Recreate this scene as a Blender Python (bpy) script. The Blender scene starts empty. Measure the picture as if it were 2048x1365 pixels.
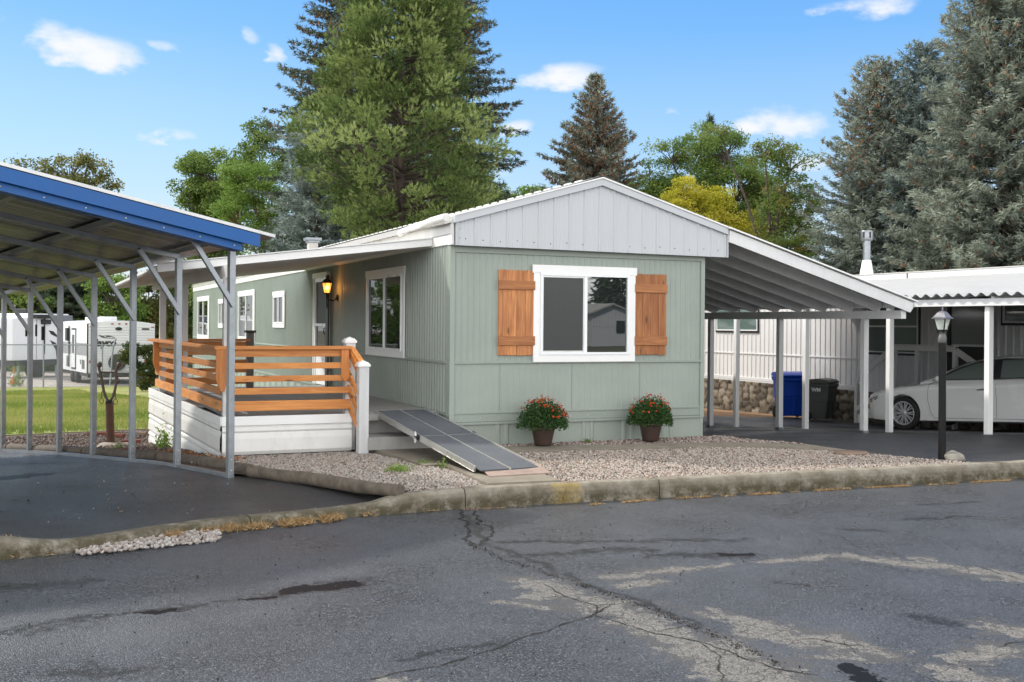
import bpy, bmesh, math, random
import numpy as np
from mathutils import Vector, Matrix, noise as mnoise
R = math.radians
# ------------------------------------------------------------------ camera, light, exposure
scn = bpy.context.scene
col = scn.collection
F_PX, V0, ROLL, YAW = 2139.6, 649.88, 0.0084, 0.4189
CAM = Vector((-4.615, -12.209, 1.5065))
cd = bpy.data.cameras.new('camera'); cam = bpy.data.objects.new('camera', cd); col.objects.link(cam)
cd.sensor_width = 36.0; cd.lens = F_PX / 2048 * 36
cd.shift_y = (V0 - 682.5) / 2048
cd.clip_start = 0.1; cd.clip_end = 2000
_f = Vector((math.sin(YAW), math.cos(YAW), 0)); _r0 = Vector((math.cos(YAW), -math.sin(YAW), 0)); _u0 = Vector((0, 0, 1))
_r = _r0 * math.cos(ROLL) + _u0 * math.sin(ROLL)
_u = _u0 * math.cos(ROLL) - _r0 * math.sin(ROLL)
cam.matrix_world = Matrix(((_r.x, _u.x, -_f.x, CAM.x), (_r.y, _u.y, -_f.y, CAM.y), (_r.z, _u.z, -_f.z, CAM.z), (0, 0, 0, 1)))
scn.camera = cam
scn.render.resolution_x = 1024; scn.render.resolution_y = 682
scn.view_settings.view_transform = 'Standard'; scn.view_settings.look = 'None'
scn.view_settings.gamma = 1.0; scn.view_settings.use_curve_mapping = False
scn.view_settings.exposure = 0.95
SUNV = Vector((-1.0, 1.2, 1.34)).normalized()
sl = bpy.data.lights.new('sun', 'SUN'); sl.energy = 2.2; sl.angle = R(2.5); sl.color = (1.0, 0.94, 0.85)
so = bpy.data.objects.new('sun', sl); col.objects.link(so); so.rotation_mode = 'QUATERNION'
so.rotation_quaternion = SUNV.to_track_quat('Z', 'Y')
FILL_CLOUD = 10.0  # brightness of the cloud added out of view as fill light
w = bpy.data.worlds.new('World'); scn.world = w; w.use_nodes = True

def build_sky():
    nt = w.node_tree; N = nt.nodes; L = nt.links; N.clear()
    def nd(t, **k):
        n = N.new(t)
        for a, b in k.items(): setattr(n, a, b)
        return n
    def ma(op, a, b=None, c=None, clamp=False):
        n = nd('ShaderNodeMath', operation=op, use_clamp=clamp)
        for i, v in enumerate((a, b, c)):
            if v is None: continue
            if isinstance(v, (int, float)): n.inputs[i].default_value = v
            else: L.new(v, n.inputs[i])
        return n.outputs[0]
    sky = nd('ShaderNodeTexSky', sky_type='NISHITA', sun_disc=False)
    sky.sun_elevation = math.asin(SUNV.z); sky.sun_rotation = math.atan2(SUNV.x, SUNV.y)
    sky.air_density = 1.1; sky.dust_density = 0.6; sky.ozone_density = 2.2
    tc = nd('ShaderNodeTexCoord')
    nz = nd('ShaderNodeTexNoise'); nz.inputs['Scale'].default_value = 9.0; nz.inputs['Detail'].default_value = 7.0; nz.inputs['Roughness'].default_value = 0.62
    mp = nd('ShaderNodeMapping'); mp.inputs['Scale'].default_value = (1, 1, 2.2)
    L.new(tc.outputs['Generated'], mp.inputs['Vector']); L.new(mp.outputs[0], nz.inputs['Vector'])
    sp = nd('ShaderNodeSeparateXYZ'); L.new(tc.outputs['Generated'], sp.inputs[0])
    az = ma('ARCTAN2', sp.outputs[0], sp.outputs[1]); el = ma('ARCSINE', sp.outputs[2])
    n1 = ma('SUBTRACT', nz.outputs['Fac'], 0.5)
    nz2 = nd('ShaderNodeTexNoise'); nz2.inputs['Scale'].default_value = 22.0; nz2.inputs['Detail'].default_value = 6.0
    L.new(mp.outputs[0], nz2.inputs['Vector'])
    n2 = ma('SUBTRACT', nz2.outputs['Fac'], 0.5)
    az = ma('MULTIPLY_ADD', n2, 0.06, az)
    el = ma('MULTIPLY_ADD', n1, 0.03, el)
    # cumulus puffs: azimuth, elevation, half sizes, density
    clouds = CLOUDS
    tot = None
    for (a, e, ra, re, k) in clouds:
        da = ma('MULTIPLY', ma('SUBTRACT', az, a), 1 / ra)
        de0 = ma('SUBTRACT', el, e); de = ma('MULTIPLY', de0, 1 / re)
        d = ma('MULTIPLY_ADD', da, da, ma('MULTIPLY', de, de))
        v = ma('MULTIPLY', ma('SUBTRACT', 1.0, ma('MULTIPLY', d, 0.62)), k)
        tot = v if tot is None else ma('MAXIMUM', tot, v)
    m = ma('ADD', ma('ADD', tot, ma('MULTIPLY', n1, 2.6)), ma('MULTIPLY', n2, 1.3))
    mr = nd('ShaderNodeMapRange', interpolation_type='SMOOTHSTEP'); L.new(m, mr.inputs[0])
    mr.inputs[1].default_value = 0.22; mr.inputs[2].default_value = 1.15
    # thin veil, stronger towards the horizon
    nz3 = nd('ShaderNodeTexNoise'); nz3.inputs['Scale'].default_value = 3.0; nz3.inputs['Detail'].default_value = 5.0
    L.new(mp.outputs[0], nz3.inputs['Vector'])
    ve = nd('ShaderNodeMapRange'); L.new(sp.outputs[2], ve.inputs[0]); ve.inputs[1].default_value = 0.26; ve.inputs[2].default_value = 0.0; ve.inputs[3].default_value = 0.0; ve.inputs[4].default_value = 0.45
    veil = ma('MULTIPLY', ve.outputs[0], ma('ADD', nz3.outputs['Fac'], 0.35), clamp=True)
    fac = ma('MAXIMUM', mr.outputs[0], veil, clamp=True)
    mix = nd('ShaderNodeMix', data_type='RGBA')
    # clear-sky colour: the physical sky, pulled towards the deep washed-by-rain blue of the day
    grad = nd('ShaderNodeValToRGB'); L.new(sp.outputs[2], grad.inputs[0]); e = grad.color_ramp.elements
    for p, c in ((0.0, (2.5, 3.3, 4.0)), (.06, (2.1, 3.15, 4.2)), (.16, (1.25, 2.8, 4.6)), (.30, (.52, 2.0, 4.6)), (.6, (.35, 1.3, 3.8))):
        n_ = e.new(p); n_.color = (c[0] / 5, c[1] / 5, c[2] / 5, 1)
    e.remove(e[0]); e.remove(e[-1])
    sc5 = nd('ShaderNodeMix', data_type='RGBA', blend_type='MULTIPLY'); sc5.inputs[0].default_value = 1; L.new(grad.outputs[0], sc5.inputs[6]); sc5.inputs[7].default_value = (5, 5, 5, 1)
    gam = nd('ShaderNodeMix', data_type='RGBA'); gam.inputs[0].default_value = .78; L.new(sky.outputs[0], gam.inputs[6]); L.new(sc5.outputs[2], gam.inputs[7])
    L.new(fac, mix.inputs[0]); L.new(gam.outputs[2], mix.inputs[6])
    mix.inputs[7].default_value = (4.5, 4.6, 4.75, 1)
    # added fill light: unseen bright broken cloud overhead and behind the camera
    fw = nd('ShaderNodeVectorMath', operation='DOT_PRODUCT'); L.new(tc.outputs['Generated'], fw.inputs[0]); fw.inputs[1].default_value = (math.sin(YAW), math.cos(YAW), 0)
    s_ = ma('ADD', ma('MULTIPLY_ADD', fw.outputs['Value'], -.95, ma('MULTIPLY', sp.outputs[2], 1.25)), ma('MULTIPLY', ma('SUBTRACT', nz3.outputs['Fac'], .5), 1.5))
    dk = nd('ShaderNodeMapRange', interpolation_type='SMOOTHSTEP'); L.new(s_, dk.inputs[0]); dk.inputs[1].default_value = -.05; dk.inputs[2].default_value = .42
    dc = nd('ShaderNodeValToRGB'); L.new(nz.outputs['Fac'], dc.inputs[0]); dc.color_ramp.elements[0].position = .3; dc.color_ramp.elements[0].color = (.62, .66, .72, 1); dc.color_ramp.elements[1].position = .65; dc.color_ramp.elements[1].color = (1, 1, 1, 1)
    dm = nd('ShaderNodeMix', data_type='RGBA', blend_type='MULTIPLY'); dm.inputs[0].default_value = 1; L.new(dc.outputs[0], dm.inputs[6]); dm.inputs[7].default_value = (FILL_CLOUD * 1.0, FILL_CLOUD * .99, FILL_CLOUD * .97, 1)
    # added cloud boosted near the horizon to lift shaded upright faces
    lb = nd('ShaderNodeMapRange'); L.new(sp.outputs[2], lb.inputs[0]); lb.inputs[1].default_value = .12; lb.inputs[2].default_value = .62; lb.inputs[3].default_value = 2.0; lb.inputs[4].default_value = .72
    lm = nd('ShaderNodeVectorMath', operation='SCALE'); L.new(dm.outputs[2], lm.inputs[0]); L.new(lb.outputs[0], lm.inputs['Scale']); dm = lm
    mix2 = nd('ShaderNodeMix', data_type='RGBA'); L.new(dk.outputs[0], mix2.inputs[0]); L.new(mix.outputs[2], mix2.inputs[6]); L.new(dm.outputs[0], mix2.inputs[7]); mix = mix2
    bg = nd('ShaderNodeBackground'); bg.inputs['Strength'].default_value = 0.11
    out = nd('ShaderNodeOutputWorld')
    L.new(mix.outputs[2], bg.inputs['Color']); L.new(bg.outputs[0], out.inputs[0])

def pixdir(u, v):
    xr = (u - 1024) / F_PX; yr = (V0 - v) / F_PX
    d = _f + _r * xr + _u * yr
    return d
def at_depth(u, v, d): return CAM + pixdir(u, v) * d
def azel(u, v):
    d = pixdir(u, v).normalized(); return math.atan2(d.x, d.y), math.asin(d.z)
CLOUDS = []
for (u, v, hw, hh, k) in [(175, 97, 82, 25, 1.0), (110, 70, 40, 22, .8), (320, 93, 34, 10, .75), (547, 106, 22, 15, .85), (495, 70, 24, 14, .6),
                          (335, 266, 55, 12, .75), (1130, 150, 78, 22, 1.0), (1045, 257, 52, 14, .9), (1350, 229, 20, 9, .75),
                          (1560, 250, 88, 32, 1.05), (1740, 10, 75, 16, .85), (1020, 365, 50, 22, .7), (232, 353, 40, 14, .75),
                          (1440, 290, 60, 22, .6), (1620, 330, 60, 25, .7), (-150, 300, 60, 30, .8), (2200, 200, 90, 40, 1.), (-500, 160, 120, 60, 1.), (2700, 250, 200, 70, 1.)]:
    a, e = azel(u, v); CLOUDS.append((a, e, hw / F_PX * 1.12, hh / F_PX * 1.3, k * .95))
for i in range(9):   # clouds in the rest of the sky, out of the frame but seen in panes and puddles
    CLOUDS.append((YAW + 1.2 + i * 0.52 if i * 0.52 + 1.2 < 2.7 else YAW - 4.6 + i * 0.5, 0.25 + 0.3 * ((i * 7) % 5) / 5, 0.22, 0.09, 1.0))
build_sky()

# ------------------------------------------------------------------ terrain
GY = [-1.0, 0.2, 1.7, 3.6, 6, 12, 24, 32, 60]; GZ = [0, -.03, -.13, -.255, -.44, -.6, -.9, -1.22, -1.5]
def g(x, y):
    z = np.interp(y, GY, GZ)
    z = z - .04 * np.clip(np.asarray(x) - 6.3, 0, 8.3) * np.clip((np.asarray(y) + 1) / 1.5, 0, 1)
    return z
def gz(x, y): return float(g(x, y))

# ------------------------------------------------------------------ materials
def mk(name):
    m = bpy.data.materials.new(name); m.use_nodes = True
    nt = m.node_tree; b = nt.nodes['Principled BSDF']
    return m, nt, b
def nmap(nt, scale=(1, 1, 1), coord='Object'):
    tc = nt.nodes.new('ShaderNodeTexCoord'); mp = nt.nodes.new('ShaderNodeMapping')
    mp.inputs['Scale'].default_value = scale; nt.links.new(tc.outputs[coord], mp.inputs[0]); return mp.outputs[0]
def nnoise(nt, vec, scale, detail=5, rough=.6, dist=0):
    n = nt.nodes.new('ShaderNodeTexNoise'); n.inputs['Scale'].default_value = scale; n.inputs['Detail'].default_value = detail
    n.inputs['Roughness'].default_value = rough; n.inputs['Distortion'].default_value = dist
    nt.links.new(vec, n.inputs['Vector']); return n.outputs['Fac']
def nramp(nt, fac, stops):
    r = nt.nodes.new('ShaderNodeValToRGB'); e = r.color_ramp.elements
    while len(e) < len(stops): e.new(0.5)
    for i, (p, c) in enumerate(stops):
        e[i].position = p; e[i].color = (*c, 1) if len(c) == 3 else c
    nt.links.new(fac, r.inputs[0]); return r.outputs[0]
def nmath(nt, op, a, b=None, clamp=False):
    n = nt.nodes.new('ShaderNodeMath'); n.operation = op; n.use_clamp = clamp
    for i, v in enumerate((a, b)):
        if v is None: continue
        if isinstance(v, (int, float)): n.inputs[i].default_value = v
        else: nt.links.new(v, n.inputs[i])
    return n.outputs[0]
def nmix(nt, fac, a, b, mode='MIX'):
    n = nt.nodes.new('ShaderNodeMix'); n.data_type = 'RGBA'; n.blend_type = mode
    for i, v in ((0, fac), (6, a), (7, b)):
        if isinstance(v, (int, float)): n.inputs[i].default_value = v
        elif isinstance(v, tuple): n.inputs[i].default_value = (*v, 1)
        else: nt.links.new(v, n.inputs[i])
    return n.outputs[2]
def nbump(nt, b, h, strength, dist=0.01, prev=None):
    n = nt.nodes.new('ShaderNodeBump'); n.inputs['Strength'].default_value = strength; n.inputs['Distance'].default_value = dist
    nt.links.new(h, n.inputs['Height'])
    if prev is not None: nt.links.new(prev, n.inputs['Normal'])
    nt.links.new(n.outputs[0], b.inputs['Normal']); return n.outputs[0]
def paint(name, c, rough=.5, var=.12, scale=3, dirt=0.0, dirtc=(.12, .10, .07), metal=0.0, bump=.15, bscale=60, spec=.5, coat=0, stretch=(1, 1, 1)):
    m, nt, b = mk(name)
    v = nmap(nt, stretch); f = nnoise(nt, v, scale, 6, .65)
    c = tuple(c); lo = tuple(x * (1 - var) for x in c); hi = tuple(min(1, x * (1 + var)) for x in c)
    cc = nramp(nt, f, [(.3, lo), (.7, hi)])
    if dirt > 0:
        f2 = nnoise(nt, nmap(nt, (1, 1, .45)), 2.3, 8, .72)
        mk2 = nramp(nt, f2, [(.5, (0, 0, 0)), (.75, (dirt,) * 3)])
        cc = nmix(nt, mk2, cc, dirtc)
    nt.links.new(cc, b.inputs['Base Color'])
    rr = nramp(nt, f, [(.2, (max(0, rough - .08),) * 3), (.8, (min(1, rough + .08),) * 3)])
    nt.links.new(rr, b.inputs['Roughness'])
    b.inputs['Metallic'].default_value = metal; b.inputs['Specular IOR Level'].default_value = spec
    if coat: b.inputs['Coat Weight'].default_value = coat; b.inputs['Coat Roughness'].default_value = .05
    if bump: nbump(nt, b, nnoise(nt, nmap(nt), bscale, 4), bump, .004)
    return m
def wood(name, c1, c2, axis, rough=.55, knots=True, bump=.35, cdark=(.05, .02, .008), boards=False):
    m, nt, b = mk(name)
    sc = [14, 14, 14]; sc[axis] = 1.1
    v = nmap(nt, tuple(sc)); f = nnoise(nt, v, 1.6, 7, .62, 1.2)
    cc = nramp(nt, f, [(.28, c2), (.5, tuple((a + b_) / 2 for a, b_ in zip(c1, c2))), (.68, c1)])
    oi = nt.nodes.new('ShaderNodeObjectInfo'); cc = nmix(nt, 1.0, cc, nramp(nt, oi.outputs['Random'], [(0, (.80, .76, .72)), (1, (1.18, 1.20, 1.24))]), 'MULTIPLY')
    if boards:
        sx = nt.nodes.new('ShaderNodeSeparateXYZ'); nt.links.new(nmap(nt), sx.inputs[0]); wn2 = nt.nodes.new('ShaderNodeTexWhiteNoise'); wn2.noise_dimensions = '1D'
        nt.links.new(nmath(nt, 'FLOOR', nmath(nt, 'MULTIPLY', sx.outputs[0], 8.13)), wn2.inputs['W']); cc = nmix(nt, 1.0, cc, nramp(nt, wn2.outputs['Value'], [(0, (.62, .58, .55)), (1, (1.25, 1.22, 1.2))]), 'MULTIPLY')
    big = nnoise(nt, nmap(nt), 1.7, 3)
    cc = nmix(nt, nramp(nt, big, [(.35, (0, 0, 0)), (.75, (.45,) * 3)]), cc, c2)
    if knots:
        vo = nt.nodes.new('ShaderNodeTexVoronoi'); s2 = [7, 7, 7]; s2[axis] = 2.2
        vo.inputs['Scale'].default_value = 1.0; nt.links.new(nmap(nt, tuple(s2)), vo.inputs['Vector'])
        k = nramp(nt, vo.outputs['Distance'], [(.05, (.8,) * 3), (.16, (0, 0, 0))])
        cc = nmix(nt, k, cc, cdark)
    nt.links.new(cc, b.inputs['Base Color']); b.inputs['Roughness'].default_value = rough
    nbump(nt, b, f, bump, .004); return m
def leafmat(name, cols, transl=.3, rough=.6):
    """cols: stops over the per-leaf attribute 'tone'"""
    m, nt, b = mk(name)
    a = nt.nodes.new('ShaderNodeAttribute'); a.attribute_name = 'tone'
    n = len(cols); cc = nramp(nt, a.outputs['Fac'], [(i / (n - 1), c) for i, c in enumerate(cols)])
    nt.links.new(cc, b.inputs['Base Color']); b.inputs['Roughness'].default_value = rough
    b.inputs['Specular IOR Level'].default_value = .25
    if transl:
        tr = nt.nodes.new('ShaderNodeBsdfTranslucent'); nt.links.new(cc, tr.inputs['Color'])
        mx = nt.nodes.new('ShaderNodeMixShader'); mx.inputs[0].default_value = transl
        nt.links.new(b.outputs[0], mx.inputs[1]); nt.links.new(tr.outputs[0], mx.inputs[2])
        nt.links.new(mx.outputs[0], nt.nodes['Material Output'].inputs[0])
    return m
def tonemat(name, cols, rough=.7, spec=.3, bump=0):
    m, nt, b = mk(name)
    a = nt.nodes.new('ShaderNodeAttribute'); a.attribute_name = 'tone'
    n = len(cols); cc = nramp(nt, a.outputs['Fac'], [(i / (n - 1), c) for i, c in enumerate(cols)])
    nz = nnoise(nt, nmap(nt), 90, 3); cc = nmix(nt, .35, cc, nramp(nt, nz, [(.3, (.25,) * 3), (.7, (.85,) * 3)]), 'OVERLAY')
    nt.links.new(cc, b.inputs['Base Color']); b.inputs['Roughness'].default_value = rough; b.inputs['Specular IOR Level'].default_value = spec
    return m
def glass(name, tint=(.012, .016, .016), ior=1.9, rough=.015, wav=.03):
    m, nt, b = mk(name); b.inputs['Base Color'].default_value = (*tint, 1); b.inputs['Roughness'].default_value = rough
    b.inputs['IOR'].default_value = ior
    nbump(nt, b, nnoise(nt, nmap(nt), 2.2, 2), wav, .02); return m

SAGE = (.285, .325, .285)
M = dict(
 sage=paint('sage_metal_siding', SAGE, .5, .08, 1.1, dirt=.26, dirtc=(.19, .205, .165), bump=.08, bscale=30),
 sage_trim=paint('sage_trim', tuple(x * .93 for x in SAGE), .5, .06, 2, dirt=.15, dirtc=(.15, .17, .13)),
 white_metal=paint('white_ribbed_metal', (.48, .50, .52), .42, .03, 1.2, dirt=.15, dirtc=(.45, .45, .44), bump=.05, stretch=(1, 1, .3)),
 white=paint('white_painted_trim', (.80, .80, .79), .5, .03, 2, dirt=.10, dirtc=(.5, .49, .46)),
 white_old=paint('aged_white_siding', (.72, .71, .68), .5, .05, 2.5, dirt=.42, dirtc=(.33, .30, .25), bump=.1),
 vinyl=paint('white_vinyl', (.80, .81, .82), .3, .02, 3, bump=0),
 roofgrey=paint('weathered_roof_metal', (.50, .49, .46), .5, .08, 1.5, dirt=.3, dirtc=(.3, .29, .26)),
 greywood=paint('weathered_grey_lumber', (.30, .295, .28), .7, .15, 5, dirt=.3, dirtc=(.18, .17, .15), bump=.4),
 post_white=paint('whitewashed_wood', (.55, .55, .55), .6, .10, 5, dirt=.35, dirtc=(.33, .33, .32), bump=.4, bscale=25, stretch=(6, 6, .6)),
 beam_white=paint('white_painted_lumber', (.66, .66, .66), .55, .08, 4, dirt=.3, dirtc=(.4, .39, .37), bump=.3, bscale=20),
 nwhite=paint('neighbour_white_siding', (.68, .68, .68), .5, .03, 1, dirt=.12, dirtc=(.55, .55, .53)),
 galv=paint('galvanised_steel', (.27, .29, .31), .38, .18, 9, dirt=.2, dirtc=(.28, .30, .32), metal=.75, bump=.12, bscale=40),
 galv_roof=paint('galvalume_sheet', (.30, .28, .26), .34, .15, 4, dirt=.25, dirtc=(.25, .22, .19), metal=.85, bump=.1, bscale=10),
 blue=paint('blue_painted_fascia', (.001, .085, .30), .5, .1, 2, dirt=.12, dirtc=(.02, .08, .22), bump=.1, bscale=12),
 roofwhite=paint('white_roof_edge', (.7, .7, .7), .5),
 dark=paint('dark_plastic', (.02, .02, .022), .45),
 black=paint('black_paint', (.008, .008, .009), .5, .2, 8, spec=.2),
 rubber=paint('rubber', (.018, .018, .018), .8),
 alu=paint('brushed_aluminium', (.62, .62, .60), .36, .08, 6, dirt=.2, dirtc=(.35, .33, .3), metal=.85, stretch=(1, 8, 1)),
 grip=paint('grit_grip_tape', (.085, .095, .11), .8, .15, 3, dirt=.15, dirtc=(.2, .19, .18), bump=.7, bscale=260),
 plate=paint('worn_threshold_board', (.33, .245, .205), .75, .12, 5, dirt=.5, dirtc=(.10, .08, .07), bump=.5, bscale=70),
 pot=paint('brown_plastic_pot', (.050, .028, .022), .45, .1, 5, bump=0),
 rust=paint('rusty_pipe', (.085, .038, .024), .7, .3, 9, dirt=.4, dirtc=(.16, .07, .03), bump=.4, bscale=50),
 iron=paint('worn_brown_iron', (.09, .06, .045), .5, .3, 14, bump=.3),
 bluebin=paint('blue_bin_plastic', (.008, .085, .62), .38, .08, 3, bump=.1),
 greybin=paint('grey_bin_plastic', (.10, .105, .10), .5, .1, 3, bump=.1),
 carpaint=paint('pearl_white_car_paint', (.87, .87, .86), .25, .01, 2, bump=0, coat=1.0),
 alloy=paint('silver_alloy_wheel', (.62, .62, .63), .3, .03, 4, metal=.35, bump=0),
 chrome=paint('chrome', (.75, .75, .76), .12, .02, 3, metal=1.0, bump=0),
 tyre=paint('tyre', (.022, .022, .023), .75, .1, 10),
 glass=glass('window_glass', ior=1.55),
 glass_front=glass('front_window_glass', (.014, .018, .018), 2.2, .01, .008),
 screen=paint('insect_screen', (.022, .022, .023), .35, .05, 200, bump=.2, bscale=900, spec=.6),
 glass_car=glass('car_glass', (.16, .20, .185), 1.9),
 glass_nb=glass('neighbour_window_glass', (.10, .15, .14), 1.9, .04),
 brownscreen=paint('brown_door_screen', (.06, .05, .045), .6, .05, 30),
 brownsid=paint('brown_siding', (.10, .045, .025), .7, .1, 4, stretch=(1, 1, 8)),
 bark=paint('bark', (.085, .065, .05), .9, .35, 9, bump=.9, bscale=14, stretch=(1, 1, .25)),
 barkred=paint('reddish_bark', (.15, .085, .05), .9, .3, 9, bump=.9, bscale=14, stretch=(1, 1, .25)),
 palebark=paint('pale_bark', (.22, .18, .14), .9, .3, 9, bump=.6, bscale=14),
 log=paint('weathered_log', (.105, .085, .065), .85, .45, 4, dirt=.4, dirtc=(.03, .025, .02), bump=.8, bscale=25, stretch=(3, 3, 3)),
 concrete=paint('aged_concrete', (.205, .18, .142), .85, .22, 4, dirt=.35, dirtc=(.14, .12, .085), bump=.5, bscale=70),
 deckwood=wood('grey_deck_boards', (.37, .36, .34), (.27, .26, .25), 1, .6, False),
 or_x=wood('orange_stained_wood_x', (.74, .335, .095), (.47, .155, .032), 0),
 or_y=wood('orange_stained_wood_y', (.74, .335, .095), (.47, .155, .032), 1),
 or_z=wood('orange_stained_wood_z', (.66, .28, .075), (.42, .13, .028), 2),
 shut=wood('brown_stained_shutter', (.60, .27, .095), (.24, .078, .024), 2, .6, True, .5, (.05, .018, .006), True),
 shutx=wood('brown_stained_batten', (.54, .235, .08), (.22, .072, .022), 0, .6, True, .5, (.05, .018, .006)),
 orange=paint('orange_plastic', (.75, .14, .03), .5),
 yellowp=paint('yellow_paint_mark', (.5, .33, .05), .7),
 red=paint('red_lens', (.35, .02, .015), .25, bump=0),
 shingle=paint('grey_shingles', (.17, .17, .18), .9, .25, 14, bump=.5, bscale=20),
 rock=paint('grey_rock', (.25, .23, .20), .9, .3, 6, bump=.7, bscale=20),
 brick=paint('red_brick', (.20, .07, .045), .85, .25, 8, bump=.5),
)
# ------------------------------------------------------------------ mesh builder and bookkeeping
ORG = {}
class MB:
    """collects geometry; build() links it as ONE mesh object"""
    def __init__(s, T=None): s.v = []; s.f = []; s.m = []; s.sm = []; s.T = T or Matrix(); s.mat = 0; s.smooth = False
    def add(s, vs, fs, T=None):
        T = s.T @ (T or Matrix()); o = len(s.v)
        s.v += [tuple(T @ Vector(p)) for p in vs]
        for f in fs: s.f.append([i + o for i in f]); s.m.append(s.mat); s.sm.append(s.smooth)
        return s
    def box(s, x0, x1, y0, y1, z0, z1, T=None):
        x0, x1 = sorted((x0, x1)); y0, y1 = sorted((y0, y1)); z0, z1 = sorted((z0, z1))
        return s.add([(x0, y0, z0), (x1, y0, z0), (x1, y1, z0), (x0, y1, z0), (x0, y0, z1), (x1, y0, z1), (x1, y1, z1), (x0, y1, z1)],
                     [(0, 3, 2, 1), (4, 5, 6, 7), (0, 1, 5, 4), (1, 2, 6, 5), (2, 3, 7, 6), (3, 0, 4, 7)], T)
    def bar(s, a, b, wd, ht, up=(0, 0, 1)):
        """rectangular bar from a to b, wd sideways, ht along up"""
        a = Vector(a); b = Vector(b); d = (b - a); L = d.length; d.normalize()
        up = Vector(up); sd = d.cross(up)
        if sd.length < 1e-4: sd = d.cross(Vector((1, 0, 0)))
        sd.normalize(); up = sd.cross(d)
        T = Matrix(((d.x, sd.x, up.x, a.x), (d.y, sd.y, up.y, a.y), (d.z, sd.z, up.z, a.z), (0, 0, 0, 1)))
        return s.box(0, L, -wd / 2, wd / 2, -ht / 2, ht / 2, T)
    def prism(s, poly, y0, y1, T=None):
        """poly in (x,z), extruded along y"""
        n = len(poly); vs = [(x, y0, z) for x, z in poly] + [(x, y1, z) for x, z in poly]
        fs = [tuple(range(n)), tuple(range(2 * n - 1, n - 1, -1))] + [(i, i + n, (i + 1) % n + n, (i + 1) % n) for i in range(n)]
        return s.add(vs, fs, T)
    def tube(s, pts, rad, n=10, cap=True, sm=True):
        pts = [Vector(p) for p in pts]; rad = rad if isinstance(rad, (list, tuple)) else [rad] * len(pts)
        o = s.smooth; s.smooth = sm; vs = []; fs = []
        ref = None
        for i, p in enumerate(pts):
            d = (pts[min(i + 1, len(pts) - 1)] - pts[max(i - 1, 0)]).normalized()
            if ref is None:
                ref = d.cross(Vector((0, 0, 1)));
                if ref.length < .1: ref = d.cross(Vector((1, 0, 0)))
            ref = (ref - d * ref.dot(d)).normalized(); b = d.cross(ref)
            for k in range(n):
                a = 2 * math.pi * k / n; vs.append(tuple(p + (ref * math.cos(a) + b * math.sin(a)) * rad[i]))
        for i in range(len(pts) - 1):
            for k in range(n): fs.append((i * n + k, i * n + (k + 1) % n, (i + 1) * n + (k + 1) % n, (i + 1) * n + k))
        s.add(vs, fs); s.smooth = False
        if cap: s.add(vs, [tuple(range(n - 1, -1, -1)), tuple(range((len(pts) - 1) * n, len(pts) * n))]) if False else s._caps(vs, n, len(pts))
        s.smooth = o; return s
    def _caps(s, vs, n, m):
        s.add(vs[:n], [tuple(range(n - 1, -1, -1))]); s.add(vs[(m - 1) * n:], [tuple(range(n))])
    def lathe(s, prof, T=None, n=24, sm=True, axis='z'):
        vs = []; fs = []; o = s.smooth; s.smooth = sm
        for r, z in prof:
            for k in range(n):
                a = 2 * math.pi * k / n; c, d = r * math.cos(a), r * math.sin(a)
                vs.append((c, d, z) if axis == 'z' else (c, z, d))
        m = len(prof)
        for i in range(m - 1):
            for k in range(n):
                q = (i * n + k, i * n + (k + 1) % n, (i + 1) * n + (k + 1) % n, (i + 1) * n + k)
                fs.append(q if axis == 'z' else q[::-1])
        s.add(vs, fs, T); s.smooth = o; return s
    def corr(s, o, u, v, nrm, W, Hh, pitch, depth, prof='v', top=None, bot=None):
        """ribbed sheet: width W along u, height along v; top/bot: functions of u giving v"""
        o = Vector(o); u = Vector(u); v = Vector(v); nrm = Vector(nrm)
        P = {'v': [(0, 0), (.10, 1), (.22, 1), (.32, 0)], 'rib': [(0, 0), (.04, 1), (.12, 1), (.16, 0), (.42, 0), (.44, .22), (.48, .22), (.50, 0), (.66, 0), (.68, .22), (.72, .22), (.74, 0)],
             'wave': [(i / 8, .5 - .5 * math.cos(2 * math.pi * i / 8)) for i in range(8)],
             'skirt': [(0, 0), (.04, 1), (.09, 1), (.12, .1), (.2, .1), (.23, 1), (.28, 1), (.32, 0)],
             'lap': [(0, 0), (.12, 1), (.55, .8), (.75, .2), (.82, .9), (.93, .7), (.97, 0)]}[prof]
        xs = []; x = 0
        while x < W:
            for a, h in P:
                if x + a * pitch < W: xs.append((x + a * pitch, h * depth))
            x += pitch
        xs.append((W, 0)); vs = []; fs = []
        for a, h in xs:
            b0 = bot(a) if bot else 0; t0 = top(a) if top else Hh
            vs.append(tuple(o + u * a + v * b0 + nrm * h)); vs.append(tuple(o + u * a + v * t0 + nrm * h))
        for i in range(len(xs) - 1): fs.append((2 * i, 2 * i + 2, 2 * i + 3, 2 * i + 1))
        return s.add(vs, fs)
    def build(s, name, mat, parent=None, world=True, bevel=0, sub=0):
        off = Vector((0, 0, 0))
        if parent is not None and world: off = ORG.get(parent, Vector((0, 0, 0)))
        me = bpy.data.meshes.new(name)
        me.from_pydata([tuple(Vector(p) - off) for p in s.v], [], s.f)
        mats = mat if isinstance(mat, (list, tuple)) else [mat]
        for m in mats: me.materials.append(m)
        me.polygons.foreach_set('material_index', s.m); me.polygons.foreach_set('use_smooth', s.sm)
        me.update(); o = bpy.data.objects.new(name, me); col.objects.link(o)
        if parent is not None: o.parent = parent
        ORG[o] = off
        if bevel:
            b = o.modifiers.new('bevel', 'BEVEL'); b.width = bevel; b.segments = 2; b.limit_method = 'ANGLE'; b.angle_limit = R(40)
        if sub:
            b = o.modifiers.new('sub', 'SUBSURF'); b.levels = sub; b.render_levels = sub
        return o
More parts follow.
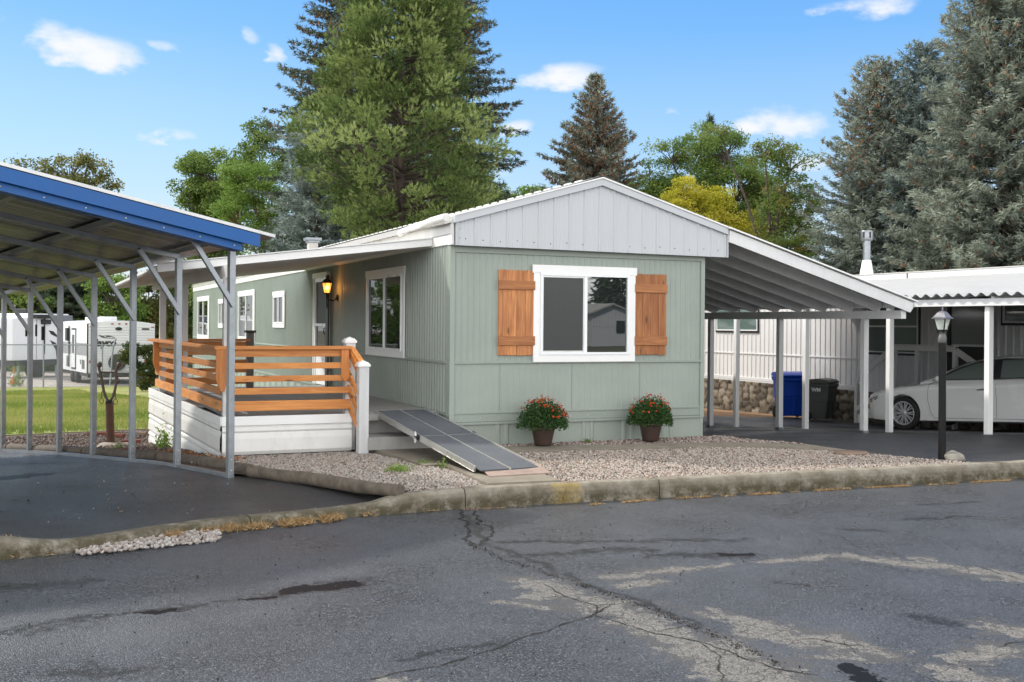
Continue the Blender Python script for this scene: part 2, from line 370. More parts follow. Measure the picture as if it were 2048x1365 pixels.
def tag(o, label=None, cat=None, group=None, kind=None):
    if label: o['label'] = label
    if cat: o['category'] = cat
    if group: o['group'] = group
    if kind: o['kind'] = kind
    return o
def thing(name, label, cat, loc=(0, 0, 0), rz=0, group=None, M4=None):
    o = bpy.data.objects.new(name, None); col.objects.link(o); o.empty_display_size = .2
    if M4 is not None: o.matrix_world = M4
    else: o.location = loc; o.rotation_euler = (0, 0, rz)
    ORG[o] = Vector(loc); return tag(o, label, cat, group)
def copy_tree(o, parent=None):
    c = o.copy(); col.objects.link(c); c.parent = parent
    for ch in list(o.children): copy_tree(ch, c)
    return c
def nmesh(name, V, F, mats, tone=None, parent=None, midx=None, smooth=False):
    """fast mesh from numpy arrays; F is (n,k). world coordinates"""
    off = ORG.get(parent, Vector((0, 0, 0))) if parent is not None else Vector((0, 0, 0))
    V = np.asarray(V, np.float32) - np.array(off, np.float32)
    me = bpy.data.meshes.new(name); n, k = F.shape
    me.vertices.add(len(V)); me.vertices.foreach_set('co', V.ravel())
    me.loops.add(n * k); me.loops.foreach_set('vertex_index', F.astype(np.int32).ravel())
    me.polygons.add(n); me.polygons.foreach_set('loop_start', np.arange(0, n * k, k, dtype=np.int32))
    me.polygons.foreach_set('loop_total', np.full(n, k, np.int32))
    for m in (mats if isinstance(mats, (list, tuple)) else [mats]): me.materials.append(m)
    if midx is not None: me.polygons.foreach_set('material_index', midx.astype(np.int32))
    if smooth: me.polygons.foreach_set('use_smooth', np.ones(n, bool))
    if tone is not None:
        a = me.attributes.new('tone', 'FLOAT', 'FACE'); a.data.foreach_set('value', np.asarray(tone, np.float32))
    me.update(calc_edges=True); me.validate()
    o = bpy.data.objects.new(name, me); col.objects.link(o)
    if parent is not None: o.parent = parent
    ORG[o] = off; return o
def ground_patch(name, poly, zf, mat, step=.5, kind='structure', thick=0):
    bm = bmesh.new(); vs = [bm.verts.new((x, y, 0)) for x, y in poly]; bm.faces.new(vs)
    xs = [p[0] for p in poly]; ys = [p[1] for p in poly]
    def cuts(lo, hi):
        c = []; x = lo + step
        while x < hi: c.append(x); x += step
        return c
    for x in cuts(min(xs), max(xs)):
        bmesh.ops.bisect_plane(bm, geom=bm.verts[:] + bm.edges[:] + bm.faces[:], plane_co=(x, 0, 0), plane_no=(1, 0, 0))
    for y in cuts(min(ys), max(ys)):
        bmesh.ops.bisect_plane(bm, geom=bm.verts[:] + bm.edges[:] + bm.faces[:], plane_co=(0, y, 0), plane_no=(0, 1, 0))
    bmesh.ops.triangulate(bm, faces=bm.faces[:])
    for v in bm.verts: v.co.z = zf(v.co.x, v.co.y)
    for f in bm.faces:
        f.normal_update()
        if f.normal.z < 0: f.normal_flip()
        f.smooth = True
    if thick:
        r = bmesh.ops.extrude_face_region(bm, geom=bm.faces[:])
        for v in [e for e in r['geom'] if isinstance(e, bmesh.types.BMVert)]: v.co.z += 0
        tops = set(e for e in r['geom'] if isinstance(e, bmesh.types.BMVert))
        for v in bm.verts:
            if v not in tops: v.co.z -= thick
        bmesh.ops.recalc_face_normals(bm, faces=bm.faces[:])
        for f in bm.faces: f.smooth = False
    me = bpy.data.meshes.new(name); bm.to_mesh(me); bm.free(); me.materials.append(mat)
    o = bpy.data.objects.new(name, me); col.objects.link(o)
    if kind: o['kind'] = kind
    return o
def text_mesh(s, size, mat, name, parent, T, bold=.0, shear=0, depth=.002, world=True, align='CENTER'):
    c = bpy.data.curves.new('t', 'FONT'); c.body = s; c.size = size; c.offset = bold; c.shear = shear; c.extrude = depth; c.align_x = align; c.align_y = 'CENTER'
    o = bpy.data.objects.new('t', c); col.objects.link(o)
    dg = bpy.context.evaluated_depsgraph_get(); me = bpy.data.meshes.new_from_object(o.evaluated_get(dg))
    bpy.data.objects.remove(o); off = ORG.get(parent, Vector((0, 0, 0))) if world else Vector((0, 0, 0))
    me.transform(T); me.transform(Matrix.Translation(-off)); me.materials.clear(); me.materials.append(mat); me.name = name
    ob = bpy.data.objects.new(name, me); col.objects.link(ob); ob.parent = parent; ORG[ob] = off; return ob
def frame(o, u, v, w_):
    u, v, w_ = Vector(u), Vector(v), Vector(w_)
    return Matrix(((u.x, v.x, w_.x, o[0]), (u.y, v.y, w_.y, o[1]), (u.z, v.z, w_.z, o[2]), (0, 0, 0, 1)))
def gp(u, v, z=0.0):
    d = pixdir(u, v); t = (z - CAM.z) / d.z; p = CAM + d * t; return (p.x, p.y)
def gpt(u, v):
    d = pixdir(u, v); t = 3.0
    while t < 200:
        p = CAM + d * t
        if p.z < gz(p.x, p.y): return (p.x, p.y)
        t += .02
    return (p.x, p.y)
# ------------------------------------------------------------------ ground surfaces
def capmask(nt, vec, segs, soft=.5, nz=None, namp=.6):
    """1 inside rounded segments [(ax,ay,bx,by,r)], ragged by noise"""
    tot = None
    def vm(op, a, b=None):
        n = nt.nodes.new('ShaderNodeVectorMath'); n.operation = op
        for i, v in enumerate((a, b)):
            if v is None: continue
            if isinstance(v, tuple): n.inputs[i].default_value = v
            else: nt.links.new(v, n.inputs[i])
        return n
    for ax, ay, bx, by, r in segs:
        p = vm('SUBTRACT', vec, (ax, ay, 0)).outputs[0]; ba = (bx - ax, by - ay, 0); L2 = max(1e-6, ba[0] ** 2 + ba[1] ** 2)
        t = nmath(nt, 'MULTIPLY', vm('DOT_PRODUCT', p, ba).outputs['Value'], 1 / L2, True)
        sc = vm('SCALE', ba); nt.links.new(t, sc.inputs['Scale'])
        d = vm('LENGTH', vm('SUBTRACT', p, sc.outputs[0]).outputs[0]).outputs['Value']
        m = nmath(nt, 'SUBTRACT', 1.0, nmath(nt, 'MULTIPLY', d, 1 / r))
        tot = m if tot is None else nmath(nt, 'MAXIMUM', tot, m)
    if nz is not None:
        tot = nmath(nt, 'ADD', tot, nmath(nt, 'MULTIPLY', nmath(nt, 'SUBTRACT', nz, .5), namp * 2))
    mr = nt.nodes.new('ShaderNodeMapRange'); mr.interpolation_type = 'SMOOTHSTEP'; nt.links.new(tot, mr.inputs[0])
    mr.inputs[1].default_value = 0.0; mr.inputs[2].default_value = soft; return mr.outputs[0]
def flatten(nt, vec):
    n = nt.nodes.new('ShaderNodeVectorMath'); n.operation = 'MULTIPLY'; nt.links.new(vec, n.inputs[0]); n.inputs[1].default_value = (1, 1, 0); return n.outputs[0]
def pxseg(a, b, r, z=-.18):
    p = gp(*a, z); q = gp(*b, z); return (*p, *q, r)
def asphalt(name, base=(.056, .060, .068), patches=(), puddles=(), damp=(), rbase=.42, bdist=.009):
    m, nt, b = mk(name); v = nmap(nt)
    wn_ = nt.nodes.new('ShaderNodeTexNoise'); wn_.inputs['Scale'].default_value = 3.2; wn_.inputs['Detail'].default_value = 8; wn_.inputs['Roughness'].default_value = .68; nt.links.new(v, wn_.inputs['Vector'])
    w1 = nt.nodes.new('ShaderNodeVectorMath'); w1.operation = 'SUBTRACT'; nt.links.new(wn_.outputs['Color'], w1.inputs[0]); w1.inputs[1].default_value = (.5, .5, .5)
    w2 = nt.nodes.new('ShaderNodeVectorMath'); w2.operation = 'SCALE'; nt.links.new(w1.outputs[0], w2.inputs[0]); w2.inputs['Scale'].default_value = .42
    w3 = nt.nodes.new('ShaderNodeVectorMath'); w3.operation = 'ADD'; nt.links.new(v, w3.inputs[0]); nt.links.new(w2.outputs[0], w3.inputs[1]); vf = flatten(nt, w3.outputs[0])
    f1 = nnoise(nt, v, 1.1, 6, .6); f3 = nnoise(nt, v, 6, 6, .7)
    vg = nt.nodes.new('ShaderNodeTexVoronoi'); vg.inputs['Scale'].default_value = 120; nt.links.new(v, vg.inputs['Vector'])
    sg = nt.nodes.new('ShaderNodeSeparateColor'); nt.links.new(vg.outputs['Color'], sg.inputs[0]); f2 = sg.outputs[0]
    fh = nmath(nt, 'ADD', nmath(nt, 'MULTIPLY', f2, .6), nmath(nt, 'MULTIPLY', vg.outputs['Distance'], -.5))
    c = nramp(nt, f2, [(.0, tuple(x * .2 for x in base)), (.5, tuple(x * .85 for x in base)), (.88, tuple(x * 1.4 for x in base)), (1, tuple(x * 2.9 for x in base))])
    c = nmix(nt, nramp(nt, f1, [(.35, (0, 0, 0)), (.75, (.5, .5, .5))]), c, tuple(x * 1.7 for x in base))
    rough = nramp(nt, f1, [(.3, (rbase - .14,) * 3), (.7, (rbase + .12,) * 3)])
    h = nmath(nt, 'ADD', fh, nmath(nt, 'MULTIPLY', f3, .35))
    hs = None
    if patches:
        msk = capmask(nt, vf, patches, .22, nnoise(nt, v, 4.5, 10, .8), 4.2)
        halo = capmask(nt, vf, [(p[0], p[1], p[2], p[3], p[4] * 2.2) for p in patches], .8, nnoise(nt, v, 3, 8, .75), 2.0)
        c = nmix(nt, nmath(nt, 'MULTIPLY', halo, .75), c, (.070, .066, .060)); rough = nmix(nt, nmath(nt, 'MULTIPLY', halo, .75), rough, (.75, .75, .75))
        dry = nramp(nt, f2, [(.0, (.07, .064, .058)), (.4, (.145, .138, .128)), (1., (.235, .225, .21))])
        # hairline crazing inside the dry patches
        vo = nt.nodes.new('ShaderNodeTexVoronoi'); vo.feature = 'DISTANCE_TO_EDGE'; vo.inputs['Scale'].default_value = 5.5
        dn = nt.nodes.new('ShaderNodeVectorMath'); dn.operation = 'ADD'; nzc = nt.nodes.new('ShaderNodeTexNoise'); nzc.inputs['Scale'].default_value = 7; nzc.inputs['Detail'].default_value = 5
        nt.links.new(v, nzc.inputs['Vector']); sc = nt.nodes.new('ShaderNodeVectorMath'); sc.operation = 'SCALE'; sc.inputs['Scale'].default_value = .16
        nt.links.new(nzc.outputs['Color'], sc.inputs[0]); nt.links.new(v, dn.inputs[0]); nt.links.new(sc.outputs[0], dn.inputs[1]); nt.links.new(dn.outputs[0], vo.inputs['Vector'])
        ck = nramp(nt, vo.outputs['Distance'], [(.004, (.9, .9, .9)), (.03, (0, 0, 0))])
        dry = nmix(nt, ck, dry, (.03, .028, .025))
        c = nmix(nt, nmath(nt, 'MULTIPLY', msk, .88), c, dry); rough = nmix(nt, msk, rough, (.88, .88, .88))
    if damp:
        mk2 = capmask(nt, vf, damp, .9, nnoise(nt, v, 18, 8, .85), 4.0)
        c = nmix(nt, nmath(nt, 'MULTIPLY', mk2, .92), c, (.008, .007, .006)); rough = nmix(nt, mk2, rough, (.30, .30, .30))
    hh = h
    if puddles:
        mk3 = capmask(nt, vf, puddles, .14, nnoise(nt, v, 11, 8, .8), 1.2)
        c = nmix(nt, mk3, c, (.011, .009, .008)); rough = nmix(nt, mk3, rough, (.42, .42, .42)); nt.links.new(nmath(nt, 'SUBTRACT', .55, nmath(nt, 'MULTIPLY', mk3, .46)), b.inputs['Specular IOR Level'])
        hh = nmath(nt, 'MULTIPLY', h, nmath(nt, 'SUBTRACT', 1.0, mk3))
    nt.links.new(c, b.inputs['Base Color']); nt.links.new(rough, b.inputs['Roughness'])
    if not puddles: b.inputs['Specular IOR Level'].default_value = .55
    nbump(nt, b, hh, .9, bdist); return m
STN = lambda cs, name: tonemat(name, cs)
def build_ground():
    cap = []
    # base terrain: one sheet to the horizon
    def soil(name, c1, c2, c3, s=3):
        m, nt, b = mk(name); v = nmap(nt); f = nnoise(nt, v, s, 8, .7); f2 = nnoise(nt, v, 45, 5, .7)
        c = nramp(nt, f, [(.3, c1), (.5, c2), (.7, c3)]); c = nmix(nt, .6, c, nramp(nt, f2, [(.25, (.15,) * 3), (.75, (.9,) * 3)]), 'OVERLAY')
        nt.links.new(c, b.inputs['Base Color']); b.inputs['Roughness'].default_value = .9; nbump(nt, b, f2, .8, .02); return m
    dirt = soil('dirt', (.05, .034, .026), (.09, .062, .046), (.14, .095, .07))
    field = soil('field', (.06, .055, .03), (.10, .09, .05), (.13, .10, .06), .4)
    xs = sorted(set([-400, -200, -100, -60, -40, -30] + list(np.arange(-24, 32, 1.0)) + [36, 45, 60, 100, 200, 400]))
    ys = sorted(set([-400, -200, -100, -60, -40, -30, -24, -20, -16, -12, -9, -7, -5, -4.2] + list(np.arange(-3.4, 14, .6)) + [16, 20, 24, 28, 32, 36, 40, 46, 52, 60, 80, 120, 200, 400]))
    X, Y = np.meshgrid(xs, ys); Z = g(X, Y) - np.where((Y < -3.0) | ((Y < -1.2) & (X < -.9)), .32, .085); n, m_ = X.shape
    V = np.stack([X.ravel(), Y.ravel(), Z.ravel()], 1); idx = np.arange(n * m_).reshape(n, m_)
    F = np.stack([idx[:-1, :-1], idx[:-1, 1:], idx[1:, 1:], idx[1:, :-1]], -1).reshape(-1, 4)
    o = nmesh('ground', V, F, field, smooth=True); tag(o, kind='structure')
    # road
    PT = [pxseg((1075, 1165), (1240, 1225), .13), pxseg((1240, 1225), (1420, 1300), .16), pxseg((1400, 1290), (1580, 1375), .20), pxseg((1150, 1190), (1060, 1195), .08),
          pxseg((1440, 1232), (1560, 1262), .10), pxseg((1540, 1262), (1690, 1300), .14), pxseg((1650, 1290), (1780, 1308), .10),
          pxseg((1220, 1155), (1340, 1143), .07), pxseg((1360, 1139), (1455, 1130), .05), pxseg((1525, 1126), (1700, 1108), .06), pxseg((1700, 1112), (1820, 1130), .10),
          pxseg((1860, 1128), (2060, 1160), .12), pxseg((1250, 1172), (1300, 1165), .07), pxseg((1880, 1338), (2000, 1375), .10), pxseg((1900, 1318), (2020, 1300), .08), pxseg((2010, 1258), (2080, 1270), .10),
          pxseg((770, 1362), (800, 1366), .05), pxseg((1010, 1205), (1090, 1215), .05)]
    PD = [pxseg((585, 1182), (700, 1168), .10), pxseg((300, 1228), (350, 1218), .045), pxseg((1440, 1110), (1495, 1108), .05), pxseg((500, 1200), (560, 1195), .04), pxseg((1690, 1330), (1730, 1362), .05)]
    DM = [pxseg((-80, 1282), (190, 1236), .13), pxseg((200, 1236), (480, 1200), .07), pxseg((540, 1192), (720, 1166), .18), pxseg((1040, 1112), (1300, 1098), .10), pxseg((1300, 1110), (1500, 1112), .12),
          pxseg((1000, 1085), (1500, 1080), .08), pxseg((1690, 1058), (1760, 1062), .08), pxseg((1800, 1040), (1950, 1033), .06), pxseg((1230, 1000), (1400, 990), .05), pxseg((1840, 1010), (1960, 1005), .05),
          pxseg((150, 1340), (260, 1345), .12), pxseg((-50, 1180), (160, 1165), .16), pxseg((1840, 1230), (1910, 1250), .08), pxseg((1560, 1165), (1600, 1170), .04), pxseg((800, 1320), (1000, 1290), .05),
          pxseg((940, 1035), (965, 1085), .05), pxseg((965, 1085), (1130, 1150), .05), pxseg((1130, 1150), (1400, 1250), .045)]
    road = asphalt('wet_asphalt_road', patches=PT, puddles=PD, damp=DM, rbase=.33)
    pts = [(-60, -3.9), (-6.2, -3.95), (-4.83, -3.88), (-4.34, -3.80), (-3.4, -3.38), (-2.1, -3.16), (-1.02, -3.10), (9, -3.74), (60, -7.0), (60, -10.6), (60, -22), (-60, -16.5)]
    ground_patch('road', pts, lambda x, y: -.18, road, 4)
    # cracks in the road
    crk = paint('crack_dark', (.010, .009, .008), .9, .2, 20)  # flat dark colour of the crack ribbons
    def crack(pix, wd, seed, jag=.012):
        rnd = random.Random(seed); P = [Vector((*gp(u, v, -.18), 0)) for u, v in pix]; pp = []
        for a, b in zip(P[:-1], P[1:]):
            k = max(2, int((b - a).length / .035))
            for i in range(k): pp.append(a.lerp(b, i / k))
        pp.append(P[-1]); vs = []; fs = []
        off = 0
        for i, p in enumerate(pp):
            d = (pp[min(i + 1, len(pp) - 1)] - pp[max(i - 1, 0)]).normalized(); nn = Vector((-d.y, d.x, 0))
            off = off * .8 + rnd.uniform(-jag, jag); wv = wd * rnd.uniform(.35, 1.25) * min(1, .25 + i / 6, .25 + (len(pp) - 1 - i) / 6)
            c = p + nn * off; vs += [(c.x - nn.x * wv, c.y - nn.y * wv, -.1765), (c.x + nn.x * wv, c.y + nn.y * wv, -.1765)]
        for i in range(len(pp) - 1): fs.append((2 * i, 2 * i + 1, 2 * i + 3, 2 * i + 2))
        mb.add(vs, fs)
    mb = MB()
    crack([(700, 1366), (790, 1348), (880, 1335), (990, 1300), (1090, 1265), (1165, 1238), (1205, 1222), (1228, 1208)], .006, 3)
    crack([(1085, 1165), (1130, 1195), (1185, 1212), (1190, 1232), (1290, 1262), (1400, 1285), (1440, 1310), (1450, 1366)], .005, 4)
    crack([(1400, 1285), (1500, 1322), (1560, 1340), (1640, 1352)], .006, 5); crack([(1300, 1265), (1380, 1250)], .004, 6)
    crack([(1590, 1283), (1630, 1276), (1700, 1290), (1770, 1300)], .005, 7); crack([(1690, 1283), (1715, 1310)], .004, 8)
    crack([(1620, 1062), (1680, 1072), (1710, 1090), (1730, 1102)], .004, 9); crack([(1360, 1155), (1370, 1140)], .006, 10)
    crack([(1950, 1133), (2010, 1150), (2060, 1165)], .004, 11); crack([(1990, 1300), (2010, 1288), (2060, 1280)], .005, 12); crack([(1870, 1325), (1925, 1330), (2000, 1335)], .004, 13)
    crack([(926, 1020), (930, 1045), (938, 1062), (930, 1080), (960, 1100)], .016, 14, .03); crack([(930, 1020), (960, 1050), (985, 1052), (970, 1075), (950, 1090)], .012, 15, .03)
    crack([(1185, 1212), (1260, 1205), (1300, 1212)], .004, 16)
    o = mb.build('road_crack', crk); tag(o, kind='structure')
    # loose chips in the gutter joint and here and there
    rnd = np.random.default_rng(5)
    pp = []
    jl = [gp(*p, -.18) for p in [(935, 1085), (1000, 1115), (1100, 1150), (1220, 1190), (1340, 1235), (1440, 1275), (1560, 1330)]]
    for a, b in zip(jl[:-1], jl[1:]):
        for i in range(90):
            t = rnd.random(); pp.append((a[0] + (b[0] - a[0]) * t + rnd.normal(0, .022), a[1] + (b[1] - a[1]) * t + rnd.normal(0, .022)))
    for i in range(900): pp.append((rnd.uniform(-6, 4), rnd.uniform(-9, -3.5)))
    pp = np.array(pp)
    stones('loose_chips', pp, lambda x, y: x * 0 - .178, .0028, .0075, [(.01, .01, .01), (.03, .028, .025), (.12, .10, .09)], 'small dark chips scattered on the wet road', seed=8)
    # left driveway
    dl = asphalt('wet_asphalt_drive', base=(.026, .026, .027), puddles=[(-5.2, -.6, -4.6, -.2, .16)], damp=[(-5.5, -1.2, -4.0, -.6, .7), (-5.5, 0, -3.6, 1.2, .9), (-6, 3, -4.6, 3.4, .6), (-5.0, -2.2, -3.2, -2.0, .4)], rbase=.38, bdist=.016)
    def zd(x, y):
        t = min(1, max(0, (-1.9 - y) / 1.2)); return gz(x, y) - .055 - .06 * t * t * (3 - 2 * t)
    ground_patch('driveway', [(-14, -3.85), (-4.85, -3.80), (-4.33, -3.72), (-3.4, -3.29), (-2.1, -3.09), (-1.45, -3.05), (-1.50, -2.75), (-1.80, -2.1), (-2.15, -1.40), (-2.6, -1.0), (-3.05, -.3), (-3.45, 1.3), (-3.95, 2.55), (-5.1, 5.9), (-5.7, 7.6), (-14, 7.6)], zd, dl, .5)
    pz = scatter([(-8, -3.6), (-4.6, -3.5), (-2.3, -3.0), (-2.3, -1.8), (-3.3, .4), (-5, 4.5), (-8, 4.5)], 700, 77)
    stones('loose_grit', pz, lambda x, y: g(x, y) - .055 - .06 * np.clip((-1.9 - y) / 1.2, 0, 1) ** 2 * (3 - 2 * np.clip((-1.9 - y) / 1.2, 0, 1)), .003, .010, [(.02, .018, .016), (.10, .06, .03), (.25, .22, .2), (.16, .09, .04)], 'grit and leaf crumbs scattered on the left drive', 78)
    # right driveway
    dr = asphalt('asphalt_drive_right', base=(.034, .035, .038), damp=[(4.2, .8, 6.2, 1.6, .5), (5, 3.2, 8, 3.0, .5)], rbase=.5)
    ground_patch('driveway_right', [(3.68, .10), (3.95, .05), (4.16, -.69), (4.36, -1.3), (4.42, -2.06), (4.72, -2.85), (4.98, -3.32), (9, -3.58), (16, -4.0), (22, -4.4), (22, 4), (14.58, 4.1), (14.58, 10.6), (3.68, 11.0)], lambda x, y: gz(x, y) - .03, dr, .5)
    # lawn, back lane
    m, nt, b = mk('lawn_grass'); v = nmap(nt); f = nnoise(nt, v, .55, 6, .65); f2 = nnoise(nt, nmap(nt, (1, 1, 1)), 30, 5, .75)
    c = nramp(nt, f, [(.3, (.15, .20, .035)), (.45, (.22, .27, .055)), (.58, (.31, .31, .09)), (.72, (.40, .34, .15))])
    c = nmix(nt, .5, c, nramp(nt, f2, [(.3, (.2,) * 3), (.7, (.8,) * 3)]), 'OVERLAY'); nt.links.new(c, b.inputs['Base Color']); b.inputs['Roughness'].default_value = .85
    nbump(nt, b, f2, .9, .04)
    ground_patch('lawn', [(-16, 8.6), (-4.95, 8.9), (-2.5, 9.45), (-.1, 9.6), (-.1, 23.3), (3.8, 23.3), (8, 23.3), (8, 36.3), (-16, 37.6)], lambda x, y: gz(x, y) - .02, m, 1.0)
    lane = soil('pale_gravel_lane', (.28, .245, .225), (.34, .305, .28), (.40, .36, .33), 1.2)
    ground_patch('lane', [(-40, 39), (-16, 37.6), (8, 36.3), (40, 34), (40, 58), (-40, 64)], lambda x, y: gz(x, y) - .015, lane, 2)
    ground_patch('bed', [(-2.1, -2.1), (-1.2, -1.2), (-1.0, .4), (-2.6, .4), (-2.9, 5.6), (-2.5, 9.6), (-5.4, 8.9), (-5.7, 7.6), (-5.1, 5.9), (-3.95, 2.55), (-3.45, 1.3), (-3.05, -.3), (-2.8, -1.1), (-2.45, -1.45)], lambda x, y: gz(x, y) - .03, dirt, .4)
    ground_patch('needle_litter', [(3.7, 11.0), (14.58, 10.6), (14.58, 26), (3.7, 26)], lambda x, y: gz(x, y) - .03, soil('needle_litter', (.16, .085, .045), (.26, .15, .08), (.34, .22, .12)), 1.0)
    # gravel: base sheet plus real stones
    gb = soil('gravel_base', (.20, .18, .165), (.32, .29, .27), (.42, .39, .36), 8)
    gbd = soil('mulch_base', (.06, .04, .03), (.13, .095, .075), (.22, .18, .15), 8)
    RB = [(-.02, -3.02), (4.98, -3.36), (4.74, -2.85), (4.42, -2.06), (4.15, -1.84), (3.43, -1.17), (2.0, -.98), (.74, -.78), (.2, -.75)]
    LB = [(-1.50, -3.02), (-.76, -2.97), (-.66, -1.55), (-.88, -1.6), (-1.0, .3), (-2.6, .3), (-2.70, -.85), (-2.50, -1.2), (-2.05, -2.1), (-1.72, -2.7)]
    MBD = [(.15, -.25), (.86, -.24), (2.0, -.50), (3.69, -.82), (4.36, -1.3), (4.16, -.69), (3.92, .05), (3.7, .1), (3.7, -.012), (0, -.012)]
    ground_patch('gravel_base', RB, lambda x, y: -.010, gb, .5); ground_patch('gravel_base', LB, lambda x, y: gz(x, y) - .010, gb, .4); ground_patch('mulch_base', MBD, lambda x, y: .004 + gz(x, y), gbd, .4)
    pale = [(.07, .052, .04), (.22, .18, .155), (.32, .275, .24), (.44, .40, .355), (.27, .175, .125), (.47, .43, .39), (.12, .11, .10)]
    stones('gravel', scatter(RB, 27000, 11), lambda x, y: x * 0 - .003, .007, .0165, pale, 'pale river gravel filling the bed behind the kerb', 12)
    stones('gravel', scatter(LB, 16000, 13), lambda x, y: g(x, y) - .003, .007, .0165, [(.10, .08, .065), (.25, .21, .18), (.34, .30, .265), (.44, .40, .37), (.27, .185, .14), (.40, .38, .355), (.13, .12, .11)], 'brownish gravel between the deck skirt and the kerb', 14)
    stones('wall_gravel', scatter(MBD, 6500, 15), lambda x, y: g(x, y) + .012 + .02 * np.exp(-((y + .12) / .2) ** 2), .009, .019, [(.07, .05, .04), (.16, .09, .07), (.32, .26, .23), (.42, .37, .34), (.12, .07, .055), (.48, .44, .41)], 'gravel mixed with dark bark strip along the green wall', 16)
    DB = [(-2.4, -1.0), (-2.62, .3), (-2.9, 5.6), (-2.6, 8.9), (-5.2, 8.4), (-5.2, 6.4), (-3.95, 2.75), (-3.42, 1.4), (-3.0, -.2), (-2.7, -.95)]
    stones('dirt_stones', scatter(DB, 5200, 17), lambda x, y: g(x, y) - .025, .010, .028, [(.05, .035, .03), (.11, .08, .07), (.20, .15, .13), (.10, .07, .05), (.28, .24, .22)], 'reddish dirt and small stones of the planting bed', 18)
    # white pebbles and dry weeds along the low kerb
    PB = [gp(*p, -.18) for p in [(150, 1106), (250, 1088), (380, 1068), (440, 1066), (440, 1084), (300, 1100), (160, 1114)]]
    stones('kerb_pebbles', scatter(PB, 800, 19), lambda x, y: x * 0 - .165, .010, .024, [(.22, .18, .16), (.32, .29, .265), (.42, .395, .37), (.28, .21, .18)], 'white pebbles piled at the foot of the low kerb', 20)
    dryw = [(.20, .12, .05), (.34, .22, .10), (.46, .34, .18), (.28, .13, .06), (.20, .19, .07)]
    def litter(name, pl, n, label, seed, r=.012, hgt=.03, cols=dryw):
        rg = np.random.default_rng(seed); P = [gp(*p, -.18) for p in pl]; C = []
        for a, b in zip(P[:-1], P[1:]):
            L = math.dist(a, b); k = max(1, int(n * L)); t = rg.random(k * 3); wv = np.sin(t * L * 7 + seed) + np.sin(t * L * 17 + a[0] * 3) * .7; t = t[wv > rg.uniform(-.9, 1.2, len(t))][:k]; k = len(t); s = rg.normal(0, r, k)
            C.append(np.stack([a[0] + (b[0] - a[0]) * t, a[1] + (b[1] - a[1]) * t + s, np.full(k, -.178) + rg.random(k) * hgt * .5], 1))
        C = np.concatenate(C); D = rg.normal(0, 1, C.shape); D[:, 2] = abs(D[:, 2]) * .7; V, F = blades(C, D, hgt, .006, rg)
        o = nmesh(name, V, F, STN(cols, name), rg.random(len(F))); tag(o, label, 'weeds', kind='stuff')
    litter('dry_weeds', [(330, 1076), (450, 1062), (560, 1053), (640, 1044), (720, 1031), (770, 1024)], 3600, 'tan dry weeds along the foot of the low driveway kerb', 21, .05, .05)
    litter('dry_leaves', [(1180, 1011), (1300, 1002), (1420, 995), (1560, 988)], 700, 'orange leaf litter along the road side of the kerb', 22, .014, .02)
    litter('dry_leaves', [(1580, 986), (1700, 979), (1900, 969), (2060, 960)], 600, 'orange leaf litter at the far right kerb foot', 23, .014, .02)
    litter('dry_leaves', [(-20, 1122), (50, 1114), (110, 1108)], 900, 'weeds and leaves by the raised kerb end at left', 24, .02, .05)
    litter('dry_leaves', [(770, 1026), (930, 1021), (1060, 1014)], 300, 'thin dry litter along the kerb beside the cracked joint', 25, .012, .015)
def scatter(poly, n, seed):
    rg = np.random.default_rng(seed); P = np.array(poly); lo, hi = P.min(0), P.max(0); out = []
    while sum(map(len, out)) < n:
        q = rg.random((n, 2)) * (hi - lo) + lo; ins = np.zeros(len(q), bool); j = len(P) - 1
        for i in range(len(P)):
            a, b = P[i], P[j]
            c = ((a[1] > q[:, 1]) != (b[1] > q[:, 1])) & (q[:, 0] < (b[0] - a[0]) * (q[:, 1] - a[1]) / (b[1] - a[1] + 1e-12) + a[0]); ins ^= c; j = i
        out.append(q[ins])
    return np.concatenate(out)[:n]
_ico = None
def ico():
    global _ico
    if _ico is None:
        bm = bmesh.new(); bmesh.ops.create_icosphere(bm, subdivisions=1, radius=1); bm.verts.index_update()
        _ico = (np.array([v.co[:] for v in bm.verts]), np.array([[v.index for v in f.verts] for f in bm.faces])); bm.free()
    return _ico
def rotmats(n, rg):
    q = rg.normal(size=(n, 4)); q /= np.linalg.norm(q, axis=1)[:, None]; a, b, c, d = q.T
    return np.stack([np.stack([1 - 2 * (c * c + d * d), 2 * (b * c - a * d), 2 * (b * d + a * c)], -1), np.stack([2 * (b * c + a * d), 1 - 2 * (b * b + d * d), 2 * (c * d - a * b)], -1), np.stack([2 * (b * d - a * c), 2 * (c * d + a * b), 1 - 2 * (b * b + c * c)], -1)], 1)
def stones(name, P, zf, r0, r1, cols, label, seed=1):
    rg = np.random.default_rng(seed); n = len(P); V0_, F0 = ico()
    r = r0 + (r1 - r0) * rg.random(n) ** 1.5; S = np.stack([r * rg.uniform(.8, 1.3, n), r * rg.uniform(.7, 1.0, n), r * rg.uniform(.5, .8, n)], 1)
    Rm = rotmats(n, rg); jit = rg.uniform(.85, 1.15, (n, len(V0_), 1)); loc = V0_[None] * jit * S[:, None]
    V = np.einsum('nij,nkj->nki', Rm, loc); z = zf(P[:, 0], P[:, 1]) + r * rg.uniform(-.1, .5, n)
    V += np.stack([P[:, 0], P[:, 1], z], 1)[:, None]
    F = (F0[None] + (np.arange(n) * len(V0_))[:, None, None]).reshape(-1, 3)
    tone = np.repeat(rg.random(n), len(F0)); o = nmesh(name, V.reshape(-1, 3), F, STN(cols, name + '_stone'), tone, smooth=True)
    return tag(o, label, 'gravel', kind='stuff')
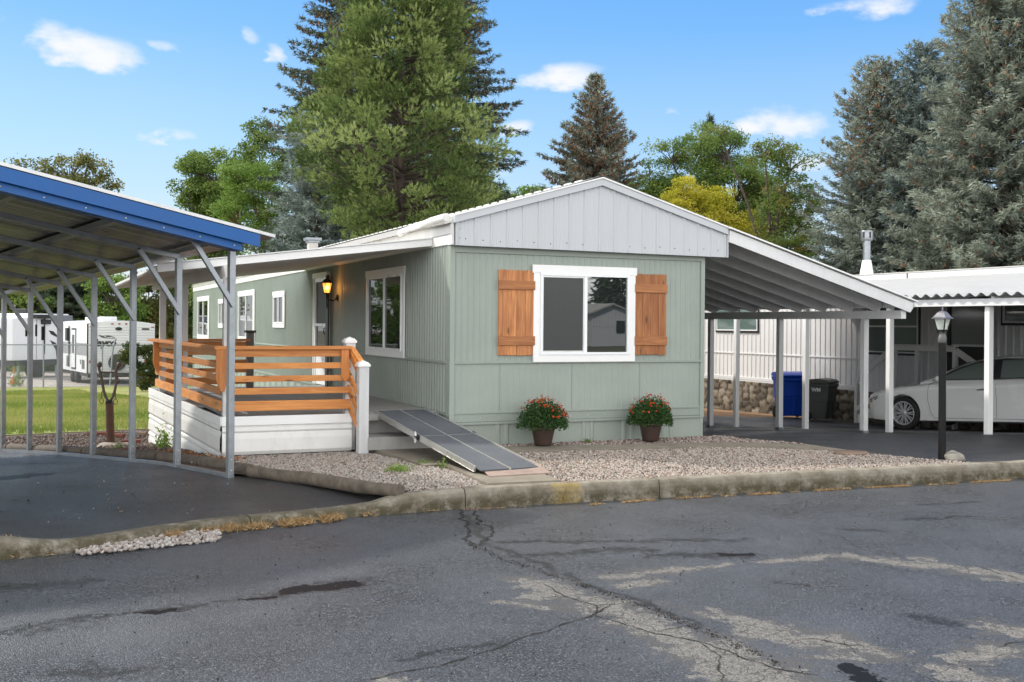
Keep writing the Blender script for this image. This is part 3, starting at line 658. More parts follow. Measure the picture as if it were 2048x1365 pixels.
def blades(C, D, L, wd, rg, lj=.35, drop=0.0):
    """one narrow leaf-blade (2 triangles as a kinked strip is overkill: 1 triangle) per centre C pointing along D"""
    n = len(C); D = D / (np.linalg.norm(D, axis=1)[:, None] + 1e-9); r = rg.normal(size=(n, 3)); s = np.cross(D, r); s /= (np.linalg.norm(s, axis=1)[:, None] + 1e-9)
    Ls = (L if np.ndim(L) else np.full(n, L)) * rg.uniform(1 - lj, 1 + lj, n); ws = (wd if np.ndim(wd) else np.full(n, wd)) * .5
    tip = C + D * Ls[:, None]; tip[:, 2] -= drop * Ls
    V = np.stack([C - s * ws[:, None], C + s * ws[:, None], tip], 1).reshape(-1, 3)
    return V, np.arange(3 * n).reshape(n, 3)
def leaves(C, D, L, wd, rg):
    """rhombic leaves (4 verts)"""
    n = len(C); D = D / (np.linalg.norm(D, axis=1)[:, None] + 1e-9); r = rg.normal(size=(n, 3)); s = np.cross(D, r); s /= (np.linalg.norm(s, axis=1)[:, None] + 1e-9)
    Ls = L * rg.uniform(.65, 1.3, n)[:, None]; k = wd * rg.uniform(.7, 1.2, n)[:, None] * .5
    V = np.stack([C - D * Ls * .5, C + s * k, C + D * Ls * .5, C - s * k], 1).reshape(-1, 3)
    return V, np.arange(4 * n).reshape(n, 4)
def build_kerb():
    # kerb swept along the road edge: (x, y of road-side foot, top height)
    K = [(-9, -3.95, -.02), (-6.2, -3.95, -.02), (-5.2, -3.90, -.02), (-4.83, -3.87, -.03), (-4.62, -3.86, -.07), (-4.45, -3.83, -.09), (-4.34, -3.80, -.10), (-3.9, -3.60, -.10), (-3.4, -3.37, -.10), (-2.7, -3.24, -.10), (-2.3, -3.18, -.098), (-2.1, -3.16, -.09), (-1.9, -3.14, -.08), (-1.7, -3.13, -.035), (-1.45, -3.12, -.01), (-1.02, -3.10, 0.0)]
    x = -.6
    while x < 12: K.append((x, -3.10 - .0637 * (x + 1.02), 0.004)); x += .35
    m, nt, b = mk('mossy_concrete_kerb'); v = nmap(nt); f = nnoise(nt, v, 4, 8, .7); f2 = nnoise(nt, v, 50, 4)
    sep = nt.nodes.new('ShaderNodeSeparateXYZ'); nt.links.new(v, sep.inputs[0])
    c = nramp(nt, f, [(.30, (.10, .085, .06)), (.45, (.19, .165, .125)), (.58, (.26, .235, .19)), (.72, (.33, .31, .26))])
    low = nt.nodes.new('ShaderNodeMapRange'); nt.links.new(sep.outputs[2], low.inputs[0]); low.inputs[1].default_value = .0; low.inputs[2].default_value = -.12; low.inputs[3].default_value = .0; low.inputs[4].default_value = 1.0
    f3 = nnoise(nt, v, 7, 7, .75); moss = nmath(nt, 'MULTIPLY', nramp(nt, f3, [(.36, (0, 0, 0)), (.54, (1, 1, 1))]), low.outputs[0])
    c = nmix(nt, moss, c, (.065, .055, .028))
    yl = capmask(nt, flatten(nt, v), [pxseg((1108, 988), (1155, 986), .06, -.09)], 1.3, nnoise(nt, v, 30, 8, .8), 1.6)
    c = nmix(nt, nmath(nt, 'MULTIPLY', yl, .55), c, (.42, .28, .05))
    nt.links.new(c, b.inputs['Base Color']); b.inputs['Roughness'].default_value = .85; nbump(nt, b, nmath(nt, 'ADD', f2, f), .55, .012)
    prof = lambda top: [(0.0, -.25), (.0, top - .07 if top > -.1 else -.165), (.012, top - .03), (.03, top - .008), (.05, top), (.13, top + .002), (.16, top - .006), (.165, -.25)]
    def seg(pts, seed):
        vs = []; fs = []; n = 8
        for i, (x, y, t) in enumerate(pts):
            a = pts[max(i - 1, 0)]; c_ = pts[min(i + 1, len(pts) - 1)]; d = Vector((c_[0] - a[0], c_[1] - a[1])).normalized(); nn = Vector((-d.y, d.x))
            wob = mnoise.noise(Vector((x * 2.2, y, seed))) * .012
            for (o_, z) in prof(t): vs.append((x + nn.x * (o_ + wob), y + nn.y * (o_ + wob), z + mnoise.noise(Vector((x * 3, z * 9, seed))) * .006))
        for i in range(len(pts) - 1):
            for k in range(n - 1): fs.append((i * n + k, (i + 1) * n + k, (i + 1) * n + k + 1, i * n + k + 1))
        fs += [tuple(range(n))[::-1], tuple(range((len(pts) - 1) * n, len(pts) * n))]
        mb = MB(); mb.add(vs, fs); o = mb.build('kerb', m); tag(o, kind='structure')
    def resample(a, b):
        out = []; xs = [p[0] for p in K]
        n = max(3, int((b - a) / .12))
        for i in range(n + 1):
            x = a + (b - a) * i / n; out.append((x, float(np.interp(x, xs, [p[1] for p in K])), float(np.interp(x, xs, [p[2] for p in K]))))
        return out
    cuts = [-9, -2.98, -1.012, .98, 2.62, 5.6, 11]
    for i in range(len(cuts) - 1): seg(resample(cuts[i] + .004, cuts[i + 1] - .004), i)
def build_paths():
    P1 = [(-.98, .45), (-.86, -1.56), (-.64, -1.53), (-.74, -2.98), (-.02, -3.04), (.22, -.77), (.74, -.76), (2.0, -.96), (3.43, -1.16), (4.13, -1.82), (4.40, -2.02), (4.34, -1.3), (3.69, -.84), (2.0, -.52), (.86, -.26), (.1, -.22), (-.02, -.02), (-.02, .45)]
    o = ground_patch('path', P1, lambda x, y: .022, M['concrete'], .6, thick=.12)
    return o
def window(root, T, W, Hh, trim=.09, tw=.03, panes='LR', screen=None, mats=None, drip=True, gl=None, sill=False, name='window'):
    """T maps (u right, v up, w out); outer trim size W x Hh starting at the origin"""
    mt, mf, mg = mats or (M['white'], M['vinyl'], gl or M['glass'])
    if gl: mg = gl
    mb = MB(T); e = .018 if drip else 0
    mb.box(-e, W + e, Hh - trim, Hh + .01, 0.004, tw + .004); mb.box(0, W, 0, trim, 0.004, tw); mb.box(0, trim, trim, Hh - trim, 0.004, tw - .002); mb.box(W - trim, W, trim, Hh - trim, 0.004, tw - .002)
    win = mb.build(name, mt, root, bevel=.003)
    a = trim; fw = .032; mb = MB(T)
    mb.box(a, W - a, a, a + fw, .004, tw + .010); mb.box(a, W - a, Hh - a - fw, Hh - a, .004, tw + .010); mb.box(a, a + fw, a + fw, Hh - a - fw, .004, tw + .010); mb.box(W - a - fw, W - a, a + fw, Hh - a - fw, .004, tw + .010)
    x0, x1, z0, z1 = a + fw, W - a - fw, a + fw, Hh - a - fw
    if panes == 'LR':
        xm = (x0 + x1) / 2; mb.box(xm - .022, xm + .022, z0, z1, .004, tw + .004); cells = [(x0, xm - .022, z0, z1), (xm + .022, x1, z0, z1)]
    elif panes == 'UD':
        zm = (z0 + z1) / 2; mb.box(x0, x1, zm - .02, zm + .02, .004, tw + .004); cells = [(x0, x1, z0, zm - .02), (x0, x1, zm + .02, z1)]
    else: cells = [(x0, x1, z0, z1)]
    mb.build('frame', mf, win, bevel=.002)
    for i, (p, q, r, s) in enumerate(cells):
        mb = MB(T); mb.box(p - .003, q + .003, r - .003, s + .003, .005, .012); mb.build('pane', mg, win)
        if screen is not None and i == screen:
            mb = MB(T); mb.box(p + .012, q - .012, r + .02, s - .02, .020, .0215); mb.build('insect_screen', M['screen'], win)
            mb = MB(T); mb.box(p, q, r, r + .02, .0135, .026); mb.box(p, q, s - .02, s, .0135, .026); mb.box(p, p + .014, r + .02, s - .02, .0135, .025); mb.box(q - .014, q, r + .02, s - .02, .0135, .025)
            mb.build('screen_frame', M['alu'], win)
    return win
HW, HL = 3.66, 23.2
def roof_z(x): return 3.385 - .283 * abs(x - 2.0)
def build_house():
    h = thing('mobile_home', 'sage green single-wide mobile home with white ribbed gable end', 'mobile home', (0, 0, 0))
    F_, S_ = (0, -1, 0), (-1, 0, 0)
    # structural core
    mb = MB(); mb.box(.012, HW - .012, .012, HL - .012, -.9, 2.60); mb.build('wall_core', M['sage'], h)
    mb = MB(); mb.corr((0.05, 0, 0), (1, 0, 0), (0, 0, 1), F_, HW - .1, 1, .081, .007, 'v', top=lambda a: 2.47, bot=lambda a: 1.045); mb.build('wall_panel', M['sage'], h)
    mb = MB()
    for x0, x1 in ((.05, .66), (.664, 1.665), (1.669, 2.67), (2.674, HW - .05)): mb.corr((x0, 0, 0), (1, 0, 0), (0, 0, 1), F_, x1 - x0, 1, .081, .003, 'v', top=lambda a: 1.04, bot=lambda a: .42)
    mb.build('lower_wall_panel', M['sage'], h)
    mb = MB()   # belt, bottom trims
    mb.box(.05, .47, -.020, -.001, 1.020, 1.050); mb.box(.46, HW - .05, -.023, -.001, 1.022, 1.056)
    mb.box(.02, HW - .02, -.020, -.001, .405, .425); mb.box(.02, HW - .02, -.010, -.001, .305, .405); mb.box(.0, 1.3, -.030, -.001, .272, .302); mb.box(1.295, 2.45, -.033, -.001, .270, .303); mb.box(2.44, HW + .01, -.028, -.001, .272, .300)
    mb.box(.05, HW - .05, -.022, -.001, 2.385, 2.47)
    mb.build('trim_strip', M['sage_trim'], h, bevel=.003)
    mb = MB(); mb.box(-.014, .05, -.022, -.0, .30, 2.49); mb.box(-.014, -.0, -.0, .09, .30, 2.49); mb.build('corner_trim', M['sage'], h, bevel=.004); mb = MB(); mb.box(HW - .05, HW + .014, -.018, -.0, .30, 2.47); mb.box(HW + .001, HW + .014, -.0, .06, .30, 2.47)
    mb.build('corner_trim', M['sage'], h, bevel=.004)
    mb = MB(); mb.corr((0, -.004, 0), (1, 0, 0), (0, 0, 1), F_, HW, 1, .60, .016, 'skirt', top=lambda a: .275, bot=lambda a: -.08); mb.build('skirting', M['sage'], h)
    # screw heads on the lower trim
    for i in range(14): mb = MB(); mb.lathe([(0, .003), (.005, .002), (.006, 0)], Matrix.Translation((.15 + i * .25, -.0105, .355)) @ Matrix.Rotation(R(90), 4, 'X'), 8); mb.build('screw', M['alu'], h)
    # long side facing the porch (x = 0)
    gp_ = lambda a: gz(0, a) - .06
    mb = MB(); mb.corr((0, .09, 0), (0, 1, 0), (0, 0, 1), S_, HL - .1, 1, .098, .014, 'v', top=lambda a: 2.475, bot=lambda a: 1.045); mb.build('side_panel', M['sage'], h)
    mb = MB(); mb.corr((0, .09, 0), (0, 1, 0), (0, 0, 1), S_, HL - .1, 1, .098, .013, 'v', top=lambda a: 1.03, bot=lambda a: .42); mb.build('lower_side_panel', M['sage'], h)
    mb = MB(); mb.box(-.024, -.001, .09, HL, 1.020, 1.052); mb.box(-.022, -.001, .06, HL, .385, .42); mb.build('side_trim', M['sage_trim'], h, bevel=.003)
    mb = MB(); mb.corr((.004, .0, 0), (0, 1, 0), (0, 0, 1), S_, HL, 1, .60, .016, 'skirt', top=lambda a: .384, bot=gp_); mb.build('side_skirting', M['sage'], h)
    mb = MB(); mb.corr((HW, .06, 0), (0, 1, 0), (0, 0, 1), (1, 0, 0), HL - .1, 1, .122, .011, 'v', top=lambda a: 2.47, bot=lambda a: gz(4, a) - .2); mb.build('far_side_panel', M['sage'], h)
    mb = MB(); mb.box(-.02, HW + .02, HL - .02, HL + .01, -.95, 2.7); mb.build('rear_panel', M['sage'], h)
    # white fascia band along the eave of the long side, attic wall above it
    mb = MB(); mb.box(-.028, 0.0, .001, HL, 2.476, 2.60); mb.box(-.040, 0.0, -.09, HL, 2.602, 2.728); mb.build('eave_board', M['white_old'], h, bevel=.004)
    mb = MB(); mb.box(-.03, .0, -.1, .03, 2.47, 2.74); mb.build('fascia_return', M['white_old'], h)
    # roof: two ribbed slopes (left one at grazing view)
    sl = .283; L2 = math.hypot(1, sl)
    mb = MB(); sl3 = .325; L3 = math.hypot(1, sl3); mb.corr((2.0, -.10, 3.40), (0, 1, 0), (-1 / L3, 0, -sl3 / L3), (-sl3 / L3, 0, 1 / L3), HL + .24, 2.12 * L3, .229, .012, 'rib'); mb.build('roof', M['roofgrey'], h)
    mb = MB(); mb.corr((2.0, -.16, 3.385), (0, 1, 0), (1 / L2, 0, -sl / L2), (sl / L2, 0, 1 / L2), HL + .3, 1.95 * L2, .229, .020, 'rib'); mb.build('roof', M['roofgrey'], h)
    mb = MB(); mb.add([(1.62, -.19, 3.385 - .38 * sl + .03), (2.0, -.19, 3.425), (2.3, -.19, 3.385 - .3 * sl + .03), (1.62, HL + .16, 3.385 - .38 * sl + .03), (2.0, HL + .16, 3.425), (2.3, HL + .16, 3.385 - .3 * sl + .03)], [(0, 1, 4, 3), (1, 2, 5, 4)])
    mb.build('ridge_cap', M['roofgrey'], h)
    mb = MB()   # raised panel laps seen along the skyline
    for i in range(70): mb.box(1.99, 2.01, .4 + i * .32, .60 + i * .32, 3.422, 3.438)
    mb.build('ridge_laps', M['roofwhite'], h)['kind'] = 'stuff'
    # gable end: white ribbed sheet hanging 12 cm proud of the front wall
    gy = -.125
    top = lambda a: roof_z(.03 + a) - .045
    mb = MB(); mb.corr((.03, gy, 0), (1, 0, 0), (0, 0, 1), F_, 3.92, 1, .215, .012, 'rib', top=top, bot=lambda a: 2.462 - .0045 * a)
    mb.build('gable', M['white_metal'], h)
    mb = MB(); mb.box(.035, 3.945, gy + .002, -.001, 2.475, 2.49); mb.add([(.035, gy + .004, 2.48), (3.945, gy + .004, 2.46), (3.945, gy + .004, roof_z(3.945) - .05), (2, gy + .004, 3.33), (.035, gy + .004, roof_z(.035) - .05)], [(0, 1, 2, 3, 4)])
    mb.build('gable_backing', M['white_old'], h)
    mb = MB(); mb.box(.012, .032, gy - .02, -.001, 2.462, roof_z(.02) - .03); mb.build('gable_edge', M['white_metal'], h, bevel=.002); mb = MB(); mb.box(3.945, 3.962, gy - .02, .02, 2.44, roof_z(3.95) - .03); mb.build('gable_edge', M['white_metal'], h, bevel=.002)
    def rake(x0, x1, mbx, dz=0, hgt=.085, y0=gy - .045, y1=gy + .05):
        mbx.prism([(x0, roof_z(x0) - hgt + dz), (x1, roof_z(x1) - hgt + dz), (x1, roof_z(x1) + dz), (x0, roof_z(x0) + dz)], y0, y1)
    mb = MB(); rake(-.02, 2.0, mb); rake(2.0, 3.94, mb); mb.build('rake_trim', M['white_metal'], h)
    mb = MB(); rake(-.02, 2.0, mb, .022, .020, gy - .06, gy + .12); rake(2.0, 3.94, mb, .022, .020, gy - .06, gy + .12); mb.build('rake_cap', M['white'], h)
    for x_, z_ in [(.14 + i * .229, 2.545 - .01 * (i % 3)) for i in range(17)] + [(.065, z) for z in (2.55, 2.66, 2.74)]:
        mb = MB(); mb.lathe([(0, .004), (.006, .003), (.008, 0)], Matrix.Translation((x_, gy - .001, z_)) @ Matrix.Rotation(R(90), 4, 'X'), 8); mb.build('screw', M['dark'], h)
    # white gutter stub along the eave
    mb = MB(); mb.tube([(-.085, -.06, 2.80), (-.085, .5, 2.795), (-.085, .52, 2.795), (-.085, 1.05, 2.775), (-.085, 1.62, 2.755), (-.085, 1.75, 2.73)], [.050, .050, .044, .044, .042, .040], 14); mb.build('gutter', M['white_old'], h)
    # windows
    w = window(h, frame((1.10, -.012, 1.037), (1, 0, 0), (0, 0, 1), F_), 1.475, 1.218, .092, .03, 'LR', 0, gl=M['glass_front'])
    for x0, y in ((.622, -.012), (2.572, -.012)):
        wd = .490 if x0 < 1 else .482; mb = MB(frame((x0, y, 1.125), (1, 0, 0), (0, 0, 1), F_)); n = 4 if x0 < 1 else 4; xx = 0; rnd = random.Random(int(x0 * 10))
        ws = [.13, .12, .12, .12] if x0 < 1 else [.115, .125, .122, .12]
        for k in range(n): mb.box(xx + .001, xx + ws[k] - .001, rnd.uniform(-.004, .003), 1.062 + rnd.uniform(-.003, .004), .0, .020); xx += ws[k]
        s = mb.build('shutter', M['shut'], h, bevel=.002)
        if x0 < 1: s['label'] = 'left shutter of wider dark stained boards'
        mb = MB(frame((x0, y, 1.125), (1, 0, 0), (0, 0, 1), F_)); mb.box(-.006, xx + .006, .125, .24, .0205, .040); mb.build('batten', M['shutx'], s, bevel=.003); mb = MB(frame((x0, y, 1.125), (1, 0, 0), (0, 0, 1), F_)); mb.box(-.006, xx + .004, .82, .93, .0205, .040); mb.build('batten', M['shutx'], s, bevel=.003)
    sw = lambda y0, z0: frame((-.014, y0, z0), (0, -1, 0), (0, 0, 1), S_)
    window(h, sw(3.525, 1.037), 1.83, 1.25, .092, .03, 'LR')
    window(h, sw(10.50, 1.405), 1.12, .742, .085, .03, 'LR'); window(h, sw(14.77, 1.045), 2.14, 1.215, .09, .03, 'LR')
    window(h, sw(17.90, 1.355), 1.0, .77, .085, .03, 'LR'); window(h, sw(22.07, .995), 2.4, 1.27, .10, .03, 'LR')
    # storm door, y 5.78..6.76, sill .43
    y0, y1, z0, z1 = 5.78, 6.78, .43, 2.37
    T = frame((-.014, y1, z0), (0, -1, 0), (0, 0, 1), S_); W = y1 - y0; Hh = z1 - z0
    mb = MB(T); mb.box(0, .05, 0, Hh, 0, .06); mb.box(W - .05, W, 0, Hh, 0, .06); mb.box(-.03, W + .03, Hh - .07, Hh + .02, 0, .07); d = mb.build('door', M['white'], h, bevel=.004)
    mb = MB(T); mb.box(.05, .12, 0, Hh - .07, 0, .045); mb.box(W - .12, W - .05, 0, Hh - .07, 0, .045); mb.box(.12, W - .12, .0, .62, 0, .03); mb.box(.12, W - .12, 1.02, 1.07, 0, .045); mb.box(.12, W - .12, Hh - .14, Hh - .07, 0, .045); mb.build('door_frame', M['vinyl'], d, bevel=.002)
    mb = MB(T); mb.box(.12, W - .12, 1.07, Hh - .14, 0, .018); mb.build('door_screen', M['brownscreen'], d)
    mb = MB(T); mb.box(.12, W - .12, .62, 1.02, 0, .018); mb.build('door_glass', M['glass'], d)
    mb = MB(T); mb.tube([(W - .09, .88, .045), (W - .09, .90, .085), (W - .09, .98, .085), (W - .09, 1.0, .045)], .009, 8); mb.lathe([(0, .06), (.018, .055), (.02, .045)], frame((0, 0, 0), (1, 0, 0), (0, 1, 0), (0, 0, 1)) @ Matrix.Translation((W - .09, .82, 0)), 12); mb.build('door_handle', M['black'], d)
    mb = MB(); mb.box(-.10, -.075, 5.60, 5.76, .43, 2.33); mb.build('door_edge', M['dark'], h)
    # lit porch lantern
    lx, ly, lz = -.20, 5.27, 2.10
    mb = MB(); mb.lathe([(.0, 0), (.055, .002), (.06, .012), (.04, .022), (.02, .03)], frame((-.016, ly, lz - .17), (0, 1, 0), (0, 0, 1), S_), 16)
    mb.tube([(-.03, ly, lz - .17), (-.09, ly, lz - .22), (-.16, ly, lz - .20), (-.20, ly, lz - .15), (lx, ly, lz - .10)], .011, 8)
    mb.tube([(lx, ly, lz - .36), (lx, ly, lz - .30), (lx, ly, lz - .22), (lx, ly, lz - .11)], [.006, .014, .012, .02], 8)
    mb.lathe([(.012, -.115), (.045, -.105), (.052, -.09)], Matrix.Translation((lx, ly, lz)), 6, False); lamp = mb.build('wall_lantern', M['black'], h)
    mb = MB()
    for k in range(6):
        a = math.pi / 3 * k; c, s_ = math.cos(a), math.sin(a); mb.tube([(lx + c * .05, ly + s_ * .05, lz - .09), (lx + c * .082, ly + s_ * .082, lz + .075)], .004, 5)
    mb.lathe([(.095, .07), (.088, .085), (.055, .125), (.02, .15), (.012, .17), (.018, .18), (.0, .21)], Matrix.Translation((lx, ly, lz)), 6, False); mb.build('lantern_cage', M['black'], lamp)
    m, nt, b = mk('amber_lit_glass'); b.inputs['Base Color'].default_value = (.9, .5, .15, 1); b.inputs['Transmission Weight'].default_value = .6; b.inputs['Roughness'].default_value = .3
    b.inputs['Emission Color'].default_value = (1, .42, .08, 1); b.inputs['Emission Strength'].default_value = .55
    mb = MB(); mb.lathe([(.045, -.088), (.077, .072)], Matrix.Translation((lx, ly, lz)), 6, False); mb.build('lantern_glass', m, lamp)
    m2, nt, b = mk('bulb'); b.inputs['Emission Color'].default_value = (1, .7, .35, 1); b.inputs['Emission Strength'].default_value = 6
    mb = MB(); mb.lathe([(0, .03), (.016, .015), (.02, 0), (.012, -.03), (.0, -.04)], Matrix.Translation((lx, ly, lz)), 10); mb.build('bulb', m2, lamp)
    pl = bpy.data.lights.new('lantern_light', 'POINT'); pl.energy = 1.5; pl.color = (1, .36, .06); pl.shadow_soft_size = .03
    po = bpy.data.objects.new('lantern_light', pl); col.objects.link(po); po.location = (lx + .0, ly - .10, lz - .01)
    # roof vents
    v = thing('roof_vent', 'small grey square roof vent on the far slope of the long roof', 'vent', (1.0, 11.35, 3.07))
    mb = MB(); mb.box(.90, 1.10, 11.25, 11.45, 2.95, 3.29); mb.build('vent_pipe', M['roofgrey'], v); mb = MB(); mb.box(.87, 1.13, 11.22, 11.48, 3.29, 3.345); mb.box(.83, 1.17, 11.18, 11.52, 3.34, 3.40); mb.build('vent_cap', M['galv'], v, bevel=.01)
def build_own_carport():
    c = thing('carport', 'white painted lean-to carport with exposed rafters on the right of the green home', 'carport', (5.5, 0, -.1))
    x0, xe = 3.96, 7.26; sl = .283; L2 = math.hypot(1, sl); Lb = 13.5; yf = -.20
    mb = MB(); mb.corr((x0 - .03, yf, roof_z(x0 - .03) - .004), (0, 1, 0), (1 / L2, 0, -sl / L2), (sl / L2, 0, 1 / L2), Lb, (xe - x0 + .03) * L2, .229, .020, 'rib'); mb.build('roof_sheet', M['roofwhite'], c)
    mb = MB(); mb.add([(x0, yf + .01, roof_z(x0) - .016), (xe, yf + .01, roof_z(xe) - .016), (xe, yf + Lb, roof_z(xe) - .016), (x0, yf + Lb, roof_z(x0) - .016)], [(0, 3, 2, 1)]); mb.build('roof_deck', M['roofgrey'], c)
    for i in range(22):
        y = yf + .045 + .61 * i; mb = MB(); xa = HW + .02; xb = xe - .02 if i == 0 else 7.20
        xa2 = x0 if i == 0 else xa
        hh = .165
        mb.prism([(xa2, roof_z(xa2) - hh - .018), (xb - .06, roof_z(xb - .06) - hh - .018), (xb, roof_z(xb) - hh * .55), (xb, roof_z(xb) - .018), (xa2, roof_z(xa2) - .018)], y - .02, y + .02)
        mb.build('rafter' if i else 'rake_board', M['beam_white'], c, bevel=.003)
    # purlins above rafters, seen as dark slots
    mb = MB()
    for k in range(5):
        x = 4.3 + k * .62; mb.bar((x, yf + .02, roof_z(x) - .03), (x, yf + Lb, roof_z(x) - .03), .09, .02, (-sl, 0, -1))
    mb.build('purlins', M['beam_white'], c)
    mb = MB(); mb.box(7.055, 7.145, yf + .075, Lb - .4, 1.642, 1.768); mb.build('beam', M['beam_white'], c, bevel=.004)
    # short tail over the front post
    mb = MB(); mb.box(xe - .02, xe + .0, yf, Lb - .3, roof_z(xe) - .075, roof_z(xe) - .01); mb.build('eave_board', M['beam_white'], c)
    mb = MB()
    mb.prism([(x0 - .02, roof_z(x0) + .002), (xe + .03, roof_z(xe + .03) + .002), (xe + .03, roof_z(xe + .03) + .022), (x0 - .02, roof_z(x0) + .022)], yf - .015, yf + .09); mb.build('rake_cap', M['white'], c)
    for i in range(7):
        y = .69 + 2.06 * i
        if y > Lb - .5: break
        mb = MB(); mb.box(7.055, 7.145, y - .045, y + .045, gz(7.1, y) - .08, 1.642); p = mb.build('post', M['post_white'], c, bevel=.004)
        mb = MB(); mb.box(7.048, 7.152, y - .052, y + .052, gz(7.1, y) - .04, gz(7.1, y) + .012); mb.build('post_base', M['galv'], p)
def build_porch_cover():
    c = thing('patio_cover', 'white metal patio cover sloping down over the porch deck', 'patio cover', (-1.4, .6, .4))
    y0, y1 = .62, 7.55; zl = lambda x: 2.545 + .128 * x; xe = -3.35; L2 = math.hypot(1, .128)
    mb = MB(); mb.corr((-.03, y0, zl(0) - .004), (0, 1, 0), (-1 / L2, 0, -.128 / L2), (-.128 / L2, 0, 1 / L2), y1 - y0, abs(xe) * L2, .30, .035, 'rib'); mb.build('roof_sheet', M['white_old'], c)
    mb = MB()
    mb.corr((-.03, y0, zl(0) - .006), (0, 1, 0), (-1 / L2, 0, -.128 / L2), (.128 / L2, 0, -1 / L2), y1 - y0, abs(xe) * L2, .15, .018, 'rib'); mb.build('ceiling_sheet', M['white_old'], c)
    def fb(xa, xb, ya, yb, lo, hi, nm, mt):
        mb = MB(); mb.prism([(xa, zl(xa) + lo), (xb, zl(xb) + lo), (xb, zl(xb) + hi), (xa, zl(xa) + hi)], ya, yb); return mb.build(nm, mt, c, bevel=.003)
    fb(-.03, xe, y0 - .03, y0 - .002, -.045, .045, 'front_fascia', M['white']); fb(-.03, xe, y0 - .05, y0 - .002, .046, .060, 'fascia_cap', M['roofwhite'])
    fb(-.03, xe, y1, y1 + .03, -.045, .045, 'rear_fascia', M['white'])
    mb = MB(); mb.box(-.06, -.0405, y0, y1, 2.485, 2.56); mb.build('wall_rail', M['white'], c)
    # beam and posts along the outer deck edge
    ex = lambda y: -2.60 - .040 * (y - .3)
    mb = MB(); zb = zl(-2.7) - .02
    mb.bar((ex(.1), .12, zb - .085), (ex(6.3), 6.3, zb - .085), .045, .15); mb.build('beam', M['post_white'], c, bevel=.003)
    for y in (.36, 3.30, 5.30):
        mb = MB(); x = ex(y); mb.box(x - .047, x + .047, y - .047, y + .047, .40 if y > 1 else gz(x, y) - .1, zb - .16); mb.build('post', M['post_white'], c, bevel=.004)
def build_deck():
    d = thing('porch_deck', 'porch deck with white metal skirt and grey floor boards along the green wall', 'deck', (-1.5, 2.5, 0))
    ex = lambda y: -2.66 - .040 * (y - .3); yb = 6.2; zt = .42
    # floor boards (run front to back)
    mb = MB(); x = -.02
    while x > -2.85:
        xa, xb = x, x - .138
        if xb > ex(.3): mb.box(xb, xa, .32 if xb < -1.1 else .42, yb, zt - .03, zt)
        else:
            ys = max(.32, (-(xb) - 2.66) / .04 + .3 + .05)
            if ys < yb - .2: mb.box(xb, xa, ys, yb, zt - .03, zt)
        x -= .143
    mb.build('floor_boards', M['deckwood'], d, bevel=.003)
    # skirts: front and left side
    mb = MB(); T = None
    mb.corr((ex(.3), .31, 0), (0, 0, 1), (1, 0, 0), (0, -1, 0), .335, 1, .335, .022, 'lap', top=lambda a: 1.52, bot=lambda a: 0)
    mb.v = [(x_, y_, z_ - .02) for x_, y_, z_ in mb.v]; mb.build('skirt', M['white_old'], d)
    mb = MB(); mb.box(ex(.3) - .01, ex(.3) + 1.52, .285, .31, .318, .425); mb.build('skirt_band', M['white'], d, bevel=.004)
    mb = MB(); ud = Vector((ex(yb) - ex(.3), yb - .3, 0)); Ls = ud.length; ud.normalize(); nn = Vector((-ud.y, ud.x, 0))
    mb.corr((ex(.3), .31, 0), (0, 0, 1), ud, nn, .335, 1, .335, .024, 'lap', top=lambda a: Ls, bot=lambda a: 0); mb.build('side_skirt', M['white_old'], d)
    mb = MB(); mb.corr((ex(.3), .31, -.55), (0, 0, 1), ud, nn, .55, 1, .275, .022, 'lap', top=lambda a: Ls, bot=lambda a: 0); mb.build('side_skirt', M['white_old'], d)
    mb = MB(); mb.bar((ex(.3) - .012, .30, .372), (ex(yb) - .012, yb, .372), .025, .108); mb.build('side_skirt_band', M['white'], d, bevel=.004)
    mb = MB(); mb.box(ex(yb), -.03, yb - .02, yb, -.6, .42); mb.build('rear_skirt', M['white_old'], d)
    mb = MB(); mb.box(-1.1, -.02, .44, .47, -.03, .385); mb.build('landing_joist', M['greywood'], d)
    mb = MB(); mb.box(-1.14, -.03, .30, .43, .33, .405); mb.build('landing_ledger', M['greywood'], d, bevel=.003)
    mb = MB(); mb.box(-1.05, -.10, -.10, -.05, .022, .17); mb.box(-1.05, -.10, -.05, .42, .145, .17); mb.build('lower_step', M['greywood'], d, bevel=.003)
    # railing
    ZB = [(.970, 1.040), (.822, .890), (.675, .750), (.485, .600)]
    r = -1.20
    mb = MB(); mb.box(ex(.3) - .10, -1.16, .235, .375, 1.195, 1.236); mb.build('handrail', M['or_x'], d, bevel=.004)
    mb = MB(); mb.box(ex(.3) + .09, r + .01, .290, .325, 1.11, 1.194); mb.build('rail_board', M['or_x'], d, bevel=.003)
    for a, b in ZB: mb = MB(); mb.box(ex(.3) + .08, r + .035, .275, .312, a, b); mb.build('rail_board', M['or_x'], d, bevel=.003)
    mb = MB(); mb.bar((ex(.375) - .03, .38, 1.215), (ex(5.75) - .03, 5.75, 1.215), .145, .040); mb.build('handrail', M['or_y'], d, bevel=.004)
    for a, b in ZB: mb = MB(); mb.bar((ex(.45) + .012, .42, (a + b) / 2), (ex(5.6) + .012, 5.6, (a + b) / 2), .036, b - a); mb.build('rail_board', M['or_y'], d, bevel=.003)
    mb = MB(); mb.bar((ex(.45) + .012, .42, 1.152), (ex(5.6) + .012, 5.6, 1.152), .036, .082); mb.build('rail_board', M['or_y'], d, bevel=.003)
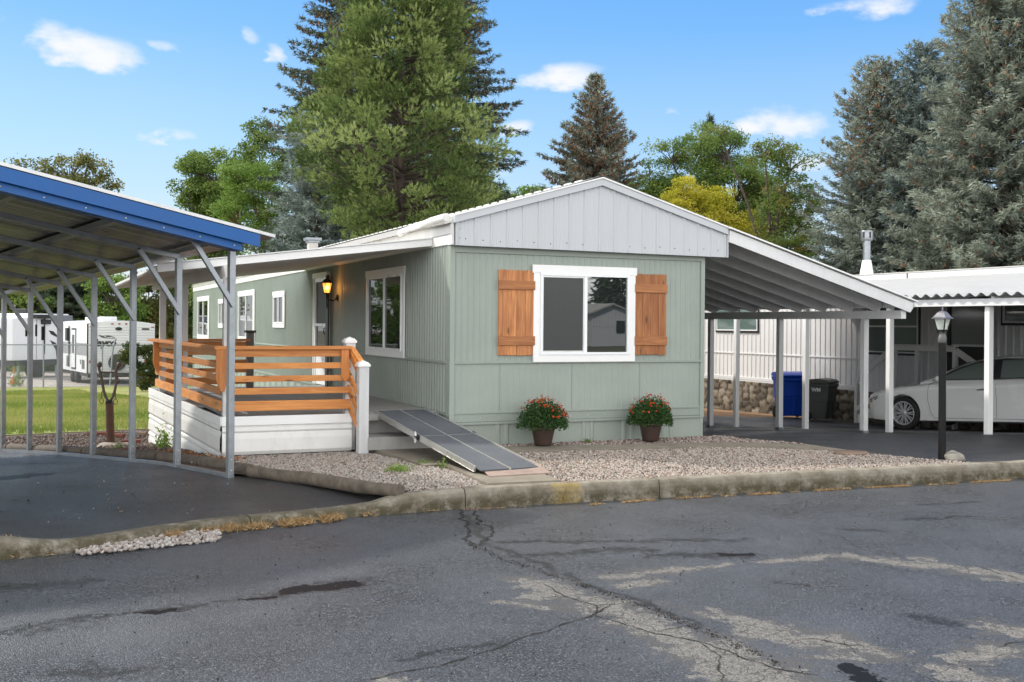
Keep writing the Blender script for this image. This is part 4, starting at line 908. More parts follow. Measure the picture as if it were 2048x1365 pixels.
    # orange brackets with clipped foot
    for y in (.30, 3.30, 5.30):
        x = ex(y) - .0; T = Matrix.Translation((x - .065, 0, 0)); mb = MB()
        mb.prism([(.0, .80), (.035, .72), (.075, .72), (.10, .80), (.10, 1.194), (-.02, 1.194), (-.02, .86)], y - .062 - .02, y - .022 - .02, T)
        mb.build('bracket', M['or_z'], d, bevel=.003)
    for x in (-1.235,):
        mb = MB(); mb.prism([(-.02, 1.194), (-.02, .86), (.03, .80), (.075, .86), (.075, 1.194)], .262, .30, Matrix.Translation((x - .03, -.012, 0))); mb.build('bracket', M['or_z'], d, bevel=.003)
    # newel posts by the ramp with stepped caps
    for (x, y, z) in ((-1.14, .43, 1.27), (-1.10, -.02, 1.00)):
        mb = MB(); mb.box(x - .060, x + .060, y - .06, y + .06, -.02, z); p = mb.build('newel_post', M['post_white'], d, bevel=.005)
        mb = MB(); mb.box(x - .074, x + .074, y - .074, y + .074, z + .001, z + .028)
        vs = [(x - .068, y - .068, z + .029), (x + .068, y - .068, z + .029), (x + .068, y + .068, z + .029), (x - .068, y + .068, z + .029), (x - .052, y - .052, z + .05), (x + .052, y - .052, z + .05), (x + .052, y + .052, z + .05), (x - .052, y + .052, z + .05), (x, y, z + .075)]
        mb.add(vs, [(0, 1, 5, 4), (1, 2, 6, 5), (2, 3, 7, 6), (3, 0, 4, 7), (4, 5, 8), (5, 6, 8), (6, 7, 8), (7, 4, 8)]); mb.build('post_cap', M['white'], p)
    for z0_, z1_ in ((1.20, .97), (.92, .68), (.74, .50), (.56, .30), ):
        mb = MB(); mb.bar((-1.165, .40, z0_), (-1.150, .03, z1_), .03, .085); mb.build('ramp_rail', M['or_y'], d, bevel=.003)
    mb = MB(); mb.bar((-1.14, .47, 1.262), (-1.10, .04, 1.05), .07, .03); mb.build('ramp_rail', M['or_y'], d, bevel=.003)
    # railing on the far side with dark capped post
    XDP = -1.35
    mb = MB(); mb.bar((ex(5.8), 5.85, 1.215), (XDP, 5.85, 1.215), .13, .04); mb.build('handrail', M['or_x'], d, bevel=.004)
    for a, b in ZB + [(1.11, 1.19)]: mb = MB(); mb.box(ex(5.8) + .05, XDP + .04, 5.86, 5.89, a, b); mb.build('rail_board', M['or_x'], d, bevel=.003)
    X = XDP
    mb = MB(); mb.box(X - .055, X + .055, 5.79, 5.91, .42, 1.335); p = mb.build('newel_post', paint('grey_brown_post', (.16, .15, .145), .7, .2, 8, bump=.4), d, bevel=.005); p['label'] = 'dark grey post with flat cap at the far railing'
    mb = MB(); mb.box(X - .085, X + .085, 5.76, 5.94, 1.336, 1.375); mb.build('post_cap', paint('dark_brown_cap', (.06, .045, .04), .6, .2, 8), p, bevel=.005)
def build_ramp():
    # folding aluminium ramp: local x along the slope (down), y across
    a = Vector((-.475, .50, .437)); b = Vector((-.262, -2.42, .068)); d = (b - a); L = d.length; xd = d.normalized(); yd = Vector((0, 0, 1)).cross(xd).normalized(); zd_ = xd.cross(yd)
    T = Matrix(((xd.x, yd.x, zd_.x, a.x), (xd.y, yd.y, zd_.y, a.y), (xd.z, yd.z, zd_.z, a.z), (0, 0, 0, 1)))
    r = thing('wheelchair_ramp', 'folding aluminium wheelchair ramp with grey grip surface from porch to concrete path', 'ramp', (-.37, -.9, 0))
    wd = .345; h1 = L * .475
    for (s0, s1) in ((0, h1 - .012), (h1 + .012, L)):
        for sg in (-1, 1):
            mb = MB(T); mb.box(s0, s1, sg * .012, sg * (wd - .022), -.012, .0); mb.build('grip_panel', M['grip'], r)
            mb = MB(T); s2 = s1 if s1 < L - .01 else s1 - .12; mb.box(s0, s2, sg * (wd - .022), sg * wd, -.050, .014); mb.box(s0, s2, sg * wd, sg * (wd + .006), -.050, -.042); mb.build('side_rail', M['alu'], r, bevel=.002)
        mb = MB(T); mb.box(s0, s1, -.0115, .0115, -.016, .004); mb.build('centre_hinge', M['alu'], r)
        mb = MB(T); mb.box(s0, s0 + .012, -wd + .022, wd - .022, -.03, .001) if s0 else mb.box(0, .014, -wd + .022, wd - .022, -.03, .001); mb.build('cross_bar', M['alu'], r)
    for sg in (-1, 1):
        mb = MB(T); mb.tube([(h1, sg * (wd - .03), -.02), (h1, sg * (wd + .02), -.02)], .022, 12); mb.box(h1 - .05, h1 + .05, sg * (wd + .001), sg * (wd + .006), -.05, .02); mb.build('fold_hinge', M['dark'], r)
    sg = -1 if (T @ Vector((0, -1, 0))).x < (T @ Vector((0, 1, 0))).x else 1
    mb = MB(T @ frame((h1 - .06, sg * (wd + .007), -.03), (1, 0, 0), (0, 0, 1), (0, sg, 0)))
    mb.lathe([(0, .004), (.045, .004), (.05, 0)], Matrix.Diagonal((.8, 1.35, 1, 1)), 20); mb.build('sticker', M['vinyl'], r)
    mb = MB(T @ frame((h1 - .06, sg * (wd + .012), -.03), (1, 0, 0), (0, 0, 1), (0, sg, 0)))
    mb.tube([(-.018 + i * .006, .018 * math.sin(i * 1.25), 0) for i in range(7)], .0035, 5); mb.build('sticker_mark', M['dark'], r)
    P = [gp(946, 921, .102), gp(1064, 920, .102), gp(1102, 946, .03), gp(979, 953, .03)]
    mb = MB(); zs = [.104, .104, .034, .034]; vs = [(p[0], p[1], z) for p, z in zip(P, zs)] + [(p[0], p[1], z - .012) for p, z in zip(P, zs)]
    mb.add(vs, [(0, 1, 2, 3), (4, 7, 6, 5), (0, 4, 5, 1), (1, 5, 6, 2), (2, 6, 7, 3), (3, 7, 4, 0)]); o = mb.build('threshold_board', M['plate'], bevel=.002); tag(o, 'worn pinkish board lying at the foot of the ramp', 'board')
def build_steel_carport():
    c = thing('steel_carport', 'galvanised steel carport with blue front fascia on the left', 'carport', (-2.82, -1.23, 0))
    o = Vector((-2.82, -1.235, 0)); rd = Vector((-.3, .954, 0)); pd = Vector((-.954, -.30, 0)); n = 7; sp = 1.243
    zt = lambda s: 2.268 - .0572 * s            # eave height along the row
    zp = lambda t: .176 * t if t < 3.0 else .176 * (6.0 - t)
    def P(s, t, dz=0.0): q = o + rd * s + pd * t; return Vector((q.x, q.y, zt(s) + zp(t) + dz))
    def gq(s, t): q = o + rd * s + pd * t; return gz(q.x, q.y) - .06
    row = (o.x, o.y)
    for i in range(n):
        s = i * sp
        for t in (0, 6.0):
            q = o + rd * s + pd * t; ground = gz(q.x, q.y) - .07 if t == 0 else gz(q.x, q.y) - .07
            mb = MB(frame((q.x, q.y, 0), pd, rd, (0, 0, 1))); mb.box(-.032, .032, -.032, .032, ground, zt(s) + .015); p = mb.build('post', M['galv'], c, bevel=.004)
            if t == 0:
                mb = MB(frame((q.x, q.y, 0), pd, rd, (0, 0, 1)))
                for zz in (ground + .09, ground + .2): mb.lathe([(0, .008), (.006, .006), (.008, 0)], frame((-.033 + .0, 0, zz), (0, 1, 0), (0, 0, 1), (-1, 0, 0)), 6); mb.lathe([(0, .008), (.006, .006), (.008, 0)], frame((0, -.033, zz), (1, 0, 0), (0, 0, 1), (0, -1, 0)), 6)
                mb.box(-.026, .026, -.026, .026, ground, ground + .015); mb.build('anchor', M['alu'], p)
        for (ta, tb) in ((0, 3.0), (6.0, 3.0)):
            mb = MB(); mb.bar(P(s, ta, .02), P(s, tb, .02), .058, .058); mb.build('rafter', M['galv'], c, bevel=.004)
        for (t0, t1) in ((.0, .46), (6.0, 5.54)):
            a = o + rd * (s + .045) + pd * t0; sgn = 1 if t1 > t0 else -1
            a = o + rd * s + pd * (t0 + sgn * .0) ; a.z = zt(s) - .60; b = P(s, t1, .0)
            a = a + rd * -.052; b = b + rd * -.052
            mb = MB(); mb.bar(a, b, .040, .050); mb.build('brace', M['galv'], c, bevel=.003)
    for t in (0, 6.0):
        mb = MB()
        a, b = o + rd * -.03 + pd * t, o + rd * (sp * 6 + .05) + pd * t
        k = 12
        for i in range(k):
            p0, p1 = a.lerp(b, i / k), a.lerp(b, (i + 1) / k); p0.z = gz(p0.x, p0.y) - .045; p1.z = gz(p1.x, p1.y) - .045; mb.bar(p0, p1, .055, .05)
        mb.build('base_rail', M['galv'], c)
        mb = MB(); mb.bar(P(-.2, t, .08), P(sp * 6 + .2, t, .08), .06, .05); mb.build('eave_rail', M['galv'], c)
    for t in (1.0, 1.95, 2.9, 4.1, 5.05):
        mb = MB(); mb.bar(P(-.2, t, .08), P(sp * 6 + .2, t, .08), .085, .06); mb.build('purlin', M['galv'], c)
    s0, s1 = -.28, sp * 6 + .25
    for (ta, tb) in ((-.31, 3.0), (6.31, 3.0)):
        a = P(s0, ta); a.z = zt(s0) + (zp(abs(ta)) if ta > 0 else 0) + (.176 * ta if ta < 0 else 0) + .125
        if ta > 6: a.z = zt(s0) - .176 * .31 + .125
        b = P(s0, tb, .125); v = (b - a); Lv = v.length; v.normalize(); e = P(s1, tb, .125) - P(s0, tb, .125); Le = e.length; e.normalize(); nn = e.cross(v)
        if nn.z < 0: nn = -nn
        mb = MB(); mb.corr(a, e, v, nn, Le, Lv, .229, .02, 'rib'); mb.build('roof_sheet', M['galv_roof'], c)
        mb = MB(); mb.bar(a + nn * .02 - e * .012, b + nn * .02 - e * .012, .05, .03); mb.build('roof_edge', M['roofwhite'], c)
    # blue fascia: vertical face and inward flange, front end
    for (ta, tb) in ((-.15, 3.0), (6.15, 3.0)):
        a = o + rd * (s0 + .0) + pd * ta; b = o + rd * (s0 + .0) + pd * tb
        za = zt(s0) + (.176 * ta if ta < 3 else .176 * (6 - ta)); zb = zt(s0) + zp(tb)
        mb = MB(); f = -rd * .028
        def quadbox(z0a, z1a, off0, off1):
            p = [a + rd * off0, b + rd * off0, b + rd * off1, a + rd * off1]; zs = [za, zb, zb, za]
            vs = [(q.x, q.y, z + z0a) for q, z in zip(p, zs)] + [(q.x, q.y, z + z1a) for q, z in zip(p, zs)]
            mb.add(vs, [(0, 3, 2, 1), (4, 5, 6, 7), (0, 1, 5, 4), (1, 2, 6, 5), (2, 3, 7, 6), (3, 0, 4, 7)])
        quadbox(.0, .122, -.030, -.015); fa = mb.build('fascia', M['blue'], c)
        if ta < 3: a = o + rd * s0 + pd * .02; za = zt(s0) + .176 * .02
        mb = MB(); quadbox(-.075, -.003, .02, .20); mb.build('fascia_flange', M['blue'], c)
        mb = MB(); quadbox(-.0025, .02, -.016, .05); mb.build('fascia_lip', M['blue'], c)
        if ta < 3:
            mb = MB()
            for i in range(8):
                t = .1 + i * .36; q = o + rd * (s0 + .018) + pd * t; mb.lathe([(0, .006), (.007, .004), (.010, 0)], frame((q.x, q.y, zt(s0) + zp(t) - .04), pd, (0, 0, 1), -rd), 8)
            mb.build('fascia_screws', M['alu'], c)
    mb = MB(); mb.bar(P(s0, 3.0, .05), P(s1, 3.0, .05), .3, .02); mb.build('ridge_cap', M['roofwhite'], c)
# ------------------------------------------------------------------ trees
LM = {}
def leafm(key):
    if key in LM: return LM[key]
    P = {
     'pine': ([(.035, .060, .020), (.080, .125, .036), (.15, .21, .058), (.255, .325, .10), (.36, .42, .17)], .22),
     'spruce_green': ([(.035, .055, .036), (.075, .105, .070), (.12, .15, .10), (.18, .21, .145)], .12),
     'spruce_blue': ([(.075, .105, .095), (.16, .205, .185), (.26, .315, .285), (.38, .44, .40)], .12),
     'spruce_grey': ([(.085, .105, .085), (.18, .21, .165), (.28, .315, .25), (.40, .44, .365)], .14),
     'cone': ([(.13, .07, .04), (.24, .13, .075), (.33, .19, .11)], .0),
     'maple': ([(.06, .105, .025), (.115, .18, .038), (.175, .25, .055), (.25, .32, .09)], .4),
     'locust': ([(.085, .16, .032), (.15, .25, .05), (.22, .33, .07), (.31, .41, .11)], .45),
     'mid': ([(.07, .13, .03), (.13, .21, .05), (.20, .28, .065), (.29, .32, .10)], .4),
     'gold': ([(.32, .33, .03), (.50, .48, .05), (.66, .60, .08), (.74, .66, .16)], .5),
     'rusty': ([(.06, .12, .028), (.11, .18, .04), (.17, .22, .05), (.34, .14, .05)], .4),
     'olive': ([(.07, .082, .024), (.13, .145, .042), (.20, .20, .06), (.29, .25, .08)], .35),
     'shrub': ([(.030, .050, .015), (.055, .085, .025), (.09, .12, .035), (.19, .10, .04)], .3),
     'mum': ([(.020, .055, .014), (.040, .095, .022), (.065, .13, .035)], .25),
     'flower': ([(.42, .045, .010), (.60, .085, .018), (.72, .15, .03)], .2),
    }[key]
    LM[key] = leafmat('foliage_' + key, P[0], P[1]); return LM[key]
def limb_tube(mb, pts, r0, r1, n=6):
    k = len(pts); mb.tube(pts, [r0 + (r1 - r0) * i / (k - 1) for i in range(k)], n, cap=False)
def tree_root(name, label, cat, x, y, group=None): return thing(name, label, cat, (x, y, gz(x, y)), group=group)
def tone_field(C, rg, scale=1.2, amp=.35):
    """clump to clump differences in leaf colour"""
    ph = rg.uniform(0, 6, 6)
    f = np.sin(C[:, 0] / scale * 2.1 + ph[0]) * np.sin(C[:, 1] / scale * 1.7 + ph[1]) + np.sin(C[:, 2] / scale * 2.6 + ph[2] + C[:, 0] / scale)
    return .45 + amp * f * .5 + rg.normal(0, .12, len(C))
def conifer(name, label, u, v_top, depth, rbase, kind, seed, v_base=None, nb=150, droop=.35, up=.15, cones=0, cone_frac=.35, pw=.85, low=.06, bl=.15, bw=.035, nbl=8, dens=1.0, minr=.25, group=None, tuftd=.16):
    rg = np.random.default_rng(seed); rnd = random.Random(seed)
    base = at_depth(u, 650, depth); x, y = base.x, base.y; z0 = gz(x, y)
    top = at_depth(u, v_top, depth).z; H = top - z0
    root = tree_root(name, label, 'tree', x, y, group)
    mb = MB(); limb_tube(mb, [Vector((x + math.sin(i * .9 + seed) * .03 * i * .3, y, z0 - .2 + (H) * i / 8)) for i in range(9)], .018 * H + .05, .02, 9)
    C = []; D = []; Cn = []; TP = []
    for i in range(nb):
        nlev = max(8, nb // 8); t = low + (1 - low) * ((int(i / nb * nlev) + .5 + rnd.uniform(-.22, .22)) / nlev) ** .92; t = min(t, .995); az = i * 2.39996 + rnd.uniform(-.4, .4)
        r = (rbase * (1 - t) ** pw + minr * (1 - t * .6)) * rnd.uniform(.72, 1.15)
        if rnd.random() < .08: r *= 1.18
        hz = z0 + t * H; a0 = up + .5 * (t ** 2) ; dr = droop * (1 - t * .7) * rnd.uniform(.6, 1.3)
        dx, dy = math.cos(az), math.sin(az); pts = []
        K = 7
        for k in range(K + 1):
            s = k / K; rr = r * s; zz = hz + rr * a0 - dr * r * s * s + (.10 * r * s ** 4)
            bend = math.sin(s * 2 + i) * .06 * r
            pts.append(Vector((x + dx * rr - dy * bend, y + dy * rr + dx * bend, zz)))
        limb_tube(mb, pts, .008 + .008 * r, .004, 4)
        nt_ = max(3, int(r / (.17 / dens)))
        for j in range(nt_):
            s = (.18 if t < .9 else 0) + (1 - (.18 if t < .9 else 0)) * (j + rnd.random()) / nt_; k = min(K - 1, int(s * K)); p = pts[k].lerp(pts[k + 1], s * K - k)
            dirb = (pts[k + 1] - pts[k]).normalized(); side = Vector((-dirb.y, dirb.x, 0)).normalized()
            for sg in (-1, 1):
                tl = (.16 + .42 * r * (1 - s) ** .8 * .55) * rnd.uniform(.6, 1.2); td = (dirb * .75 + side * sg * rnd.uniform(.6, 1.1) + Vector((0, 0, rnd.uniform(-.35, .15)))).normalized()
                m_ = max(1, int(tl / tuftd * dens))
                for q in range(m_):
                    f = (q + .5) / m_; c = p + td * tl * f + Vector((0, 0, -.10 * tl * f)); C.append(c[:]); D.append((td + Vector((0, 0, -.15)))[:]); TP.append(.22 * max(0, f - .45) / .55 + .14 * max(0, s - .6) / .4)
                    if cones and t > 1 - cone_frac and rnd.random() < cones * (t - (1 - cone_frac)) / cone_frac: Cn.append((c.x, c.y, c.z - .05))
        C.append(pts[-1][:]); D.append((pts[-1] - pts[-2]).normalized()[:]); TP.append(.3)
    for k in range(10):
        C.append((x, y, z0 + H * (1 - .012 * k))); D.append((0, 0, 1)); TP.append(.2)
    C = np.array(C); D = np.array(D)
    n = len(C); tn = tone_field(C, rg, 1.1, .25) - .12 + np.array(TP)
    CC = np.repeat(C, nbl, 0) + rg.normal(0, .035, (n * nbl, 3)); DD = np.repeat(D, nbl, 0) * .9 + rg.normal(0, .42, (n * nbl, 3)); DD[:, 2] += .03
    V, F = blades(CC, DD, bl, bw, rg); tone = np.clip(np.repeat(tn, nbl) + rg.normal(0, .10, n * nbl), 0, 1)
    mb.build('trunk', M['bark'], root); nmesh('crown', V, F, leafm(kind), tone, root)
    if Cn:
        Cn = np.array(Cn); k = 5; CC = np.repeat(Cn, k, 0) + rg.normal(0, .02, (len(Cn) * k, 3)); DD = rg.normal(0, .3, CC.shape); DD[:, 2] -= 1
        V, F = leaves(CC, DD, .13, .055, rg); o = nmesh('cones', V, F, leafm('cone'), np.repeat(rg.random(len(Cn)), k), root)
    return root
def pine(name, label, u, depth, prof, kind, seed, nclump=330, per=26, nbl=9, puff=.55, group=None, base_v=None, dead=18):
    """prof: list of (v, left_u, right_u) crown silhouette in the photograph, used for the crown's real radius"""
    rg = np.random.default_rng(seed); rnd = random.Random(seed)
    base = at_depth(u, 650, depth); x, y = base.x, base.y; z0 = gz(x, y)
    zz = [at_depth(u, v, depth).z for v, a, b in prof][::-1]; rr = [(b - a) / 2 * depth / F_PX for v, a, b in prof][::-1]; cc = [((a + b) / 2 - u) * depth / F_PX for v, a, b in prof][::-1]
    H = zz[-1] - z0; root = tree_root(name, label, 'tree', x, y, group)
    mb = MB(); tr = [Vector((x, y, z0 - .2)), Vector((x + .05, y, z0 + H * .3)), Vector((x - .05, y, z0 + H * .6)), Vector((x, y, z0 + H * .93))]; limb_tube(mb, tr, .22, .04, 10)
    rt = _r0; C = []; D = []; T = []
    zlo, zhi = zz[0], zz[-1]
    for i in range(nclump):
        t = (i + rnd.random()) / nclump; z = zlo + (zhi - zlo) * t; R_ = float(np.interp(z, zz, rr)); off = float(np.interp(z, zz, cc)); az = i * 2.39996 + rnd.uniform(-.5, .5)
        f = rnd.uniform(.66, 1.10) if rnd.random() < .88 else rnd.uniform(.4, .7); f *= 1 + .17 * math.sin(az * 3 + z * 1.9 + seed)
        rad = max(.0, R_ - puff * .4) * f
        c = Vector((x, y, z)) + rt * off * (.4 + .6 * f) + Vector((math.cos(az) * rad, math.sin(az) * rad, 0))
        b0 = Vector((x, y, z - rad * rnd.uniform(.15, .45))); mid = b0.lerp(c, .55) + Vector((0, 0, -.08 * rad)); limb_tube(mb, [b0, mid, c - Vector((0, 0, .12))], .02 + .012 * rad, .008, 5)
        pr = puff * rnd.uniform(.65, 1.25); tclump = rnd.uniform(.12, .85)
        d = rg.normal(0, 1, (per, 3)); d /= np.linalg.norm(d, axis=1)[:, None]; d[:, 2] = d[:, 2] * .8 + .25; q = rg.random(per) ** .45
        out = np.array([math.cos(az), math.sin(az), .25]); pos = np.array(c[:]) + d * (q * pr)[:, None] * np.array([1, 1, .72]) + out * .1
        C.append(pos); D.append(d * .8 + out * .35 + np.array([0, 0, .35])); T.append(np.full(per, tclump) + d[:, 2] * .08)
    C = np.concatenate(C); D = np.concatenate(D); T = np.concatenate(T); n = len(C)
    DD = np.repeat(D, nbl, 0) + rg.normal(0, .30, (n * nbl, 3)); CC = np.repeat(C, nbl, 0) + rg.normal(0, .015, (n * nbl, 3))
    V, F = blades(CC, DD, .12, .026, rg); tone = np.clip(np.repeat(T, nbl) + rg.normal(0, .13, n * nbl), 0, 1)
    # bare inner twigs
    for i in range(dead):
        z = zlo + (zhi - zlo) * rnd.uniform(.1, .6); az = rnd.uniform(0, 6.28); L = rnd.uniform(.8, 2.0); p0 = Vector((x, y, z))
        pts = [p0 + Vector((math.cos(az) * L * s, math.sin(az) * L * s, .25 * L * math.sin(s * 2.4))) for s in (0, .3, .6, .85, 1.0)]; limb_tube(mb, pts, .03, .008, 5)
    mb.build('trunk', M['bark'], root); nmesh('crown', V, F, leafm(kind), tone, root); return root
def broadleaf(name, label, u, depth, lobes, kind, seed, leaf=(.10, .055), per=110, ncl=1.0, cat='tree', group=None, trunk_r=.14, bark='bark', gap=.0, clr=.55, z_trunk=None, lean=0, sparse=False, fray=.0):
    """lobes: (u, v, half width px, half height px, relative depth m) masses of the crown; leaves gather in clumps along limbs"""
    rg = np.random.default_rng(seed); rnd = random.Random(seed)
    base = at_depth(u, 650, depth); x, y = base.x, base.y; z0 = gz(x, y)
    root = tree_root(name, label, cat, x, y, group); mb = MB()
    L = []
    for (lu, lv, hw, hh, dd) in lobes:
        c = at_depth(lu, lv, depth + dd); L.append((Vector(c), hw * depth / F_PX, hh * depth / F_PX))
    zc = min(c.z - b for c, a, b in L); fork = Vector((x, y, z0 + max(.3, (zc - z0) * .8))); limb_tube(mb, [Vector((x, y, z0 - .2)), Vector((x, y, z0)).lerp(fork, .5) + Vector((lean, 0, 0)), fork], trunk_r, trunk_r * .7, 9)
    C = []; D = []; T = []
    for (c, a, b) in L:
        hub = c - Vector((0, 0, b * .45)); limb_tube(mb, [fork, fork.lerp(hub, .5) + Vector((rnd.uniform(-.2, .2), 0, rnd.uniform(0, .3))), hub], trunk_r * .55, trunk_r * .22, 6)
        vol = a * a * b; n = max(5, int(ncl * 8.0 * (a * a * b) ** .62 / clr ** 1.4))
        for i in range(n):
            d = Vector((rnd.gauss(0, 1), rnd.gauss(0, 1), rnd.gauss(0, 1))).normalized(); f = rnd.uniform(.45, 1.0) ** .6 * (1 + fray * rnd.uniform(-.2, 1))
            wob = 1 + .14 * math.sin(d.x * 5 + seed) + .12 * math.sin(d.z * 6 + i * .01)
            p = c + (_r0 * d.x * a + _f * d.y * min(a, 2.2) * .8 + Vector((0, 0, 1)) * d.z * b) * f * wob
            limb_tube(mb, [hub, hub.lerp(p, .5) + Vector((0, 0, .1 * b)), p], .022 + .01 * a, .006, 4)
            cr = clr * rnd.uniform(.6, 1.3); m_ = int(per * 1.9 * rnd.uniform(.6, 1.3) * (1 - gap)); tc = rnd.uniform(.22, .75)
            q = rg.normal(0, 1, (m_, 3)); q /= np.linalg.norm(q, axis=1)[:, None]; q *= (rg.random(m_) ** .5)[:, None] * cr; q[:, 2] *= .62
            C.append(np.array(p[:]) + q); dd_ = q / cr + rg.normal(0, .7, q.shape); dd_[:, 2] -= .2; D.append(dd_); T.append(np.full(m_, tc))
    C = np.concatenate(C); D = np.concatenate(D); T = np.concatenate(T) + rg.normal(0, .13, len(C))
    keep = C[:, 2] > (g(C[:, 0], C[:, 1]) + .05); C, D, T = C[keep], D[keep], T[keep]
    V, F = leaves(C, D, leaf[0], leaf[1], rg); mb.build('trunk', M[bark], root); nmesh('crown', V, F, leafm(kind), np.clip(T, 0, 1), root); return root
def build_trees():
    pine('pine_tree', 'large bright green pine with rounded clumps behind the green home roof', 800, 32,
         [(-70, 760, 860), (-20, 730, 900), (40, 700, 930), (90, 672, 920), (150, 640, 925), (190, 655, 925), (240, 620, 945), (300, 575, 985), (340, 585, 1000), (390, 640, 1000), (430, 670, 985), (480, 700, 960), (520, 740, 900)], 'pine', 3, nclump=400, per=62, nbl=9, puff=.60)
    conifer('spruce_tree', 'dark drooping spruce with brown cones left behind the big pine', 695, -150, 43, 5.0, 'spruce_green', 5, nb=330, droop=.42, up=.08, cones=.75, cone_frac=.55, pw=.72, bl=.17, bw=.042, low=.18)
    conifer('spruce_tree', 'dark drooping spruce with brown cones right behind the big pine', 880, -140, 42, 4.7, 'spruce_green', 6, nb=300, droop=.52, up=.05, cones=.75, cone_frac=.55, pw=.62, bl=.17, bw=.042, low=.22)
    conifer('blue_spruce_tree', 'pale blue spruce low at the left foot of the big pine', 632, 235, 37, 2.1, 'spruce_blue', 7, nb=230, droop=.35, up=.1, pw=.45, bl=.15, bw=.040, low=.1, dens=1.15)
    conifer('spruce_tree', 'pointed spruce with a rusty brown cone-laden top behind the gable peak', 1187, 152, 46, 5.6, 'spruce_grey', 8, nb=300, droop=.28, up=.12, cones=2.6, cone_frac=.62, pw=.98, bl=.17, bw=.042, low=.15, minr=.3, dens=1.1)
    conifer('spruce_tree', 'grey-brown spruce with reddish tint left of the blue spruce at right', 1752, 128, 36, 3.0, 'spruce_grey', 9, nb=300, droop=.18, up=.25, cones=.35, cone_frac=.5, pw=.58, bl=.15, bw=.036, low=.05, dens=1.25)
    conifer('blue_spruce_tree', 'silvery blue spruce between the two big spruces above the white home', 1850, 95, 35, 2.8, 'spruce_blue', 10, nb=290, droop=.22, up=.2, pw=.5, bl=.15, bw=.040, low=.05, dens=1.3)
    conifer('spruce_tree', 'largest spruce at the far right reaching above the picture', 2010, -130, 31, 3.6, 'spruce_grey', 11, nb=430, droop=.2, up=.2, cones=.12, cone_frac=1.0, pw=.55, bl=.15, bw=.038, low=.04, dens=1.35)
    conifer('conifer_tree', 'small dark conifer tip rising above the locust at right', 1413, 232, 50, 1.0, 'spruce_green', 12, nb=90, droop=.1, up=.5, pw=.8, bl=.2, bw=.05)
    broadleaf('maple_tree', 'dark green maple left of the locust behind the blue carport', 420, 56, [(430, 350, 60, 58, 0), (400, 420, 45, 50, 1), (470, 420, 55, 60, 0), (380, 375, 26, 20, 0), (430, 480, 60, 50, 0), (395, 470, 50, 50, 0), (440, 400, 60, 50, 2), (400, 340, 40, 35, 1)], 'maple', 21, (.14, .10), 120, clr=.65, trunk_r=.2)
    broadleaf('tall_thin_tree', 'tall dark leafy tree top just left of the pine', 520, 52, [(515, 270, 28, 36, 0), (525, 330, 48, 42, 0), (500, 310, 30, 30, 0)], 'maple', 22, (.12, .07), 100, clr=.5, trunk_r=.12)
    broadleaf('locust_tree', 'bright green locust with thin pale trunk beside the blue carport tip', 538, 46, [(500, 370, 60, 45, 0), (540, 410, 55, 55, 0), (480, 440, 50, 45, 0), (550, 470, 45, 50, 0), (500, 350, 40, 30, 0), (590, 500, 40, 50, 1)], 'locust', 23, (.13, .045), 150, clr=.55, bark='barkred', trunk_r=.10)
    broadleaf('ash_tree', 'sparse leafy treetop above the blue carport at far left', 120, 62, [(60, 350, 55, 34, 0), (140, 345, 50, 44, 0), (195, 350, 30, 28, 0), (120, 385, 100, 40, 0), (215, 372, 20, 8, 0), (180, 310, 14, 16, 0)], 'olive', 24, (.20, .10), 26, ncl=1.2, clr=.6, trunk_r=.15)
    broadleaf('small_tree', 'pale green treetop peeking over the roof left of the gable peak', 1035, 52, [(1040, 392, 34, 20, 0), (1015, 405, 30, 22, 0), (1068, 398, 24, 28, 0), (1000, 420, 30, 20, 0)], 'locust', 25, (.12, .07), 90, clr=.5)
    broadleaf('locust_tree', 'large green locust with airy right side behind the carport roof', 1430, 44, [(1345, 310, 42, 34, 0), (1400, 290, 45, 36, 1), (1450, 300, 50, 45, 0), (1380, 370, 60, 45, 0), (1470, 380, 70, 55, 0), (1330, 390, 45, 40, 0), (1420, 440, 80, 50, 0), (1520, 440, 60, 60, 0), (1300, 350, 30, 40, 0), (1500, 345, 45, 40, 1), (1540, 390, 40, 40, 0), (1430, 345, 50, 40, 1)], 'mid', 26, (.13, .05), 120, clr=.55, trunk_r=.16)
    broadleaf('rusty_leaf_tree', 'airy tree with rust tinted branch ends right of the green locust', 1540, 40, [(1530, 300, 50, 24, 0), (1580, 325, 48, 36, 0), (1590, 390, 45, 34, 0), (1550, 440, 60, 50, 0), (1620, 400, 26, 24, 0), (1600, 470, 45, 40, 0), (1440, 260, 26, 22, 0), (1570, 420, 50, 50, 1)], 'rusty', 27, (.12, .055), 60, ncl=1.15, clr=.5, trunk_r=.12)
    broadleaf('golden_tree', 'yellow-gold leafy tree above the carport rafters', 1400, 42.5, [(1370, 385, 30, 36, 0), (1400, 420, 50, 42, 0), (1440, 455, 60, 40, 0), (1500, 450, 32, 30, 0), (1430, 400, 40, 36, 0), (1510, 470, 40, 34, 0), (1350, 420, 26, 36, 0), (1480, 480, 60, 34, 0)], 'gold', 28, (.10, .042), 120, clr=.4, trunk_r=.09)
    broadleaf('sumac_shrub', 'low green shrub with orange-red tips right of the golden tree', 1590, 39, [(1570, 500, 40, 28, 0), (1615, 490, 34, 24, 0), (1600, 530, 50, 34, 0)], 'rusty', 29, (.09, .04), 120, clr=.35, cat='shrub', trunk_r=.05)
